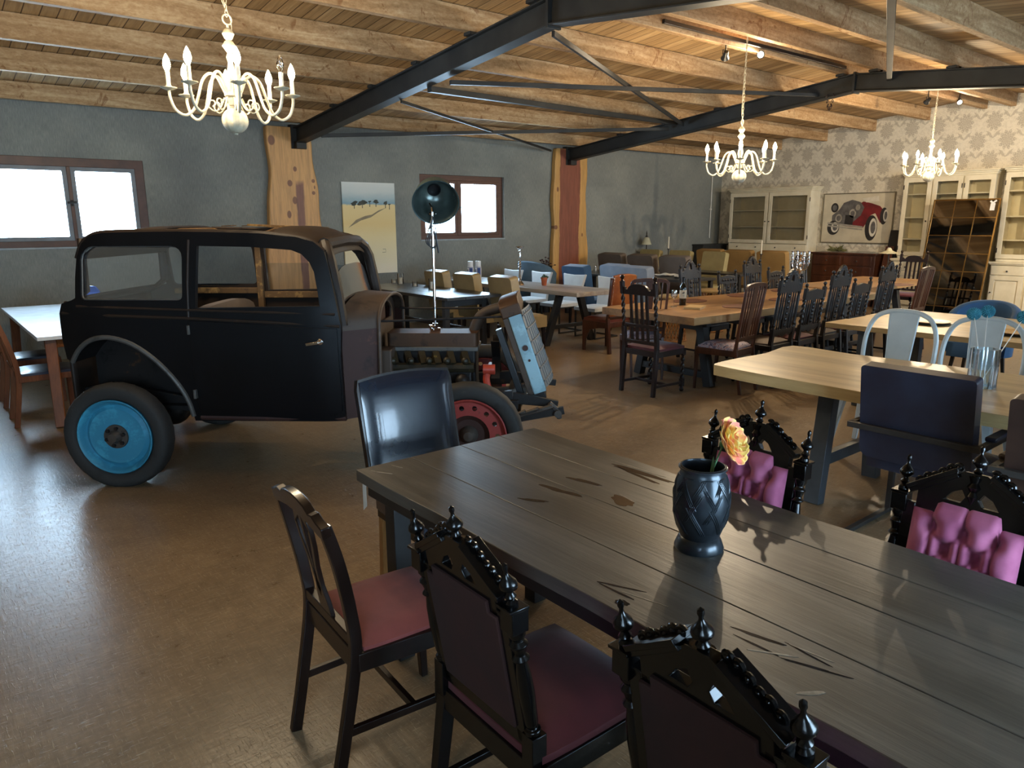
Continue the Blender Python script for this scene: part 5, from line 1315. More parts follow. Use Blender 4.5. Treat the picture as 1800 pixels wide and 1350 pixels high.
# glass
g_ = MB().plate([rrect(-0.22, 1.18, 0.485, 1.545, [0.07, 0.09, 0.03, 0.03], 4)], 0.004, T(0, YN+0.01, 0) @ XZ); tumble(g_, YN, 1); g_.build('rear_side_glass', M['carglass'], car)
gl_frame = MB().tube([(x, ty(z, x)+0.002, z) for x, z in rwin], 0.007, 6, closed=True); gl_frame.build('glass_channel', M['trimgrey'], car)
g_ = MB().plate([rrect(-0.22, 1.18, 0.485, 1.545, 0.05, 4)], 0.004, T(0, YFAR-0.01, 0) @ XZ); tumble(g_, YFAR, -1); g_.build('rear_side_glass', M['carglass'], car)
g_ = MB().plate([[(0.56, 1.14), (1.34, 1.15), (1.33, 1.28), (1.20, 1.34), (0.9, 1.36), (0.56, 1.36)]], 0.004, T(0, YFAR-0.012, 0) @ XZ); tumble(g_, YFAR, -1); g_.build('door_glass', M['carglass'], car)
# roof: rounded rim around an open centre
def roof_rim(y, sgn):
    pts = [(-0.235, 1.45), (-0.20, 1.54), (-0.14, 1.585), (-0.05, 1.605), (0.2, 1.612), (0.44, 1.612), (0.72, 1.608), (0.976, 1.598), (1.20, 1.572), (1.30, 1.54), (1.365, 1.485)]
    return [(x, ty(z, x, y, sgn)+sgn*0.012, z) for x, z in pts]
MB().tube(catmull(roof_rim(YN, 1), 3), [0.026]*31, 10).build('roof_rail', M['carblack2'], car)
MB().tube(catmull(roof_rim(YFAR, -1), 3), [0.026]*31, 10).build('roof_rail', M['carblack2'], car)
def roofz(x): return 1.632 if x < 0.5 else 1.632-0.06*((x-0.5)/0.85)**2
m = MB()
def rear_roof(u, v):
    x = -0.22+0.46*u; y = 0.205+ (1.275-0.205)*v; c_ = 1-(2*v-1)**4
    z = 1.60 + 0.055*c_*min(1, u*2.2) - 0.14*(1-u)**3
    return (x, y, z)
m.grid(rear_roof, 10, 16, th=(0, 0, -0.012)); m.build('rear_roof_panel', M['carblack2'], car, smooth=60)
m = MB()
m.grid(lambda u, v: (1.02+0.36*u, 0.20+1.08*v, 1.590+0.060*(1-(2*v-1)**4)-0.16*u**3), 10, 16, th=(0, 0, -0.015)); m.build('front_roof_panel', M['carblack2'], car, smooth=60)
MB().grid(lambda u, v: (0.22+0.82*u, 1.17+0.11*v, 1.645-0.04*v-0.02*u), 8, 3, th=(0, 0, -0.012)).build('far_roof_edge', M['cowlrust'], car, smooth=60)
MB().grid(lambda u, v: (0.22+0.82*u, 0.20+0.07*v, 1.606+0.022*v-0.012*u), 8, 3, th=(0, 0, -0.012)).build('near_roof_edge', M['carblack2'], car, smooth=60)
MB().bar((0.50, 1.20, 1.655), (1.15, 1.05, 1.63), 0.05, 0.016).build('loose_roof_batten', M['carwood'], car, bev=0.002)
m = MB()
for x in (0.28, 0.44): m.bar((x, 1.26, 1.648), (x+0.10, 1.20, 1.652), 0.05, 0.006)
m.build('peeling_roof_patch', M['carwood'], car)
for x in (0.30, 0.95): MB().tube([(x, 0.22, 1.595), (x, 0.5, 1.625), (x, 0.98, 1.625), (x, 1.26, 1.595)], 0.014, 8).build('roof_bow', M['carwood'], car)
# rear panel with window
def rear(u, v):
    z = 0.50+1.08*v; y = 0.20+1.08*u; xr = -0.385 if z < 1.15 else -0.385+0.15*min(1, (z-1.15)/0.06)+0.02*(z-1.2)
    return (xr-0.03*(1-(2*u-1)**4)+0.02, y, z)
m = MB()
NU, NV = 16, 22
vs_ = [rear(i/NU, j/NV) for i in range(NU+1) for j in range(NV+1)]
fs_ = []
for i in range(NU):
    for j in range(NV):
        u, z = (i+0.5)/NU, 0.50+1.08*(j+0.5)/NV
        if 0.06 < u < 0.94 and 1.18 < z < 1.54: continue
        q_ = lambda a, b: a*(NV+1)+b
        fs_.append((q_(i,j), q_(i+1,j), q_(i+1,j+1), q_(i,j+1)))
m._a(vs_, fs_); o = m.build('rear_panel', M['carblack2'], car, smooth=50)
sd = o.modifiers.new('thick', 'SOLIDIFY'); sd.thickness = 0.02
MB().tube([(-0.345, YN+0.09, 1.17), (-0.375, YN+0.11, 1.12), (-0.385, YN+0.13, 0.85)], 0.018, 8).build('corner_moulding', M['cowlrust'], car)
# windshield surround
m = MB()
for y, s in ((0.20, 1), (1.28, -1)):
    m.tube([(1.462, y-s*0.02, 1.02), (1.435, y, 1.22), (1.400, y+s*0.01, 1.42), (1.375, y+s*0.04, 1.49), (1.34, y+s*0.12, 1.535)], 0.040, 10)
m.tube([(1.34, 0.30, 1.535), (1.345, 0.74, 1.55), (1.34, 1.16, 1.535)], 0.042, 10)
m.build('windshield_frame', M['carblack2'], car)
MB().grid(lambda u, v: (1.452-0.06*v, 0.24+1.0*u, 1.05+(0.17+0.17*(1-(2*u-1)**4))*v), 16, 4, th=(0.004, 0, 0)).build('windshield_glass', M['carglass'], car, smooth=60)
# cowl
def cowl(u, v, o=0.0):
    x = 1.455+0.215*u; a = PI*v; w0 = 0.60-0.17*u; h = (0.155-0.01*u)
    cy = 0.74; yy = cy - w0*math.cos(a)*(1 if abs(math.cos(a)) < 1 else 1)
    zz = 1.005 + (h+0.03)*math.sin(a)**0.75
    return (x, yy, zz-o)
MB().grid(cowl, 8, 24, th=(0, 0, -0.014)).build('cowl_top', M['cowlrust'], car, smooth=60)
def cside(y0, s, name):
    m = MB().grid(lambda u, v: (1.460+0.20*u, y0 + s*(0.03+0.16*u-0.05*(v-0.5)*0+ (0.03*(1-v))), 0.40+0.62*v), 4, 8, th=(0, s*0.014, 0)); m.build(name, M['rustred'], car, smooth=50)
cside(0.115, 1, 'cowl_side'); cside(1.365, -1, 'cowl_side')
fwl = [(0.31, 0.40), (1.17, 0.40), (1.17, 1.0)] + [(0.74+0.43*math.cos(a), 1.0+0.17*math.sin(a)**0.75) for a in [PI*i/12 for i in range(1, 12)]] + [(0.31, 1.0)]
fhole = [(0.45, 0.98), (1.03, 0.98)] + [(0.74+0.33*math.cos(a), 1.0+0.125*math.sin(a)) for a in [PI*i/10 for i in range(1, 10)]]
MB().plate([fwl, fhole], 0.012, T(1.60, 0, 0) @ YZ).build('firewall', M['cowlrust'], car)
rim_pts = [(1.672, 0.74+0.435*math.cos(a), 1.0+0.172*math.sin(a)**0.75) for a in [PI*i/20 for i in range(21)]]
MB().tube([(1.665, 0.305, 0.42)]+rim_pts[::-1]+[(1.665, 1.175, 0.42)], 0.013, 8).build('cowl_rim', M['cowlrust'], car)
MB().box(1.50, 1.58, 0.62, 0.95, 0.95, 1.10).build('battery_box', M['rustred'], car, bev=0.005)
# interior
m = MB(); m.tube([(1.22+0.0*0, 0.98+0.19*math.cos(a), 1.20+0.16*math.sin(a)) if False else (1.245-0.10*math.sin(a), 0.95+0.19*math.cos(a), 1.17+0.155*math.sin(a)) for a in [2*PI*i/24 for i in range(24)]], 0.011, 8, closed=True)
m.tube([(1.245, 0.95, 1.17), (1.50, 0.95, 0.95)], 0.016, 8)
for a in (0.3, 2.4, 4.5): m.tube([(1.245, 0.95, 1.17), (1.245-0.10*math.sin(a), 0.95+0.19*math.cos(a), 1.17+0.155*math.sin(a))], 0.007, 6)
m.build('steering_wheel', M['black_plastic'], car)
MB().box(0.50, 1.42, YFAR-0.055, YFAR-0.02, 1.085, 1.135).box(-0.2, 0.50, YFAR-0.055, YFAR-0.02, 1.12, 1.165).build('inner_wood_rail', M['carwood'], car, bev=0.004)
MB().box(0.49, 0.535, YFAR-0.09, YFAR-0.05, 0.5, 1.55).build('inner_pillar', M['carwood'], car, bev=0.004)
MB().box(1.38, 1.46, 0.25, 1.22, 1.04, 1.09).build('dashboard', M['rustred'], car, bev=0.006)
MB().box(-0.30, 1.45, 0.24, 1.24, 0.44, 0.47).build('floor_pan', M['enginegrime'], car)
MB().pad(0.62, 1.02, 0.26, 1.22, 0.47, 0.72, 0.02).build('front_bench', M['taupe'], car, smooth=60)
MB().grid(lambda u, v: (0.60-0.12*v, 0.26+0.96*u, 0.66+(0.46-0.06*(2*u-1)**4)*v), 12, 6, th=(-0.07, 0, 0)).build('bench_back', M['taupe'], car, smooth=60)
# chassis
m = MB()
for y in (0.34, 1.14):
    m.bar((-0.40, y, 0.52), (-0.2, y, 0.56), 0.045, 0.10); m.bar((-0.2, y, 0.56), (0.5, y, 0.43), 0.045, 0.10); m.bar((0.5, y, 0.43), (1.7, y, 0.44), 0.045, 0.10); m.bar((1.7, y, 0.44), (2.55, y+(0.06 if y < 1 else -0.06), 0.50), 0.045, 0.10)
    m.bar((2.55, y+(0.06 if y < 1 else -0.06), 0.50), (2.86, y+(0.06 if y < 1 else -0.06), 0.455), 0.04, 0.08, h1=0.045)
for x in (-0.36, 0.5, 1.6, 2.55): m.bar((x, 0.34, 0.46), (x, 1.14, 0.46), 0.08, 0.06)
m.build('chassis_frame', M['enginegrime'], car, bev=0.003)
for y in (0.30, 1.18):
    m = MB()
    for k in range(4):
        L_ = 0.52-0.09*k
        m.tube([(2.30+L_*math.cos(a)*1.0, y, 0.375-0.03*k*0.6+0.09*(math.cos(a)**2)) for a in [PI*i/10 for i in range(11)]], 0.016, 6)
    m.build('leaf_spring', M['hubiron'], car)
MB().tube([(2.80, 0.36, 0.47), (2.86, 0.37, 0.42), (2.87, 0.38, 0.36)], 0.018, 8).turned((2.86, 0.33, 0.40), (2.86, 0.44, 0.40), [(0.026, 0), (0.026, 1)], 12).build('spring_shackle', M['hubiron'], car)
MB().tube([(2.285, 0.12, 0.32), (2.285, 0.35, 0.28), (2.285, 1.1, 0.28), (2.285, 1.36, 0.32)], 0.032, 10).build('front_axle', M['enginegrime'], car)
MB().tube([(0.0, 0.12, 0.33), (0.0, 1.36, 0.33)], 0.04, 12).ball((0.0, 0.74, 0.33), 0.13, 16).build('rear_axle', M['enginegrime'], car)
MB().bar((2.58, 0.37, 0.36), (2.90, 0.37, 0.42), 0.03, 0.05).box(2.55, 2.60, 0.36, 1.12, 0.33, 0.38).build('front_crossmember', M['enginegrime'], car)
# engine
MB().box(1.66, 2.28, 0.60, 0.88, 0.50, 0.79).box(1.66, 2.28, 0.56, 0.92, 0.38, 0.52).build('engine_block', M['enginegrime'], car, bev=0.012)
MB().box(1.655, 2.30, 0.585, 0.87, 0.785, 0.815).build('head_flange', M['trimgrey'], car, bev=0.003)
rc = MB().plate([rrect(1.655, 0.61, 2.295, 0.85, 0.03)], 0.095, T(0, 0, 0.862)).build('rocker_cover', M['enginebrown'], car, bev=0.015, seg=3)
m = MB()
for k in range(6): m.bar((1.70+0.10*k, 0.575, 0.77), (1.73+0.10*k, 0.50, 0.70), 0.045, 0.06)
m.tube([(1.66, 0.50, 0.685), (2.28, 0.50, 0.685)], 0.034, 8)
for k in range(5): m.ball((1.72+0.125*k, 0.47, 0.74), 0.026, 8)
m.build('exhaust_manifold', M['enginegold'], car)
MB().box(1.60, 1.72, 0.42, 0.60, 0.55, 0.82).build('heater_box', M['cowlrust'], car, bev=0.008)
MB().box(1.98, 2.26, 0.50, 0.62, 0.55, 0.66).ball((2.20, 0.47, 0.60), 0.05, 10).build('side_cover', M['enginegrime'], car, bev=0.01)
MB().tube(catmull([(2.24, 0.80, 0.80), (2.27, 0.78, 0.94), (2.33, 0.76, 1.03), (2.45, 0.74, 1.075), (2.52, 0.74, 1.08)], 5), 0.038, 12).build('radiator_hose', M['cowlrust'], car)
MB().tube([(2.52, 0.74, 1.08), (2.57, 0.74, 1.10)], 0.045, 12).build('hose_neck', M['trimgrey'], car)
MB().tube(catmull([(2.39, 0.42, 0.70), (2.37, 0.42, 0.62), (2.40, 0.42, 0.50)], 5), 0.024, 10).turned((2.35, 0.42, 0.69), (2.43, 0.42, 0.69), [(0.035, 0), (0.035, 1)], 12).build('steering_box', M['orangered'], car)
for k in range(4):
    a = PI/4+k*PI/2
    MB().bar((2.42, 0.74, 0.72), (2.42, 0.74+0.19*math.cos(a), 0.72+0.19*math.sin(a)), 0.06, 0.008).build('fan_blade', M['enginegrime'], car)
# radiator: tilted back, pale blue side plates, grey core
tilt = math.atan2(0.18, 0.54); q = T(2.74, 0, 0.52) @ Matrix.Rotation(-tilt, 4, 'Y')
YR0, YR1 = 0.45, 1.03
MB(q).box(0.02, 0.05, YR0+0.03, YR1-0.03, 0.03, 0.60).build('radiator_core', M['greymesh'], car)
m = MB(q)
bow = lambda u: 0.048 + 0.055*(1-abs(2*u-1)**1.6)
m.grid(lambda u, v: (bow(u), YR0+0.01+0.56*u, 0.02+0.56*v), 20, 14)
for k in range(6): m.tube([(bow(u/16)+0.004, YR0+0.01+0.56*u/16, 0.07+0.095*k) for u in range(17)], 0.006, 6)
for k in range(1, 12): m.tube([(bow(k/12)+0.002, YR0+0.01+0.56*k/12, 0.03), (bow(k/12)+0.002, YR0+0.01+0.56*k/12, 0.57)], 0.003, 5)
m.build('radiator_grille', M['greymesh'], car)
for ya in (YR0, YR1-0.025): MB(q).box(-0.045, 0.045, ya, ya+0.025, 0.0, 0.57).build('radiator_side_plate', M['paleblue'], car, bev=0.008)
MB(q).turned((0.0, YR0+0.004, 0.33), (0.0, YR0-0.010, 0.33), [(0.020, 0), (0.020, 1)], 12).turned((0.0, YR0+0.004, 0.24), (0.0, YR0-0.008, 0.24), [(0.009, 0), (0.009, 1)], 10).build('plug', M['rustred'], car)
tp_ = [(YR0-0.005, 0.56), (YR0-0.005, 0.64), (YR0+0.05, 0.675), (0.74, 0.685), (YR1-0.05, 0.675), (YR1+0.005, 0.64), (YR1+0.005, 0.56)]
MB(q).box(-0.085, -0.048, YR0+0.01, YR0+0.04, 0.0, 0.56).build('radiator_bracket', M['cowlrust'], car, bev=0.004)
MB(q).plate([tp_[::-1]], 0.14, T(-0.015, 0, 0) @ YZ).build('radiator_top_tank', M['enginebrown'], car, bev=0.015, seg=3)
MB(q).box(-0.10, 0.03, YR0+0.01, YR1-0.01, -0.05, 0.01).build('radiator_bottom_tank', M['enginegrime'], car, bev=0.006)
MB(q).box(-0.16, -0.115, YR0+0.05, YR0+0.12, -0.03, 0.5).build('radiator_stay', M['black_plastic'], car, bev=0.004)
for y0, y1 in ((0.34, 0.50), (1.10, 0.98)):
    MB().tube([(1.66, y0, 1.03), (2.10, (y0+y1)/2, 1.035), (2.56, y1, 1.045)], 0.008, 8).build('support_rod', M['enginegrime'], car)
# wheels
def wheel(x, y, s, rim, kind, flat=False, name='wheel'):
    """s = -1: outer face towards the viewer (-y)"""
    root = None
    R_ = 0.348; zc = 0.335 if flat else 0.345; wd = 0.15
    m = MB(); pr = []
    for i in range(25):
        a = 2*PI*i/24
        pr.append((0.288 + 0.060*math.cos(a)*(1.0), 0.075*math.sin(a)*(1 if abs(math.sin(a)) < 1 else 1)))
    seg = 56; vs_ = []; nb = 24
    for k in range(seg):
        t_ = 2*PI*k/seg
        for i in range(nb):
            a = 2*PI*i/nb
            rr_ = 0.293 + 0.055*(abs(math.cos(a))**0.7)*(1 if math.cos(a) > 0 else -1)
            ww = 0.072*(abs(math.sin(a))**0.75)*(1 if math.sin(a) > 0 else -1)
            px, pz = rr_*math.cos(t_), rr_*math.sin(t_)
            if zc + pz < 0.0:
                ww *= 1.0 + 1.2*(-(zc+pz)+0.01)*8; pz = -zc + 0.001
            elif flat and zc+pz < 0.06: ww *= 1.12
            if rr_ > 0.335 and k % 2 == 0: px *= 0.992; pz = pz*0.992 if zc+pz > 0.004 else pz
            vs_.append((x+px, y+ww, zc+pz))
    fs_ = [(k*nb+i, k*nb+(i+1) % nb, ((k+1) % seg)*nb+(i+1) % nb, ((k+1) % seg)*nb+i) for k in range(seg) for i in range(nb)]
    m._a(vs_, fs_); tyre = m.build(name, M['tyre'], car, smooth=50)
    ax = Vector((0, s, 0)); c0 = Vector((x, y, zc))
    if kind == 'disc':
        prof = [(0.245, -0.075), (0.242, -0.02), (0.238, 0.045), (0.246, 0.062), (0.240, 0.068), (0.226, 0.056), (0.218, 0.030), (0.205, 0.016), (0.196, 0.022), (0.180, 0.036), (0.150, 0.032), (0.115, 0.040), (0.085, 0.038), (0.0, 0.036)]
        r_ = MB().lathe(prof, c0, 48, ax, cap=False).build('rim', rim, tyre)
        MB().lathe([(0.080, 0.038), (0.078, 0.048), (0.045, 0.052), (0.034, 0.075), (0.028, 0.092), (0.0, 0.094)], c0, 24, ax).build('hub', M['hubiron'], tyre)
        m = MB()
        for k in range(6):
            a = 2*PI*k/6+0.3; m.turned(c0+Vector((0.058*math.cos(a), s*0.046, 0.058*math.sin(a))), c0+Vector((0.058*math.cos(a), s*0.066, 0.058*math.sin(a))), [(0.012, 0), (0.012, 1)], 6)
        m.build('wheel_nuts', M['black_plastic'], tyre)
    else:
        prof = [(0.245, -0.075), (0.240, 0.045), (0.247, 0.064), (0.240, 0.070), (0.226, 0.055), (0.222, 0.030)]
        r_ = MB().lathe(prof, c0, 48, ax, cap=False).build('rim', rim, tyre)
        o_ = circ(0, 0, 0.224, 48); hs = [circ(0.185*math.cos(2*PI*k/14), 0.185*math.sin(2*PI*k/14), 0.0165, 12)[::-1] for k in range(14)]
        hs.append(circ(0, 0, 0.135, 32)[::-1])
        mm = Matrix.Translation(c0 + Vector((0, s*0.030, 0))) @ XZ
        MB().plate([o_]+hs, 0.008, mm).build('pierced_disc', rim, tyre)
        MB().lathe([(0.136, 0.034), (0.125, 0.020), (0.10, 0.0), (0.0, -0.004)], c0, 32, ax, cap=False).build('inner_disc', M['rustred'], tyre)
        MB().lathe([(0.06, 0.0), (0.05, 0.03), (0.03, 0.05), (0.0, 0.055)], c0, 16, ax).build('hub', M['hubiron'], tyre)
    return tyre
wheel(0.015, 0.0, -1, M['bluerim'], 'disc', True, 'rear_wheel')
wheel(2.285, 0.02, -1, M['redrim'], 'pierced', False, 'front_wheel')
wheel(0.015, 1.46, 1, M['bluerim'], 'disc', False, 'rear_wheel')
wheel(2.285, 1.44, 1, M['redrim'], 'pierced', False, 'front_wheel')

# workshop lamp standing on the engine
M['lampgreen'] = mat('worn_green_lamp_enamel', '#4b5f60', '#33474a', rough=0.3, metal=0.35, scale=6)
M['lampinside'] = mat('dull_silver_green_reflector', '#67716b', '#48524e', rough=0.28, metal=0.55, scale=5)
cm_ = Matrix.Translation((0.900, 5.150, 0)) @ Matrix.Rotation(math.radians(-41.5), 4, 'Z')
base = cm_ @ Vector((1.985, 0.72, 0.910))
lamp = thing('workshop_lamp', 'big green metal workshop lamp on a silver pole, standing on the engine of the car', 'lamp', base)
MB().tube([(0, 0, 0.01), (0, 0, 0.83)], 0.011, 12).build('pole', M['chrome'], lamp)
MB().box(-0.03, 0.03, -0.025, 0.025, 0.0, 0.022).box(-0.014, 0.014, -0.018, 0.018, 0.02, 0.055).turned((-0.05, 0, 0.035), (0.02, 0, 0.035), [(0.012, 0), (0.012, 0.4), (0.006, 0.45), (0.006, 1)], 10).build('clamp', M['chrome'], lamp, bev=0.002)
# shade: opens towards the camera and slightly down
aim = Vector((-0.45, -0.76, -0.47)).normalized()
cen = Vector((0.02, -0.01, 0.935)) - aim*0.02
sh = [(0.030, -0.145), (0.045, -0.140), (0.048, -0.085), (0.060, -0.075), (0.085, -0.055), (0.105, -0.02), (0.118, 0.03), (0.125, 0.085), (0.129, 0.085), (0.131, 0.080), (0.128, 0.076), (0.121, 0.028), (0.109, -0.026), (0.088, -0.062), (0.060, -0.083)]
MB().lathe([(0.0012, -0.174), (0.0487, -0.1717), (0.0557, -0.1624), (0.0568, -0.0986), (0.0812, -0.0812), (0.1102, -0.0522), (0.1334, 0.0), (0.1485, 0.0696), (0.1554, 0.116), (0.1624, 0.1183), (0.1624, 0.1137)], cen, 40, aim, cap=False).build('shade', M['lampgreen'], lamp)
MB().lathe([(0.1601, 0.116), (0.1508, 0.1044), (0.1438, 0.0638), (0.1276, 0.0), (0.1044, -0.0487), (0.0766, -0.0719), (0.0464, -0.0812)], cen, 40, aim, cap=False).build('reflector', M['lampinside'], lamp)
MB().lathe([(0.0476, -0.08), (0.0418, -0.0696), (0.0394, -0.116), (0.0, -0.116)], cen, 24, aim, cap=False).build('socket', M['black_plastic'], lamp)
MB().tube([(0, 0, 0.80), (0, 0.01, 0.86), (0, 0.03, 0.885)], 0.012, 8).turned((-0.03, 0, 0.82), (0.03, 0, 0.82), [(0.011, 0), (0.011, 0.3), (0.006, 0.35), (0.006, 1)], 8).build('swivel', M['chrome'], lamp)
m = MB()
for k in range(3): m.tube(catmull([(-0.005, -0.012, 0.80), (-0.03-0.012*k, -0.016, 0.68), (-0.04-0.01*k, -0.012, 0.62), (-0.015+0.01*k, -0.012, 0.585), (0.02, -0.016, 0.63), (0.012, -0.014, 0.74), (0.0, -0.012, 0.80)], 5), 0.004, 6)
m.tube(catmull([(0.005, -0.012, 0.70), (0.022, -0.016, 0.62), (0.035, -0.014, 0.55)], 5), 0.006, 6)
m.build('coiled_flex', M['black_plastic'], lamp)
MB().tube(catmull([(0, -0.012, 0.735), (-0.04, -0.012, 0.72), (-0.055, -0.012, 0.66)], 5), 0.004, 6).build('cable_tie', M['white_conduit'], lamp)
# ================================================================ things on the tables
TT = 0.7605
def vase_mat():
    t = NT('dark_pewter_vase'); tc = t.node('ShaderNodeTexCoord'); sp = t.node('ShaderNodeSeparateXYZ'); t.l.new(tc.outputs['Object'], sp.inputs[0])
    n = t.noise(t.coord((1,1,1)), 14, 4); t.P(Base_Color=t.ramp(n, [(0.35, hexc('#272c31')), (0.65, hexc('#3f474e'))]), Roughness=0.30, Metallic=0.55, Coat_Weight=0.2)
    return t.mat
M['vase'] = vase_mat()
VP = [(0.0, 0.0), (0.068, 0.0), (0.070, 0.006), (0.064, 0.022), (0.060, 0.032), (0.054, 0.038), (0.057, 0.045), (0.066, 0.070), (0.076, 0.105), (0.0795, 0.140), (0.078, 0.170), (0.072, 0.200), (0.064, 0.224), (0.060, 0.234), (0.062, 0.242), (0.062, 0.247), (0.059, 0.248), (0.057, 0.242), (0.060, 0.220), (0.070, 0.190), (0.072, 0.120), (0.05, 0.05), (0.0, 0.045)]
vz = thing('flower_vase', 'dark pewter vase with lattice grooves holding one yellow pink rose', 'vase', (1.648, 1.172, TT))
MB().lathe(VP, (0, 0, 0), 64).build('vessel', M['vase'], vz, smooth=50)
def vr(z):
    P_ = VP[6:15]
    for (r0, z0), (r1, z1) in zip(P_[:-1], P_[1:]):
        if z0 <= z <= z1: return r0+(r1-r0)*(z-z0)/(z1-z0)
    return 0.06
m = MB()
for k in range(8):
    for sgn in (-1, 1):
        for seg_ in range(2):
            for off in (-0.13, 0.0, 0.13):
                a0 = 2*PI*(k + 0.5*seg_)/8 + off*0.55; z0 = 0.058+0.080*seg_ + (0.04 if sgn > 0 else 0)
                pts = []
                for i in range(9):
                    u = i/8; z = min(0.222, z0+0.085*u); a = a0 + sgn*0.62*u
                    pts.append(((vr(z)+0.0004)*math.cos(a), (vr(z)+0.0004)*math.sin(a), z))
                m.tube(pts, [0.0004]+[0.0021]*7+[0.0004], 5)
m.build('lattice_relief', M['vase'], vz)
vz.children[-1]['kind'] = 'stuff'
MB().tube([(0.0645*math.cos(a), 0.0645*math.sin(a), 0.243) for a in [2*PI*i/40 for i in range(40)]], 0.0035, 6, closed=True).build('rim_ring', M['vase'], vz)
# rose
M['petal'] = None
def petal_mat():
    t = NT('yellow_pink_petal'); tc = t.node('ShaderNodeTexCoord'); n = t.noise(t.coord((1,1,1)), 28, 3, 0.6)
    sp = t.node('ShaderNodeSeparateXYZ'); t.l.new(tc.outputs['Object'], sp.inputs[0])
    t.P(Base_Color=t.ramp(n, [(0.40, hexc('#f08a78')), (0.50, hexc('#f6b768')), (0.60, hexc('#f4d878'))]), Roughness=0.6); return t.mat
M['petal'] = petal_mat()
M['stem'] = mat('dull_green_stem', '#3f6b3a', '#2d5230', rough=0.55, scale=9)
rose = thing('rose', 'single yellow and pink artificial rose leaning out of the dark vase', 'flower', (1.648, 1.172, TT))
hd = Vector((0.058, -0.052, 0.318)); ax = Vector((0.22, -0.82, 0.40)).normalized()
MB().tube(catmull([(-0.02, 0.015, 0.05), (0.01, -0.005, 0.18), (0.03, -0.022, 0.26), tuple(hd-ax*0.03)], 5), 0.0028, 8).build('stem', M['stem'], rose)
MB().ball(hd-ax*0.028, 0.013, 10).build('sepal', M['stem'], rose)
RQ = ax.to_track_quat('Z', 'Y').to_matrix().to_4x4()
rr2 = random.Random(3)
for layer, (n_, rad, hgt, op) in enumerate(((4, 0.016, 0.044, 0.10), (5, 0.028, 0.050, 0.20), (6, 0.041, 0.054, 0.45), (7, 0.054, 0.056, 0.75))):
    for k in range(n_):
        a0 = 2*PI*k/n_ + layer*0.5 + rr2.uniform(-0.2, 0.2); wv = rr2.uniform(0, 6); wdt = 0.95 if layer < 2 else 0.80
        def pet(u, v, a0=a0, wv=wv):
            a = a0 + (u-0.5)*2*wdt*(0.35+0.9*math.sin(PI*min(1, v*0.75+0.12))); r = 0.006+ rad*(math.sin(PI*0.5*min(1, v*1.1))) + 0.012*op*v*v
            z = hgt*v*(1-0.45*op*v) - 0.006*layer - 0.006*abs(2*u-1)**2*v + 0.004*math.sin(u*9+wv)*v
            return (r*math.cos(a), r*math.sin(a), z-0.012)
        mb = MB(Matrix.Translation(hd) @ RQ); mb.grid(pet, 8, 8); po = mb.build('petal', M['petal'], rose, smooth=80)
        sdm = po.modifiers.new('thick', 'SOLIDIFY'); sdm.thickness = 0.0008
def leaf(pts, w_):
    c_ = catmull(pts, 4); n = len(c_)-1
    def f(u, v):
        p = Vector(c_[int(round(u*n))]); return tuple(p + Vector((0.6, 0.8, 0))*((v-0.5)*w_*math.sin(PI*min(1, u*0.92+0.06))) + Vector((0, 0, 0.004*abs(2*v-1))))
    return MB().grid(f, n, 4, th=(0, 0, 0.0008))
leaf([(0.005, -0.01, 0.17), (0.022, -0.015, 0.225), (0.018, -0.02, 0.27)], 0.030).build('leaf', M['stem'], rose)

# glass flower vase on the maple table
M['cleglass'] = glass('pressed_clear_glass', (0.86, 0.92, 0.95), 0.03, 0.08)
gv = thing('glass_vase', 'clear fluted glass vase with blue thistle balls on the maple table', 'vase', (4.56, 1.43, TT))
def flute(r0, th=0.0, n=64): return [((r0+0.006*math.cos(6*a)-th)*math.cos(a), (r0+0.006*math.cos(6*a)-th)*math.sin(a)) for a in [2*PI*i/n for i in range(n)]]
m = MB(); m.plate([flute(0.068), flute(0.068, 0.006)[::-1]], 0.215, T(0, 0, 0.108)); m.plate([flute(0.066, 0.002)], 0.012, T(0, 0, 0.007)); m.build('vessel', M['cleglass'], gv, smooth=40)
M['thistle'] = mat('teal_blue_thistle', '#4f9fb2', '#2f7488', rough=0.8, scale=30)
def thistle(bx_, by_, bz, label, foot):
    r = thing('thistle_stem', label, 'flower', (4.56, 1.43, TT), 0, 'blue ball thistles in the glass vase')
    tip = Vector((bx_-4.56, by_-1.43, bz-TT))
    MB().tube(catmull([foot, (tip.x*0.45, tip.y*0.45, tip.z*0.5), tuple(tip)], 5), 0.0025, 6).build('stem', M['white_conduit'], r)
    m = MB(); rd = 0.036; N = 170
    m.ball(tip, rd*0.82, 14)
    for i in range(N):
        z = 1-2*(i+0.5)/N; a = i*2.39996; q_ = math.sqrt(1-z*z); d = Vector((q_*math.cos(a), q_*math.sin(a), z))
        m.turned(tip+d*rd*0.72, tip+d*rd*1.12, [(0.0045, 0), (0.0035, 0.6), (0.0, 1)], 4)
    m.build('flower_head', M['thistle'], r)
thistle(4.954-0.16, 1.66-0.07, 1.135, 'blue ball thistle, leftmost in the glass vase', (0.02, 0.01, 0.02))
thistle(5.126-0.24, 1.619-0.07, 1.145, 'blue ball thistle, middle and highest in the glass vase', (0.0, -0.02, 0.02))
thistle(5.183-0.30, 1.452-0.09, 1.13, 'blue ball thistle, rightmost, leaning towards the photo edge', (-0.02, 0.0, 0.02))
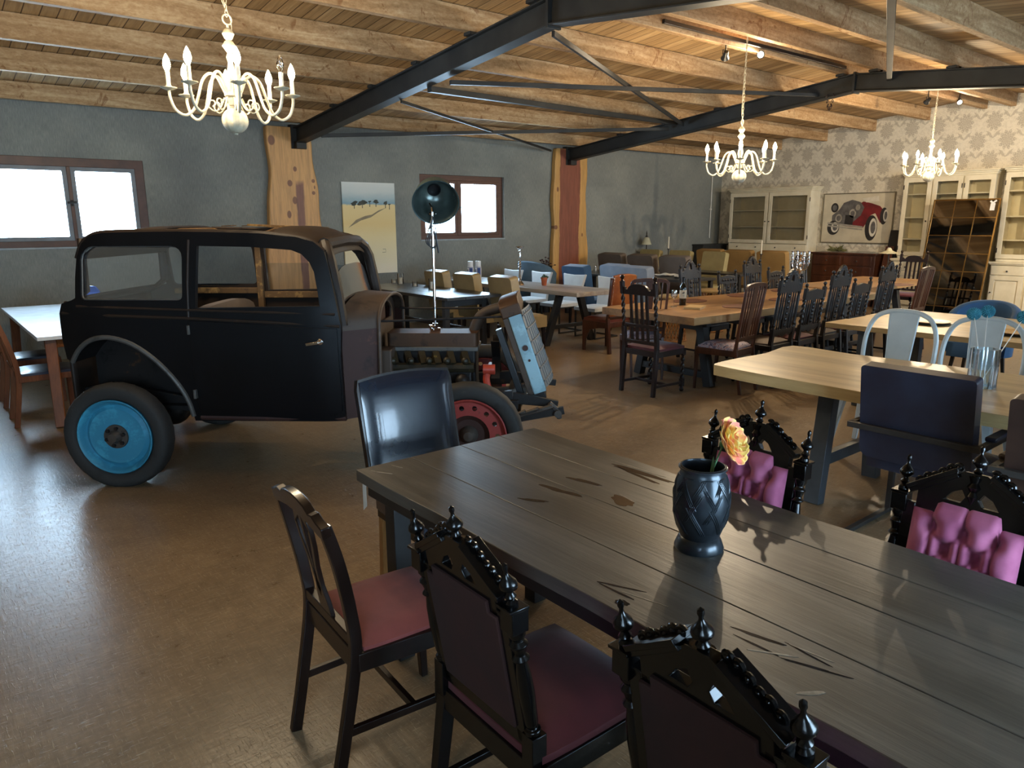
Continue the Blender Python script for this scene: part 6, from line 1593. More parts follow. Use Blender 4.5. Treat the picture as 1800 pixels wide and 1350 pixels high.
# plates on the light table
M['platewood'] = wood('acacia_plate', '#c59a58', '#a67a3e', '#7d5427', axis=0, scale=8, rough=0.35)
M['plateslate'] = mat('dark_slate_plate', '#30363d', '#252a30', rough=0.4, scale=8)
for (x, y), l in (((7.02, 2.66), 'left, seen through the loop of a white chair'), ((6.86, 1.95), 'right, behind the glass vase')):
    r = thing('serving_plate', 'round wooden plate on a dark charger, %s' % l, 'plate', (x, y, TT), 0, 'wooden plates on the light oak table')
    MB().lathe([(0.0, 0), (0.12, 0), (0.165, 0.010), (0.17, 0.014), (0.12, 0.006), (0.0, 0.006)], seg=40).build('charger', M['plateslate'], r)
    MB().lathe([(0.0, 0.0145), (0.13, 0.0145), (0.155, 0.022), (0.155, 0.026), (0.12, 0.020), (0.0, 0.019)], seg=40).build('plate', M['platewood'], r)
# wine bottle, glass, chopping board, placemats
wb = thing('wine_bottle', 'dark wine bottle with a cream label on the oak table', 'bottle', (6.57, 5.06, TT))
MB().lathe([(0.0, 0), (0.036, 0), (0.038, 0.006), (0.038, 0.185), (0.034, 0.205), (0.018, 0.232), (0.0145, 0.245), (0.0145, 0.295), (0.016, 0.297), (0.016, 0.306), (0.0, 0.307)], seg=28).build('glass_body', mat('black_green_bottle_glass', '#0e1512', '#0a0f0d', rough=0.06, coat=0.5), wb)
MB().lathe([(0.0152, 0.250), (0.0152, 0.308), (0.0, 0.309)], seg=20).build('foil_cap', mat('black_foil', '#191919', '#121212', rough=0.3), wb)
MB().lathe([(0.0384, 0.075), (0.0386, 0.076), (0.0386, 0.165), (0.0384, 0.166)], seg=28).build('label', mat('cream_label_paper', '#cfcab4', '#c2bda6', rough=0.7), wb)
m = MB(Matrix.Rotation(math.radians(230), 4, 'Z'))
for z, a0, a1, h in ((0.135, -0.35, 0.30, 0.010), (0.128, -0.5, 0.1, 0.006), (0.108, -0.35, 0.35, 0.0025), (0.100, -0.3, 0.3, 0.002), (0.092, -0.2, 0.2, 0.0015)):
    m.grid(lambda u, v: (0.0389*math.cos(a0+(a1-a0)*u), 0.0389*math.sin(a0+(a1-a0)*u), z+h*v*math.sin(PI*(0.15+0.7*u))), 8, 1)
m.build('label_print', M['black_plastic'], wb, smooth=0)
M['wineglass'] = glass('thin_wine_glass', (0.97, 0.98, 0.98), 0.10, 0.02)
def wineglass(x, y, l, g=None):
    o = MB().lathe([(0.0, 0.0), (0.034, 0.001), (0.034, 0.003), (0.004, 0.006), (0.0035, 0.075), (0.012, 0.085), (0.033, 0.11), (0.036, 0.14), (0.030, 0.18), (0.029, 0.18), (0.035, 0.14), (0.032, 0.112), (0.0, 0.088)], seg=24).build('wine_glass', M['wineglass'], loc=(x, y, TT))
    tag(o, l, 'glass', g)
wineglass(6.37, 5.02, 'empty wine glass left of the wine bottle')
bb = MB().plate([rrect(-0.13, -0.09, 0.13, 0.09, 0.01)], 0.022, T(0, 0, 0.012)).build('chopping_board', M['lightoak'], bev=0.003, loc=(6.42, 4.78, TT)); bb.rotation_euler = (0, 0, 0.4)
tag(bb, 'small pale wooden board lying before the wine bottle', 'board')
M['matbrown'] = mat('bark_brown_placemat', '#6d4228', '#54301c', rough=0.55, scale=8)
MG = 'brown ragged leather placemats'
for x, y, rz_, l in ((6.95, 5.25, 0.1, 'next to the wine bottle foot'), (6.93, 4.55, 0.05, 'before the reddish slat back chair'), (7.95, 5.22, 0.05, 'in the middle of the near oak table, far side'), (7.9, 4.6, -0.1, 'under the tall carved chair back, near side'), (8.9, 5.2, 0.0, 'left of the candelabra foot'), (10.9, 4.6, 0.1, 'on the farther oak table')):
    pl = blot(0, 0, 0.24, 0.16, int(x*10+y*7), 0.0, 40, 0.10)
    o = MB().plate([pl], 0.006, T(0, 0, 0.004)).build('placemat', M['matbrown'], loc=(x, y, TT)); o.rotation_euler = (0, 0, rz_)
    tag(o, 'ragged brown placemat %s' % l, 'placemat', MG)
# candelabra
ca = thing('candelabra', 'tall silver candelabra with bare cups on the oak tables', 'candelabra', (9.22, 5.20, TT), 0.9)
m = MB().lathe([(0.0, 0), (0.085, 0), (0.088, 0.008), (0.060, 0.020), (0.030, 0.045), (0.016, 0.07), (0.022, 0.09), (0.012, 0.11), (0.018, 0.15), (0.010, 0.20), (0.014, 0.24), (0.026, 0.255), (0.014, 0.27), (0.012, 0.30), (0.022, 0.32), (0.012, 0.34), (0.016, 0.38), (0.024, 0.40), (0.012, 0.42), (0.016, 0.44), (0.026, 0.455), (0.010, 0.46), (0.010, 0.49), (0.032, 0.50), (0.012, 0.502), (0.0, 0.502)], seg=24)
m.build('stem', M['chrome'], ca)
for k in range(4):
    a = PI/2*k; c_, s_ = math.cos(a), math.sin(a)
    m = MB().tube([(r*c_, r*s_, z) for r, z in catmull([(0.01, 0.28), (0.04, 0.255), (0.08, 0.27), (0.105, 0.31), (0.11, 0.34)], 5) for _ in (0,)] if False else [(p[0]*c_, p[0]*s_, p[1]) for p in catmull([(0.01, 0.28), (0.04, 0.255), (0.08, 0.27), (0.105, 0.31), (0.11, 0.34)], 5)], 0.006, 8)
    for z in (0.35, 0.40, 0.45): m.ball((0.11*c_, 0.11*s_, z), 0.018, 10)
    m.lathe([(0.012, 0.34), (0.010, 0.49), (0.030, 0.505), (0.010, 0.508), (0.0, 0.508)], (0.11*c_, 0.11*s_, 0), 14); m.build('arm', M['chrome'], ca)
# tall silver candlestick on the weathered table
o = MB().lathe([(0.0, 0), (0.065, 0), (0.060, 0.012), (0.035, 0.045), (0.014, 0.06), (0.022, 0.075), (0.012, 0.09), (0.018, 0.11), (0.014, 0.20), (0.016, 0.24), (0.026, 0.255), (0.014, 0.27), (0.024, 0.29), (0.014, 0.305), (0.020, 0.325), (0.012, 0.34), (0.015, 0.36), (0.018, 0.40), (0.012, 0.47), (0.022, 0.485), (0.010, 0.50), (0.030, 0.515), (0.062, 0.545), (0.064, 0.552), (0.02, 0.535), (0.0, 0.53)], seg=28).build('candlestick', M['chrome'], loc=(6.92, 8.28, TT))
tag(o, 'tall silver candlestick with a shallow cup on the weathered table', 'candlestick')
# terracotta pot with succulent
tp = thing('potted_succulent', 'small green succulent in a terracotta pot on the weathered table', 'plant', (7.10, 7.95, TT))
MB().lathe([(0.0, 0), (0.033, 0), (0.046, 0.095), (0.052, 0.096), (0.052, 0.118), (0.046, 0.118), (0.044, 0.10), (0.0, 0.10)], seg=28).build('pot', mat('terracotta', '#b2603c', '#9a4f30', rough=0.75, scale=20), tp)
m = MB(); rs = random.Random(9)
for i in range(34):
    a = rs.uniform(0, 2*PI); el = rs.uniform(0.2, 1.4); L_ = rs.uniform(0.05, 0.085); d = Vector((math.cos(a)*math.cos(el), math.sin(a)*math.cos(el), math.sin(el)))
    m.turned(Vector((0, 0, 0.10))+d*0.01, Vector((0, 0, 0.10))+d*L_, [(0.004, 0), (0.008, 0.4), (0.007, 0.75), (0.0, 1)], 6)
m.build('leaves', mat('grey_green_succulent', '#5b7560', '#3f5a4b', rough=0.6, scale=20), tp)
# canisters
M['canblue'] = mat('royal_blue_print', '#1f3c86', '#1a3374', rough=0.3); M['canwhite'] = mat('white_tin', '#e4e6e8', '#d8dadd', rough=0.3)
for (x, y), l in (((6.95, 9.55), 'left one of the pair'), ((7.07, 9.50), 'right one of the pair')):
    r = thing('spray_can', 'white and blue cleaning can under the small window, %s' % l, 'can', (x, y, TT), 0, 'white and blue cans')
    MB().lathe([(0.0, 0), (0.048, 0), (0.048, 0.20), (0.044, 0.21), (0.0, 0.21)], seg=28).build('body', M['canwhite'], r)
    MB().lathe([(0.040, 0.212), (0.042, 0.215), (0.042, 0.285), (0.038, 0.29), (0.0, 0.29)], seg=28).build('cap', M['canwhite'], r)
    m = MB(Matrix.Rotation(math.radians(225), 4, 'Z'))
    m.grid(lambda u, v: (0.0486*math.cos(-0.2+1.2*u), 0.0486*math.sin(-0.2+1.2*u), 0.01+0.175*v), 10, 1); m.grid(lambda u, v: (0.0486*math.cos(-1.1+0.5*u), 0.0486*math.sin(-1.1+0.5*u), 0.03+0.13*v), 6, 1)
    m.grid(lambda u, v: (0.0486*math.cos(2*PI*u), 0.0486*math.sin(2*PI*u), 0.19+0.008*v), 28, 1)
    m.build('blue_print', M['canblue'], r, smooth=60)
# candle glasses on the dark table
M['wax'] = mat('ivory_wax', '#e6ddc8', '#dcd2bb', rough=0.5)
def candle_glass(x, y, r_, h, ch_, l):
    r = thing('candle_glass', l, 'candle holder', (x, y, TT), 0, 'candle glasses on the dark table')
    MB().lathe([(0.0, 0), (r_, 0), (r_, h), (r_-0.004, h), (r_-0.004, 0.008), (0.0, 0.008)], seg=24).build('glass', M['wineglass'], r)
    if ch_: MB().lathe([(0.0, 0.009), (r_*0.55, 0.009), (r_*0.55, 0.009+ch_), (0.0, 0.009+ch_)], seg=20).build('candle', M['wax'], r)
candle_glass(5.66, 9.55, 0.048, 0.16, 0.085, 'tall candle glass with an ivory candle, left one on the dark table')
candle_glass(5.58, 8.58, 0.045, 0.14, 0.085, 'tall candle glass with an ivory candle, by the silver lamp pole')
candle_glass(5.60, 9.05, 0.040, 0.07, 0.03, 'low patterned tealight glass between the two tall candle glasses')
candle_glass(5.66, 9.86-0.12, 0.042, 0.065, 0.03, 'low tealight glass at the far end of the dark table')
# far table settings
M['salt'] = M['chrome']
for (x, y), l in (((9.85, 8.25), 'right of the white cup'), ((9.95, 9.7), 'near the red column')):
    r = thing('salt_shaker', 'glass salt shaker with a metal cap, %s' % l, 'shaker', (x, y, TT), 0, 'salt shakers')
    MB().lathe([(0.0, 0), (0.026, 0), (0.024, 0.07), (0.0, 0.07)], seg=16).build('glass', M['wineglass'], r); MB().lathe([(0.0, 0.001), (0.020, 0.002), (0.020, 0.05), (0.0, 0.05)], seg=14).build('salt', M['canwhite'], r)
    MB().lathe([(0.025, 0.07), (0.024, 0.085), (0.014, 0.098), (0.0, 0.10)], seg=16).build('cap', M['chrome'], r)
o = MB().lathe([(0.0, 0), (0.022, 0), (0.036, 0.06), (0.038, 0.085), (0.035, 0.085), (0.032, 0.06), (0.0, 0.01)], seg=20).build('white_cup', M['canwhite'], loc=(9.75, 8.55, TT)); tag(o, 'white cup on the linen covered table behind the grey blue armchair', 'cup')
rn = random.Random(5)
for i, (x, y, l) in enumerate(((9.85, 7.95, 'nearest heap, left of the carved chair'), (9.75, 7.55, 'heap above the wicker stool'), (9.6, 9.7, 'flat one behind the blue chair'), (9.9, 8.9, 'behind the grey blue armchair'))):
    ph = rn.uniform(0, 6)
    m = MB().grid(lambda u, v: (-0.17+0.34*u, -0.12+0.24*v, 0.012+0.012*math.sin(u*9+ph)*math.sin(v*7+ph)+0.020*math.exp(-((u-0.5)**2+(v-0.5)**2)*6)), 16, 12, th=(0, 0, -0.006))
    o = m.build('napkin', M['cloth'], loc=(x, y, TT+0.009), smooth=60); o.rotation_euler = (0, 0, i*0.7); tag(o, 'folded ivory napkin, %s' % l, 'napkin', 'ivory napkins')
# wicker stools
M['wicker'] = mat('honey_wicker', '#9a6b3a', '#6b4521', rough=0.6, scale=30)
def wicker(x, y, l):
    r = thing('wicker_stool', l, 'stool', (x, y, 0), 0, 'round wicker stools')
    MB().lathe([(0.0, 0.60), (0.20, 0.60), (0.215, 0.615), (0.215, 0.635), (0.20, 0.645), (0.0, 0.645)], seg=32).build('top', M['lightoak'], r)
    m = MB()
    for k in range(26):
        a = 2*PI*k/26
        for s in (-1, 1):
            m.tube([((0.20-0.03*math.sin(PI*t_))*math.cos(a+s*t_*1.1), (0.20-0.03*math.sin(PI*t_))*math.sin(a+s*t_*1.1), 0.60*(1-t_)) for t_ in [i/7 for i in range(8)]], 0.006, 5)
    m.tube([(0.2*math.cos(2*PI*i/32), 0.2*math.sin(2*PI*i/32), 0.012) for i in range(32)], 0.012, 6, closed=True)
    o = m.build('woven_body', M['wicker'], r); o['kind'] = 'stuff'
wicker(8.30, 6.55, 'round wicker stool behind the wine bottle')
wicker(9.45, 6.75, 'round wicker stool behind the two dark carved chairs')
# planter with brown plant by the column
pl_ = thing('potted_plant', 'small dark reddish plant beside the red heartwood column', 'plant', (9.15, 10.22, 0))
MB().lathe([(0.0, 0), (0.10, 0), (0.13, 0.86), (0.12, 0.86), (0.10, 0.80), (0.0, 0.80)], seg=24).build('tall_pot', M['oakdark'], pl_)
m = MB(); rs = random.Random(12)
for i in range(26):
    a = rs.uniform(0, 2*PI); el = rs.uniform(0.3, 1.4); L_ = rs.uniform(0.1, 0.22); d = Vector((math.cos(a)*math.cos(el), math.sin(a)*math.cos(el), math.sin(el)))
    p0 = Vector((0, 0, 0.80)); m.tube([p0, p0+d*L_], 0.003, 5); m.ball(p0+d*L_, 0.022, 7, 0.5)
m.build('foliage', mat('dark_red_leaf', '#4a2c2e', '#36282a', rough=0.6, scale=20), pl_)
# bell lamp and candles near the corner
bl_ = thing('floor_lamp', 'small bell shaped pale lamp shade with a dark spiked top, against the grey wall', 'lamp', (12.19, 10.40, 0))
MB().lathe([(0.0, 0), (0.12, 0), (0.12, 0.02), (0.012, 0.03), (0.010, 1.28), (0.022, 1.30), (0.026, 1.34), (0.014, 1.37), (0.016, 1.40), (0.004, 1.45), (0.0, 1.47)], seg=16).build('pole', M['oakdark'], bl_)
MB().lathe([(0.115, 1.17), (0.105, 1.175), (0.075, 1.26), (0.055, 1.31), (0.022, 1.325), (0.022, 1.32), (0.05, 1.305), (0.07, 1.255), (0.11, 1.17)], seg=28).build('shade', mat('pale_glass_shade', '#c9c6ac', '#b5b298', rough=0.25), bl_)
def tall_candle(x, y, zb, h, l):
    r = thing('candle_stand', l, 'candle', (x, y, 0), 0, 'thin white candles in the back')
    MB().lathe([(0.0, 0), (0.07, 0), (0.07, 0.015), (0.010, 0.03), (0.008, zb-0.02), (0.03, zb-0.01), (0.03, zb), (0.0, zb)], seg=16).build('stand', M['oakdark'], r)
    MB().lathe([(0.0, zb), (0.014, zb), (0.014, zb+h), (0.0, zb+h)], seg=12).build('candle', M['wax'], r)
tall_candle(12.25, 9.86, 1.10, 0.24, 'thin white candle in front of the plain dark grey wall')
tall_candle(12.98, 8.16, 1.02, 0.26, 'thin white candle in front of the white hutch drawers')
o = MB().lathe([(0.0, 0), (0.05, 0), (0.09, 0.03), (0.095, 0.06), (0.06, 0.085), (0.0, 0.09)], seg=24).build('blue_glow_bowl', mat('cobalt_glow_blue', '#1266d8', '#0f55b8', rough=0.15, coat=0.4), loc=(1.60, 9.66, TT)); o.scale = (1.0, 1.0, 2.3)  # added bowl, its blue stands in for a glow behind the car glass
tag(o, 'added cobalt blue bowl imitating a blue glow, seen through the rear car window', 'bowl')

# ================================================================ along the wallpapered wall
M['creamwhite'] = mat('cream_white_furniture_paint', '#ddd6c0', '#d0c8b0', rough=0.42, scale=5)
M['cabinside'] = mat('beige_cabinet_inside', '#ddd2b2', '#d0c5a4', rough=0.7, scale=5)
M['cabglass'] = glass('cabinet_glass', (0.98, 0.98, 0.96), 0.02, 0.02)
# local frame: x to the viewer's right along the wall (world -y), y towards the wall (world +x)
def cabinet(loc, label, w_, base_h, base_d, top_h, top_d, doors, shelves, drawers, cat='cabinet', top_drawers=0, group=None, base_doors=3):
    t = thing('display_cabinet', label, cat, loc, -PI/2, group); W = M['creamwhite']
    # base, front at y=0, back at y=base_d
    MB().box(0, w_, 0.02, base_d, 0.08, base_h-0.03).box(0.03, w_-0.03, 0.05, base_d, 0, 0.08).build('base', W, t, bev=0.003)
    MB().box(-0.03, w_+0.03, -0.025, base_d, base_h-0.03, base_h).box(-0.015, w_+0.015, -0.010, base_d, base_h-0.05, base_h-0.03).build('counter', W, t, bev=0.005)
    dw = w_/base_doors; dh = base_h-0.24
    for k in range(base_doors):
        x0, x1 = k*dw+0.02, (k+1)*dw-0.02
        d = MB().box(x0, x1, 0.0, 0.02, dh+0.02, base_h-0.07).build('drawer', W, t, bev=0.003)
        MB().turned(((x0+x1)/2, 0.0, dh+0.085), ((x0+x1)/2, -0.03, dh+0.085), [(0.006, 0), (0.006, 0.4), (0.015, 0.6), (0.012, 1)], 12).build('knob', M['gunmetal'], d)
        d = MB().plate([[(x0, 0.10), (x1, 0.10), (x1, dh), (x0, dh)], [(x0+0.07, 0.17), (x0+0.07, dh-0.07), (x1-0.07, dh-0.07), (x1-0.07, 0.17)]], 0.022, T(0, 0.009, 0) @ XZ).build('door', W, t, bev=0.003)
        MB().box(x0+0.09, x1-0.09, 0.006, 0.018, 0.19, dh-0.09).build('door_panel', W, d, bev=0.004)
        MB().turned((x0+0.035, -0.002, dh*0.6), (x0+0.035, -0.025, dh*0.6), [(0.008, 0), (0.008, 0.5), (0.012, 0.7), (0.010, 1)], 10).build('knob', M['gunmetal'], d)
    # top part: carcass from sides, back, shelves
    y0 = base_d-top_d; zt = base_h+top_h; zb = base_h + (0.17 if top_drawers else 0.05)
    m = MB().box(0.02, 0.045, y0+0.02, base_d, base_h, zt).box(w_-0.045, w_-0.02, y0+0.02, base_d, base_h, zt).box(0.045, w_-0.045, y0+0.02, base_d, zt-0.03, zt).box(0.045, w_-0.045, y0+0.02, base_d, base_h, zb-0.01)
    m.build('carcass', W, t, bev=0.002)
    MB().box(0.045, w_-0.045, base_d-0.02, base_d-0.002, zb-0.01, zt-0.03).build('back_panel', M['cabinside'], t)
    for k in range(1, doors): MB().box(k*w_/doors-0.012, k*w_/doors+0.012, y0+0.03, base_d-0.02, zb, zt-0.03).build('divider', W, t)
    for sh_ in shelves:
        z = zb+(zt-0.03-zb)*sh_; MB().box(0.045, w_-0.045, y0+0.035, base_d-0.02, z-0.011, z+0.011).build('shelf', W, t)
    m = MB()
    for k, (o_, h) in enumerate(((0.0, 0.03), (0.02, 0.03), (0.045, 0.025))):
        m.box(-o_, w_+o_, y0-o_, base_d, zt+0.03*k, zt+0.03*k+h)
    m.build('cornice', W, t, bev=0.006)
    if top_drawers:
        for k in range(top_drawers):
            x0, x1 = 0.03+(w_-0.06)*k/top_drawers+0.004, 0.03+(w_-0.06)*(k+1)/top_drawers-0.004
            d = MB().box(x0, x1, y0, y0+0.02, base_h+0.02, zb-0.015).build('small_drawer', W, t, bev=0.003)
            for q_ in ((0.25, 0.75) if top_drawers == 2 else (0.5,)):
                xx = x0+(x1-x0)*q_; MB().turned((xx, y0, (base_h+zb)/2), (xx, y0-0.03, (base_h+zb)/2), [(0.006, 0), (0.006, 0.4), (0.014, 0.6), (0.011, 1)], 12).build('knob', M['gunmetal'], d)
    for k in range(doors):
        x0, x1 = w_*k/doors+0.012, w_*(k+1)/doors-0.012; s = 0.075
        d = MB().plate([[(x0, zb), (x1, zb), (x1, zt-0.012), (x0, zt-0.012)], [(x0+s, zb+s), (x0+s, zt-s-0.02), (x1-s, zt-s-0.02), (x1-s, zb+s)]], 0.024, T(0, y0+0.008, 0) @ XZ).build('glazed_door', W, t, bev=0.003)
        MB().box(x0+s-0.005, x1-s+0.005, y0+0.010, y0+0.013, zb+s-0.005, zt-s-0.015).build('door_glass', M['cabglass'], d, smooth=0)
        kx = x1-0.035 if k % 2 == 0 else x0+0.035
        if doors == 3: kx = x1-0.03 if k == 0 else x0+0.03
        MB().turned((kx, y0-0.004, (zb+zt)/2-0.08), (kx, y0-0.03, (zb+zt)/2-0.08), [(0.007, 0), (0.007, 0.4), (0.015, 0.65), (0.011, 1)], 10).build('knob', M['gunmetal'], d)
        hx = x0+0.008 if k % 2 == 0 else x1-0.008
        for hz in (zt-0.22, zb+0.10): MB().box(hx-0.008, hx+0.008, y0-0.008, y0-0.003, hz, hz+0.08).build('hinge', M['gunmetal'], d)
    return t
# world (x_front, y_left) : base front at x
cabinet((14.50, 10.06, 0), 'cream white glazed hutch standing in the corner, left of the car painting', 1.95, 1.00, 0.50, 1.26, 0.40, 2, (0.33, 0.66), 3, top_drawers=2)
cabinet((14.50, 6.32, 0), 'wide cream white dresser behind the leaning gold framed mirror', 1.54, 0.95, 0.50, 1.48, 0.36, 3, (0.22, 0.5, 0.80), 3, group='cream white glazed dressers')
cabinet((14.50, 4.66, 0), 'cream white dresser at the right edge of the photo', 1.60, 0.95, 0.50, 1.50, 0.36, 3, (0.22, 0.5, 0.80), 3, group='cream white glazed dressers')
# brown chest
ch_ = thing('chest_of_drawers', 'reddish brown wooden chest below the car painting', 'chest', (14.45, 7.90, 0), -PI/2)
MB().box(0, 1.28, 0, 0.52, 0.10, 0.99).build('body', M['mahog'], ch_, bev=0.004)
MB().box(-0.03, 1.31, -0.03, 0.54, 0.99, 1.025).build('top', M['mahog'], ch_, bev=0.008)
for k in range(4):
    for s in (0, 1):
        d = MB().box(0.04+0.62*s, 0.60+0.62*s, -0.014, 0.0, 0.15+0.21*k, 0.33+0.21*k).build('drawer', M['mahog'], ch_, bev=0.004)
        MB().ball((0.32+0.62*s, -0.028, 0.24+0.21*k), 0.015, 10).build('knob', M['gunmetal'], d)
for x in (0.06, 1.22):
    for y in (0.06, 0.46): MB().box(x-0.035, x+0.035, y-0.035, y+0.035, 0, 0.10).build('foot', M['mahog'], ch_)
# dried bouquet on the chest
m = MB(); rs = random.Random(4)
for i in range(60):
    a = rs.uniform(0, 2*PI); L_ = rs.uniform(0.08, 0.26); el = rs.uniform(0.05, 0.9); d = Vector((0.4*math.cos(a)*math.cos(el), math.sin(a)*math.cos(el), math.sin(el)*0.7))
    m.turned(Vector((0, 0, 0.02)), Vector((0, 0, 0.02))+d*L_, [(0.003, 0), (0.015, 0.5), (0.012, 0.8), (0.0, 1)], 5)
tag(m.build('dried_bouquet', mat('dried_olive_leaves', '#7c7a4a', '#55583a', rough=0.8, scale=20), loc=(14.66, 7.50, 1.027)), 'dried olive green bouquet lying on the brown chest', 'bouquet')
o = MB().box(-0.16, 0.16, -0.45, 0.20, 0.0, 0.012).box(-0.10, 0.10, -0.30, 0.0, 0.013, 0.022).build('magazine_stack', mat('grey_paper', '#a5a59c', '#8a8a82', rough=0.5), loc=(14.66, 7.05, 1.026)); tag(o, 'thin stack of papers on the brown chest, right of the dried bouquet', 'papers')
# dark boards leaning by the dresser
m = MB(); m.bar((14.60, 6.49, 0.0), (14.93, 6.49, 1.46), 0.05, 0.18, up=(0, 1, 0)); tag(m.build('leaning_board', M['blackwood'], bev=0.003), 'tall black board leaning on the wallpaper between chest and dresser', 'board')
m = MB(); m.bar((14.38, 6.47, 0.0), (14.70, 6.47, 1.16), 0.03, 0.15, up=(0, 1, 0)); o = m.build('brown_board', M['mahog'], bev=0.003); tag(o, 'brown board leaning before the taller black board, with a grey label', 'board')
MB().bar((14.635, 6.47, 1.02), (14.675, 6.47, 1.14), 0.01, 0.05, up=(0, 1, 0)).build('grey_label', M['canwhite'], o)
# white hat like shade
o = MB().lathe([(0.0, 0.09), (0.03, 0.09), (0.05, 0.05), (0.14, 0.01), (0.17, 0.0), (0.16, 0.004), (0.05, 0.035), (0.0, 0.05)], seg=28).build('white_bowl', mat('cream_enamel', '#d4cfae', '#c5c09e', rough=0.35)); 
st_ = thing('pedestal_stand', 'cream enamel shade on a thin black stand behind the tall carved chair', 'stand', (13.3, 5.86, 0))
o.parent = st_; o.location = (0, 0, 1.09); o.name = 'shade'
MB().lathe([(0.0, 0), (0.12, 0), (0.12, 0.02), (0.012, 0.03), (0.010, 1.10), (0.0, 1.14)], seg=16).build('pole', M['blackwood'], st_)
# gold grid mirror leaning on the dresser
mir = thing('grid_mirror', 'large smoked mirror with a thin gold grid frame leaning on the dresser', 'mirror', (13.93, 5.62, 0.0))
gold = mat('brushed_gold', '#8f7040', '#7d6034', rough=0.3, metal=0.9, scale=10)
lean = math.atan2(0.42, 2.0); q = Matrix.Rotation(-PI/2, 4, 'Z') @ Matrix.Rotation(-lean, 4, 'X')
MW, MH = 1.03, 2.04
t = NT('smoked_mirror'); t.P(Base_Color=(0.24, 0.235, 0.225, 1), Metallic=1.0, Roughness=0.04); mmat = t.mat
mm_ = MB(q).box(0, MW, 0.0, 0.012, 0.01, MH); mm_.build('mirror_glass', mmat, mir, smooth=0)
MB(q).box(-0.005, MW+0.005, 0.012, 0.028, 0.0, MH).build('backing', M['blackwood'], mir)
m = MB(q).plate([[(-0.012, 0), (MW+0.012, 0), (MW+0.012, MH+0.012), (-0.012, MH+0.012)], [(0.012, 0.022), (0.012, MH-0.012), (MW-0.012, MH-0.012), (MW-0.012, 0.022)]], 0.03, T(0, 0.005, 0) @ XZ); fr_ = m.build('gold_frame', gold, mir, bev=0.002)
m = MB(q)
for k in (1, 2): m.box(MW*k/3-0.006, MW*k/3+0.006, -0.008, 0.002, 0.0, MH)
for k in range(1, 7): m.box(0, MW, -0.008, 0.002, MH-0.31*k-0.006, MH-0.31*k+0.006)
m.build('gold_grid', gold, mir)
m = MB(q).box(MW-0.13, MW-0.06, -0.012, -0.009, MH-0.19, MH-0.07); m.bar((MW-0.10, -0.012, MH-0.07), (MW-0.14, -0.012, MH-0.03), 0.004, 0.03).bar((MW-0.10, -0.012, MH-0.07), (MW-0.05, -0.012, MH-0.02), 0.004, 0.03)
m.build('white_price_tag', M['canwhite'], mir)

# ================================================================ paintings
def flat_piece(parent, mtx, poly, depth, mt, name):
    return MB(mtx).plate([poly], 0.0012, T(0, -depth, 0) @ XZ).build(name, mt, parent, smooth=0)
# beach painting, local x right, z up
def beach_mat():
    t = NT('beach_canvas_paint'); tc = t.node('ShaderNodeTexCoord'); sp = t.node('ShaderNodeSeparateXYZ'); t.l.new(tc.outputs['Object'], sp.inputs[0])
    n = t.noise(t.coord((1,1,2.5)), 4, 5, 0.6); z = t.math('ADD', sp.outputs[2], t.math('MULTIPLY', t.math('SUBTRACT', n, 0.5), 0.10))
    zz = t.math('MULTIPLY', z, 1/1.41)
    c_ = t.ramp(zz, [(0.0, hexc('#eee6d2')), (0.16, hexc('#eadfbd')), (0.40, hexc('#ecd9a6')), (0.55, hexc('#e9cd8f')), (0.755, hexc('#ebd49c')), (0.77, hexc('#86a8b6')), (0.83, hexc('#adc0c3')), (0.90, hexc('#cdd4d0')), (1.0, hexc('#dcdfd9'))])
    t.P(Base_Color=c_, Roughness=0.7); return t.mat
bp = thing('beach_painting', 'tall canvas of a sandy beach with small trees, right of the pale timber column', 'painting', (5.29, Y_N-0.03, 0.86))
MB().box(0, 0.925, 0, 0.027, 0, 1.41).build('canvas', beach_mat(), bp, bev=0.002)
dk = mat('dark_brush_paint', '#4d5049', '#3b3f3a', rough=0.8)
I4 = Matrix()
MB().plate([[(0.08, 0.72), (0.22, 0.84), (0.38, 0.90), (0.50, 0.92), (0.62, 0.985), (0.76, 1.03), (0.60, 0.95), (0.48, 0.88), (0.30, 0.83), (0.20, 0.78)]], 0.001, T(0, -0.0008, 0) @ XZ).build('painted_track', mat('grey_brown_paint', '#9a8a70', '#877a62', rough=0.8), bp, smooth=0)
for i, (x, z, w_) in enumerate(((0.20, 1.06, 0.07), (0.34, 1.07, 0.09), (0.47, 1.09, 0.03), (0.58, 1.09, 0.06), (0.75, 1.07, 0.05), (0.82, 1.05, 0.025))):
    MB().plate([blot(x, z+0.03, w_*0.8, w_*0.45, i+2, 0.2, 18, 0.3)], 0.001, T(0, -0.0012, 0) @ XZ).plate([[(x-0.008, z-0.05), (x+0.004, z-0.05), (x+0.006, z+0.03), (x-0.004, z+0.03)]], 0.001, T(0, -0.0010, 0) @ XZ).build('painted_tree', dk, bp, smooth=0)
for pts in ([(0.40, 0.14), (0.43, 0.15), (0.46, 0.14), (0.50, 0.145)], [(0.66, 0.33), (0.72, 0.33), (0.72, 0.38), (0.67, 0.38)]):
    MB().tube([(x, -0.001, z) for x, z in pts], 0.003, 4).build('brush_mark', dk, bp)
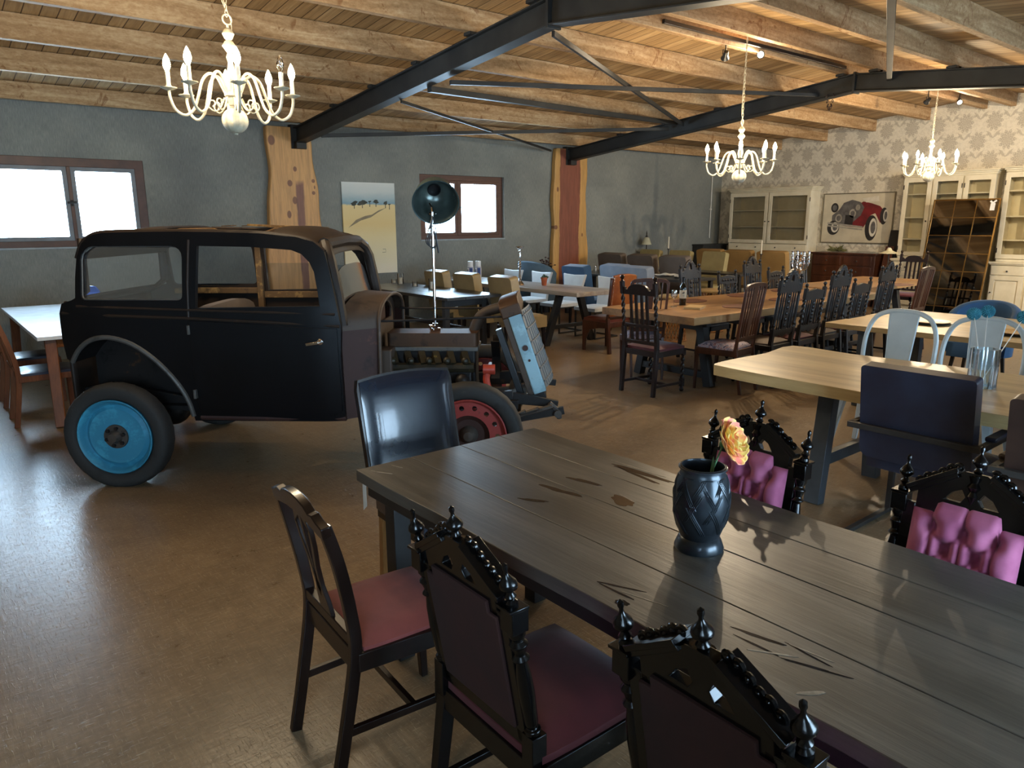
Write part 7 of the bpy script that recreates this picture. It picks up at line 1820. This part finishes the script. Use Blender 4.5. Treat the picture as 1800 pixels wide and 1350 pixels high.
# car painting on the wallpaper: local x to the right (world -y)
cp = thing('car_painting', 'painting of a red vintage car with white walled tyres on the patterned wall', 'painting', (X_E-0.03, 8.03, 1.215), -PI/2)
MB().box(0, 1.42, 0, 0.026, 0, 0.96).build('canvas', mat('ivory_painted_ground', '#cfc8b4', '#b9b29f', rough=0.7, scale=3), cp, bev=0.002)
MB().plate([[(-0.02, -0.02), (1.44, -0.02), (1.44, 0.98), (-0.02, 0.98)], [(0, 0), (0, 0.96), (1.42, 0.96), (1.42, 0)]], 0.035, T(0, 0.010, 0) @ XZ).build('frame', mat('pewter_frame', '#77705f', '#655f50', rough=0.45), cp)
pm = {'r': mat('painted_red', '#7c2027', '#5c161d', rough=0.6, scale=6), 'k': mat('painted_black', '#2c2a2b', '#232122', rough=0.6), 'g': mat('painted_grey', '#6c6a6a', '#4e4c4e', rough=0.6, scale=12), 'w': mat('painted_white', '#ddd9ce', '#cbc7bb', rough=0.6), 's': mat('painted_silver', '#a9a59c', '#8d897f', rough=0.6, scale=9)}
def pp(poly, d, c_, nm): flat_piece(cp, I4, [(x*1.42, z*0.96) for x, z in poly], d, pm[c_], nm)
pp([(0.36, 0.33), (0.60, 0.30), (0.66, 0.42), (0.70, 0.56), (0.76, 0.60), (0.80, 0.50), (0.84, 0.40), (0.88, 0.52), (0.88, 0.64), (0.82, 0.74), (0.70, 0.80), (0.58, 0.84), (0.46, 0.74), (0.40, 0.5)], 0.001, 'r', 'painted_body')
pp([(0.14, 0.40), (0.36, 0.33), (0.44, 0.40), (0.56, 0.56), (0.60, 0.72), (0.54, 0.83), (0.42, 0.88), (0.30, 0.82), (0.24, 0.68), (0.14, 0.56)], 0.002, 'g', 'painted_bonnet')
pp([(0.62, 0.82), (0.80, 0.84), (0.79, 0.95), (0.56, 0.90)], 0.002, 'w', 'painted_windscreen')
for cx, cz, rx, rz_, c_ in ((0.17, 0.72, 0.055, 0.10, 'k'), (0.24, 0.50, 0.05, 0.09, 's'), (0.44, 0.60, 0.05, 0.09, 's'), (0.51, 0.72, 0.055, 0.10, 'g')):
    pp([(cx+rx*math.cos(a), cz+rz_*math.sin(a)) for a in [2*PI*i/20 for i in range(20)]], 0.003, c_, 'painted_headlamp')
    pp([(cx+rx*0.6*math.cos(a), cz+rz_*0.6*math.sin(a)) for a in [2*PI*i/20 for i in range(20)]], 0.004, 'g' if c_ != 'g' else 's', 'painted_headlamp')
for cx, cz, rx, rz_ in ((0.17, 0.30, 0.09, 0.15), (0.72, 0.30, 0.085, 0.26), (0.88, 0.54, 0.05, 0.17)):
    pp([(cx+rx*math.cos(a), cz+rz_*math.sin(a)) for a in [2*PI*i/24 for i in range(24)]], 0.0035, 'k', 'painted_tyre')
    pp([(cx+0.025+rx*0.62*math.cos(a), cz+0.01+rz_*0.72*math.sin(a)) for a in [2*PI*i/24 for i in range(24)]], 0.0045, 'w', 'painted_wheel')
    pp([(cx+0.028+rx*0.40*math.cos(a), cz+0.01+rz_*0.48*math.sin(a)) for a in [2*PI*i/24 for i in range(24)]], 0.0055, 'g', 'painted_wheel_hub')
pp([(0.08, 0.38), (0.60, 0.30), (0.60, 0.335), (0.08, 0.42)], 0.0065, 's', 'painted_bumper'); pp([(0.08, 0.33), (0.60, 0.25), (0.60, 0.28), (0.08, 0.36)], 0.0065, 's', 'painted_bumper')
pp([(0.33, 0.36), (0.45, 0.35), (0.46, 0.56), (0.34, 0.57)], 0.003, 'k', 'painted_grille')
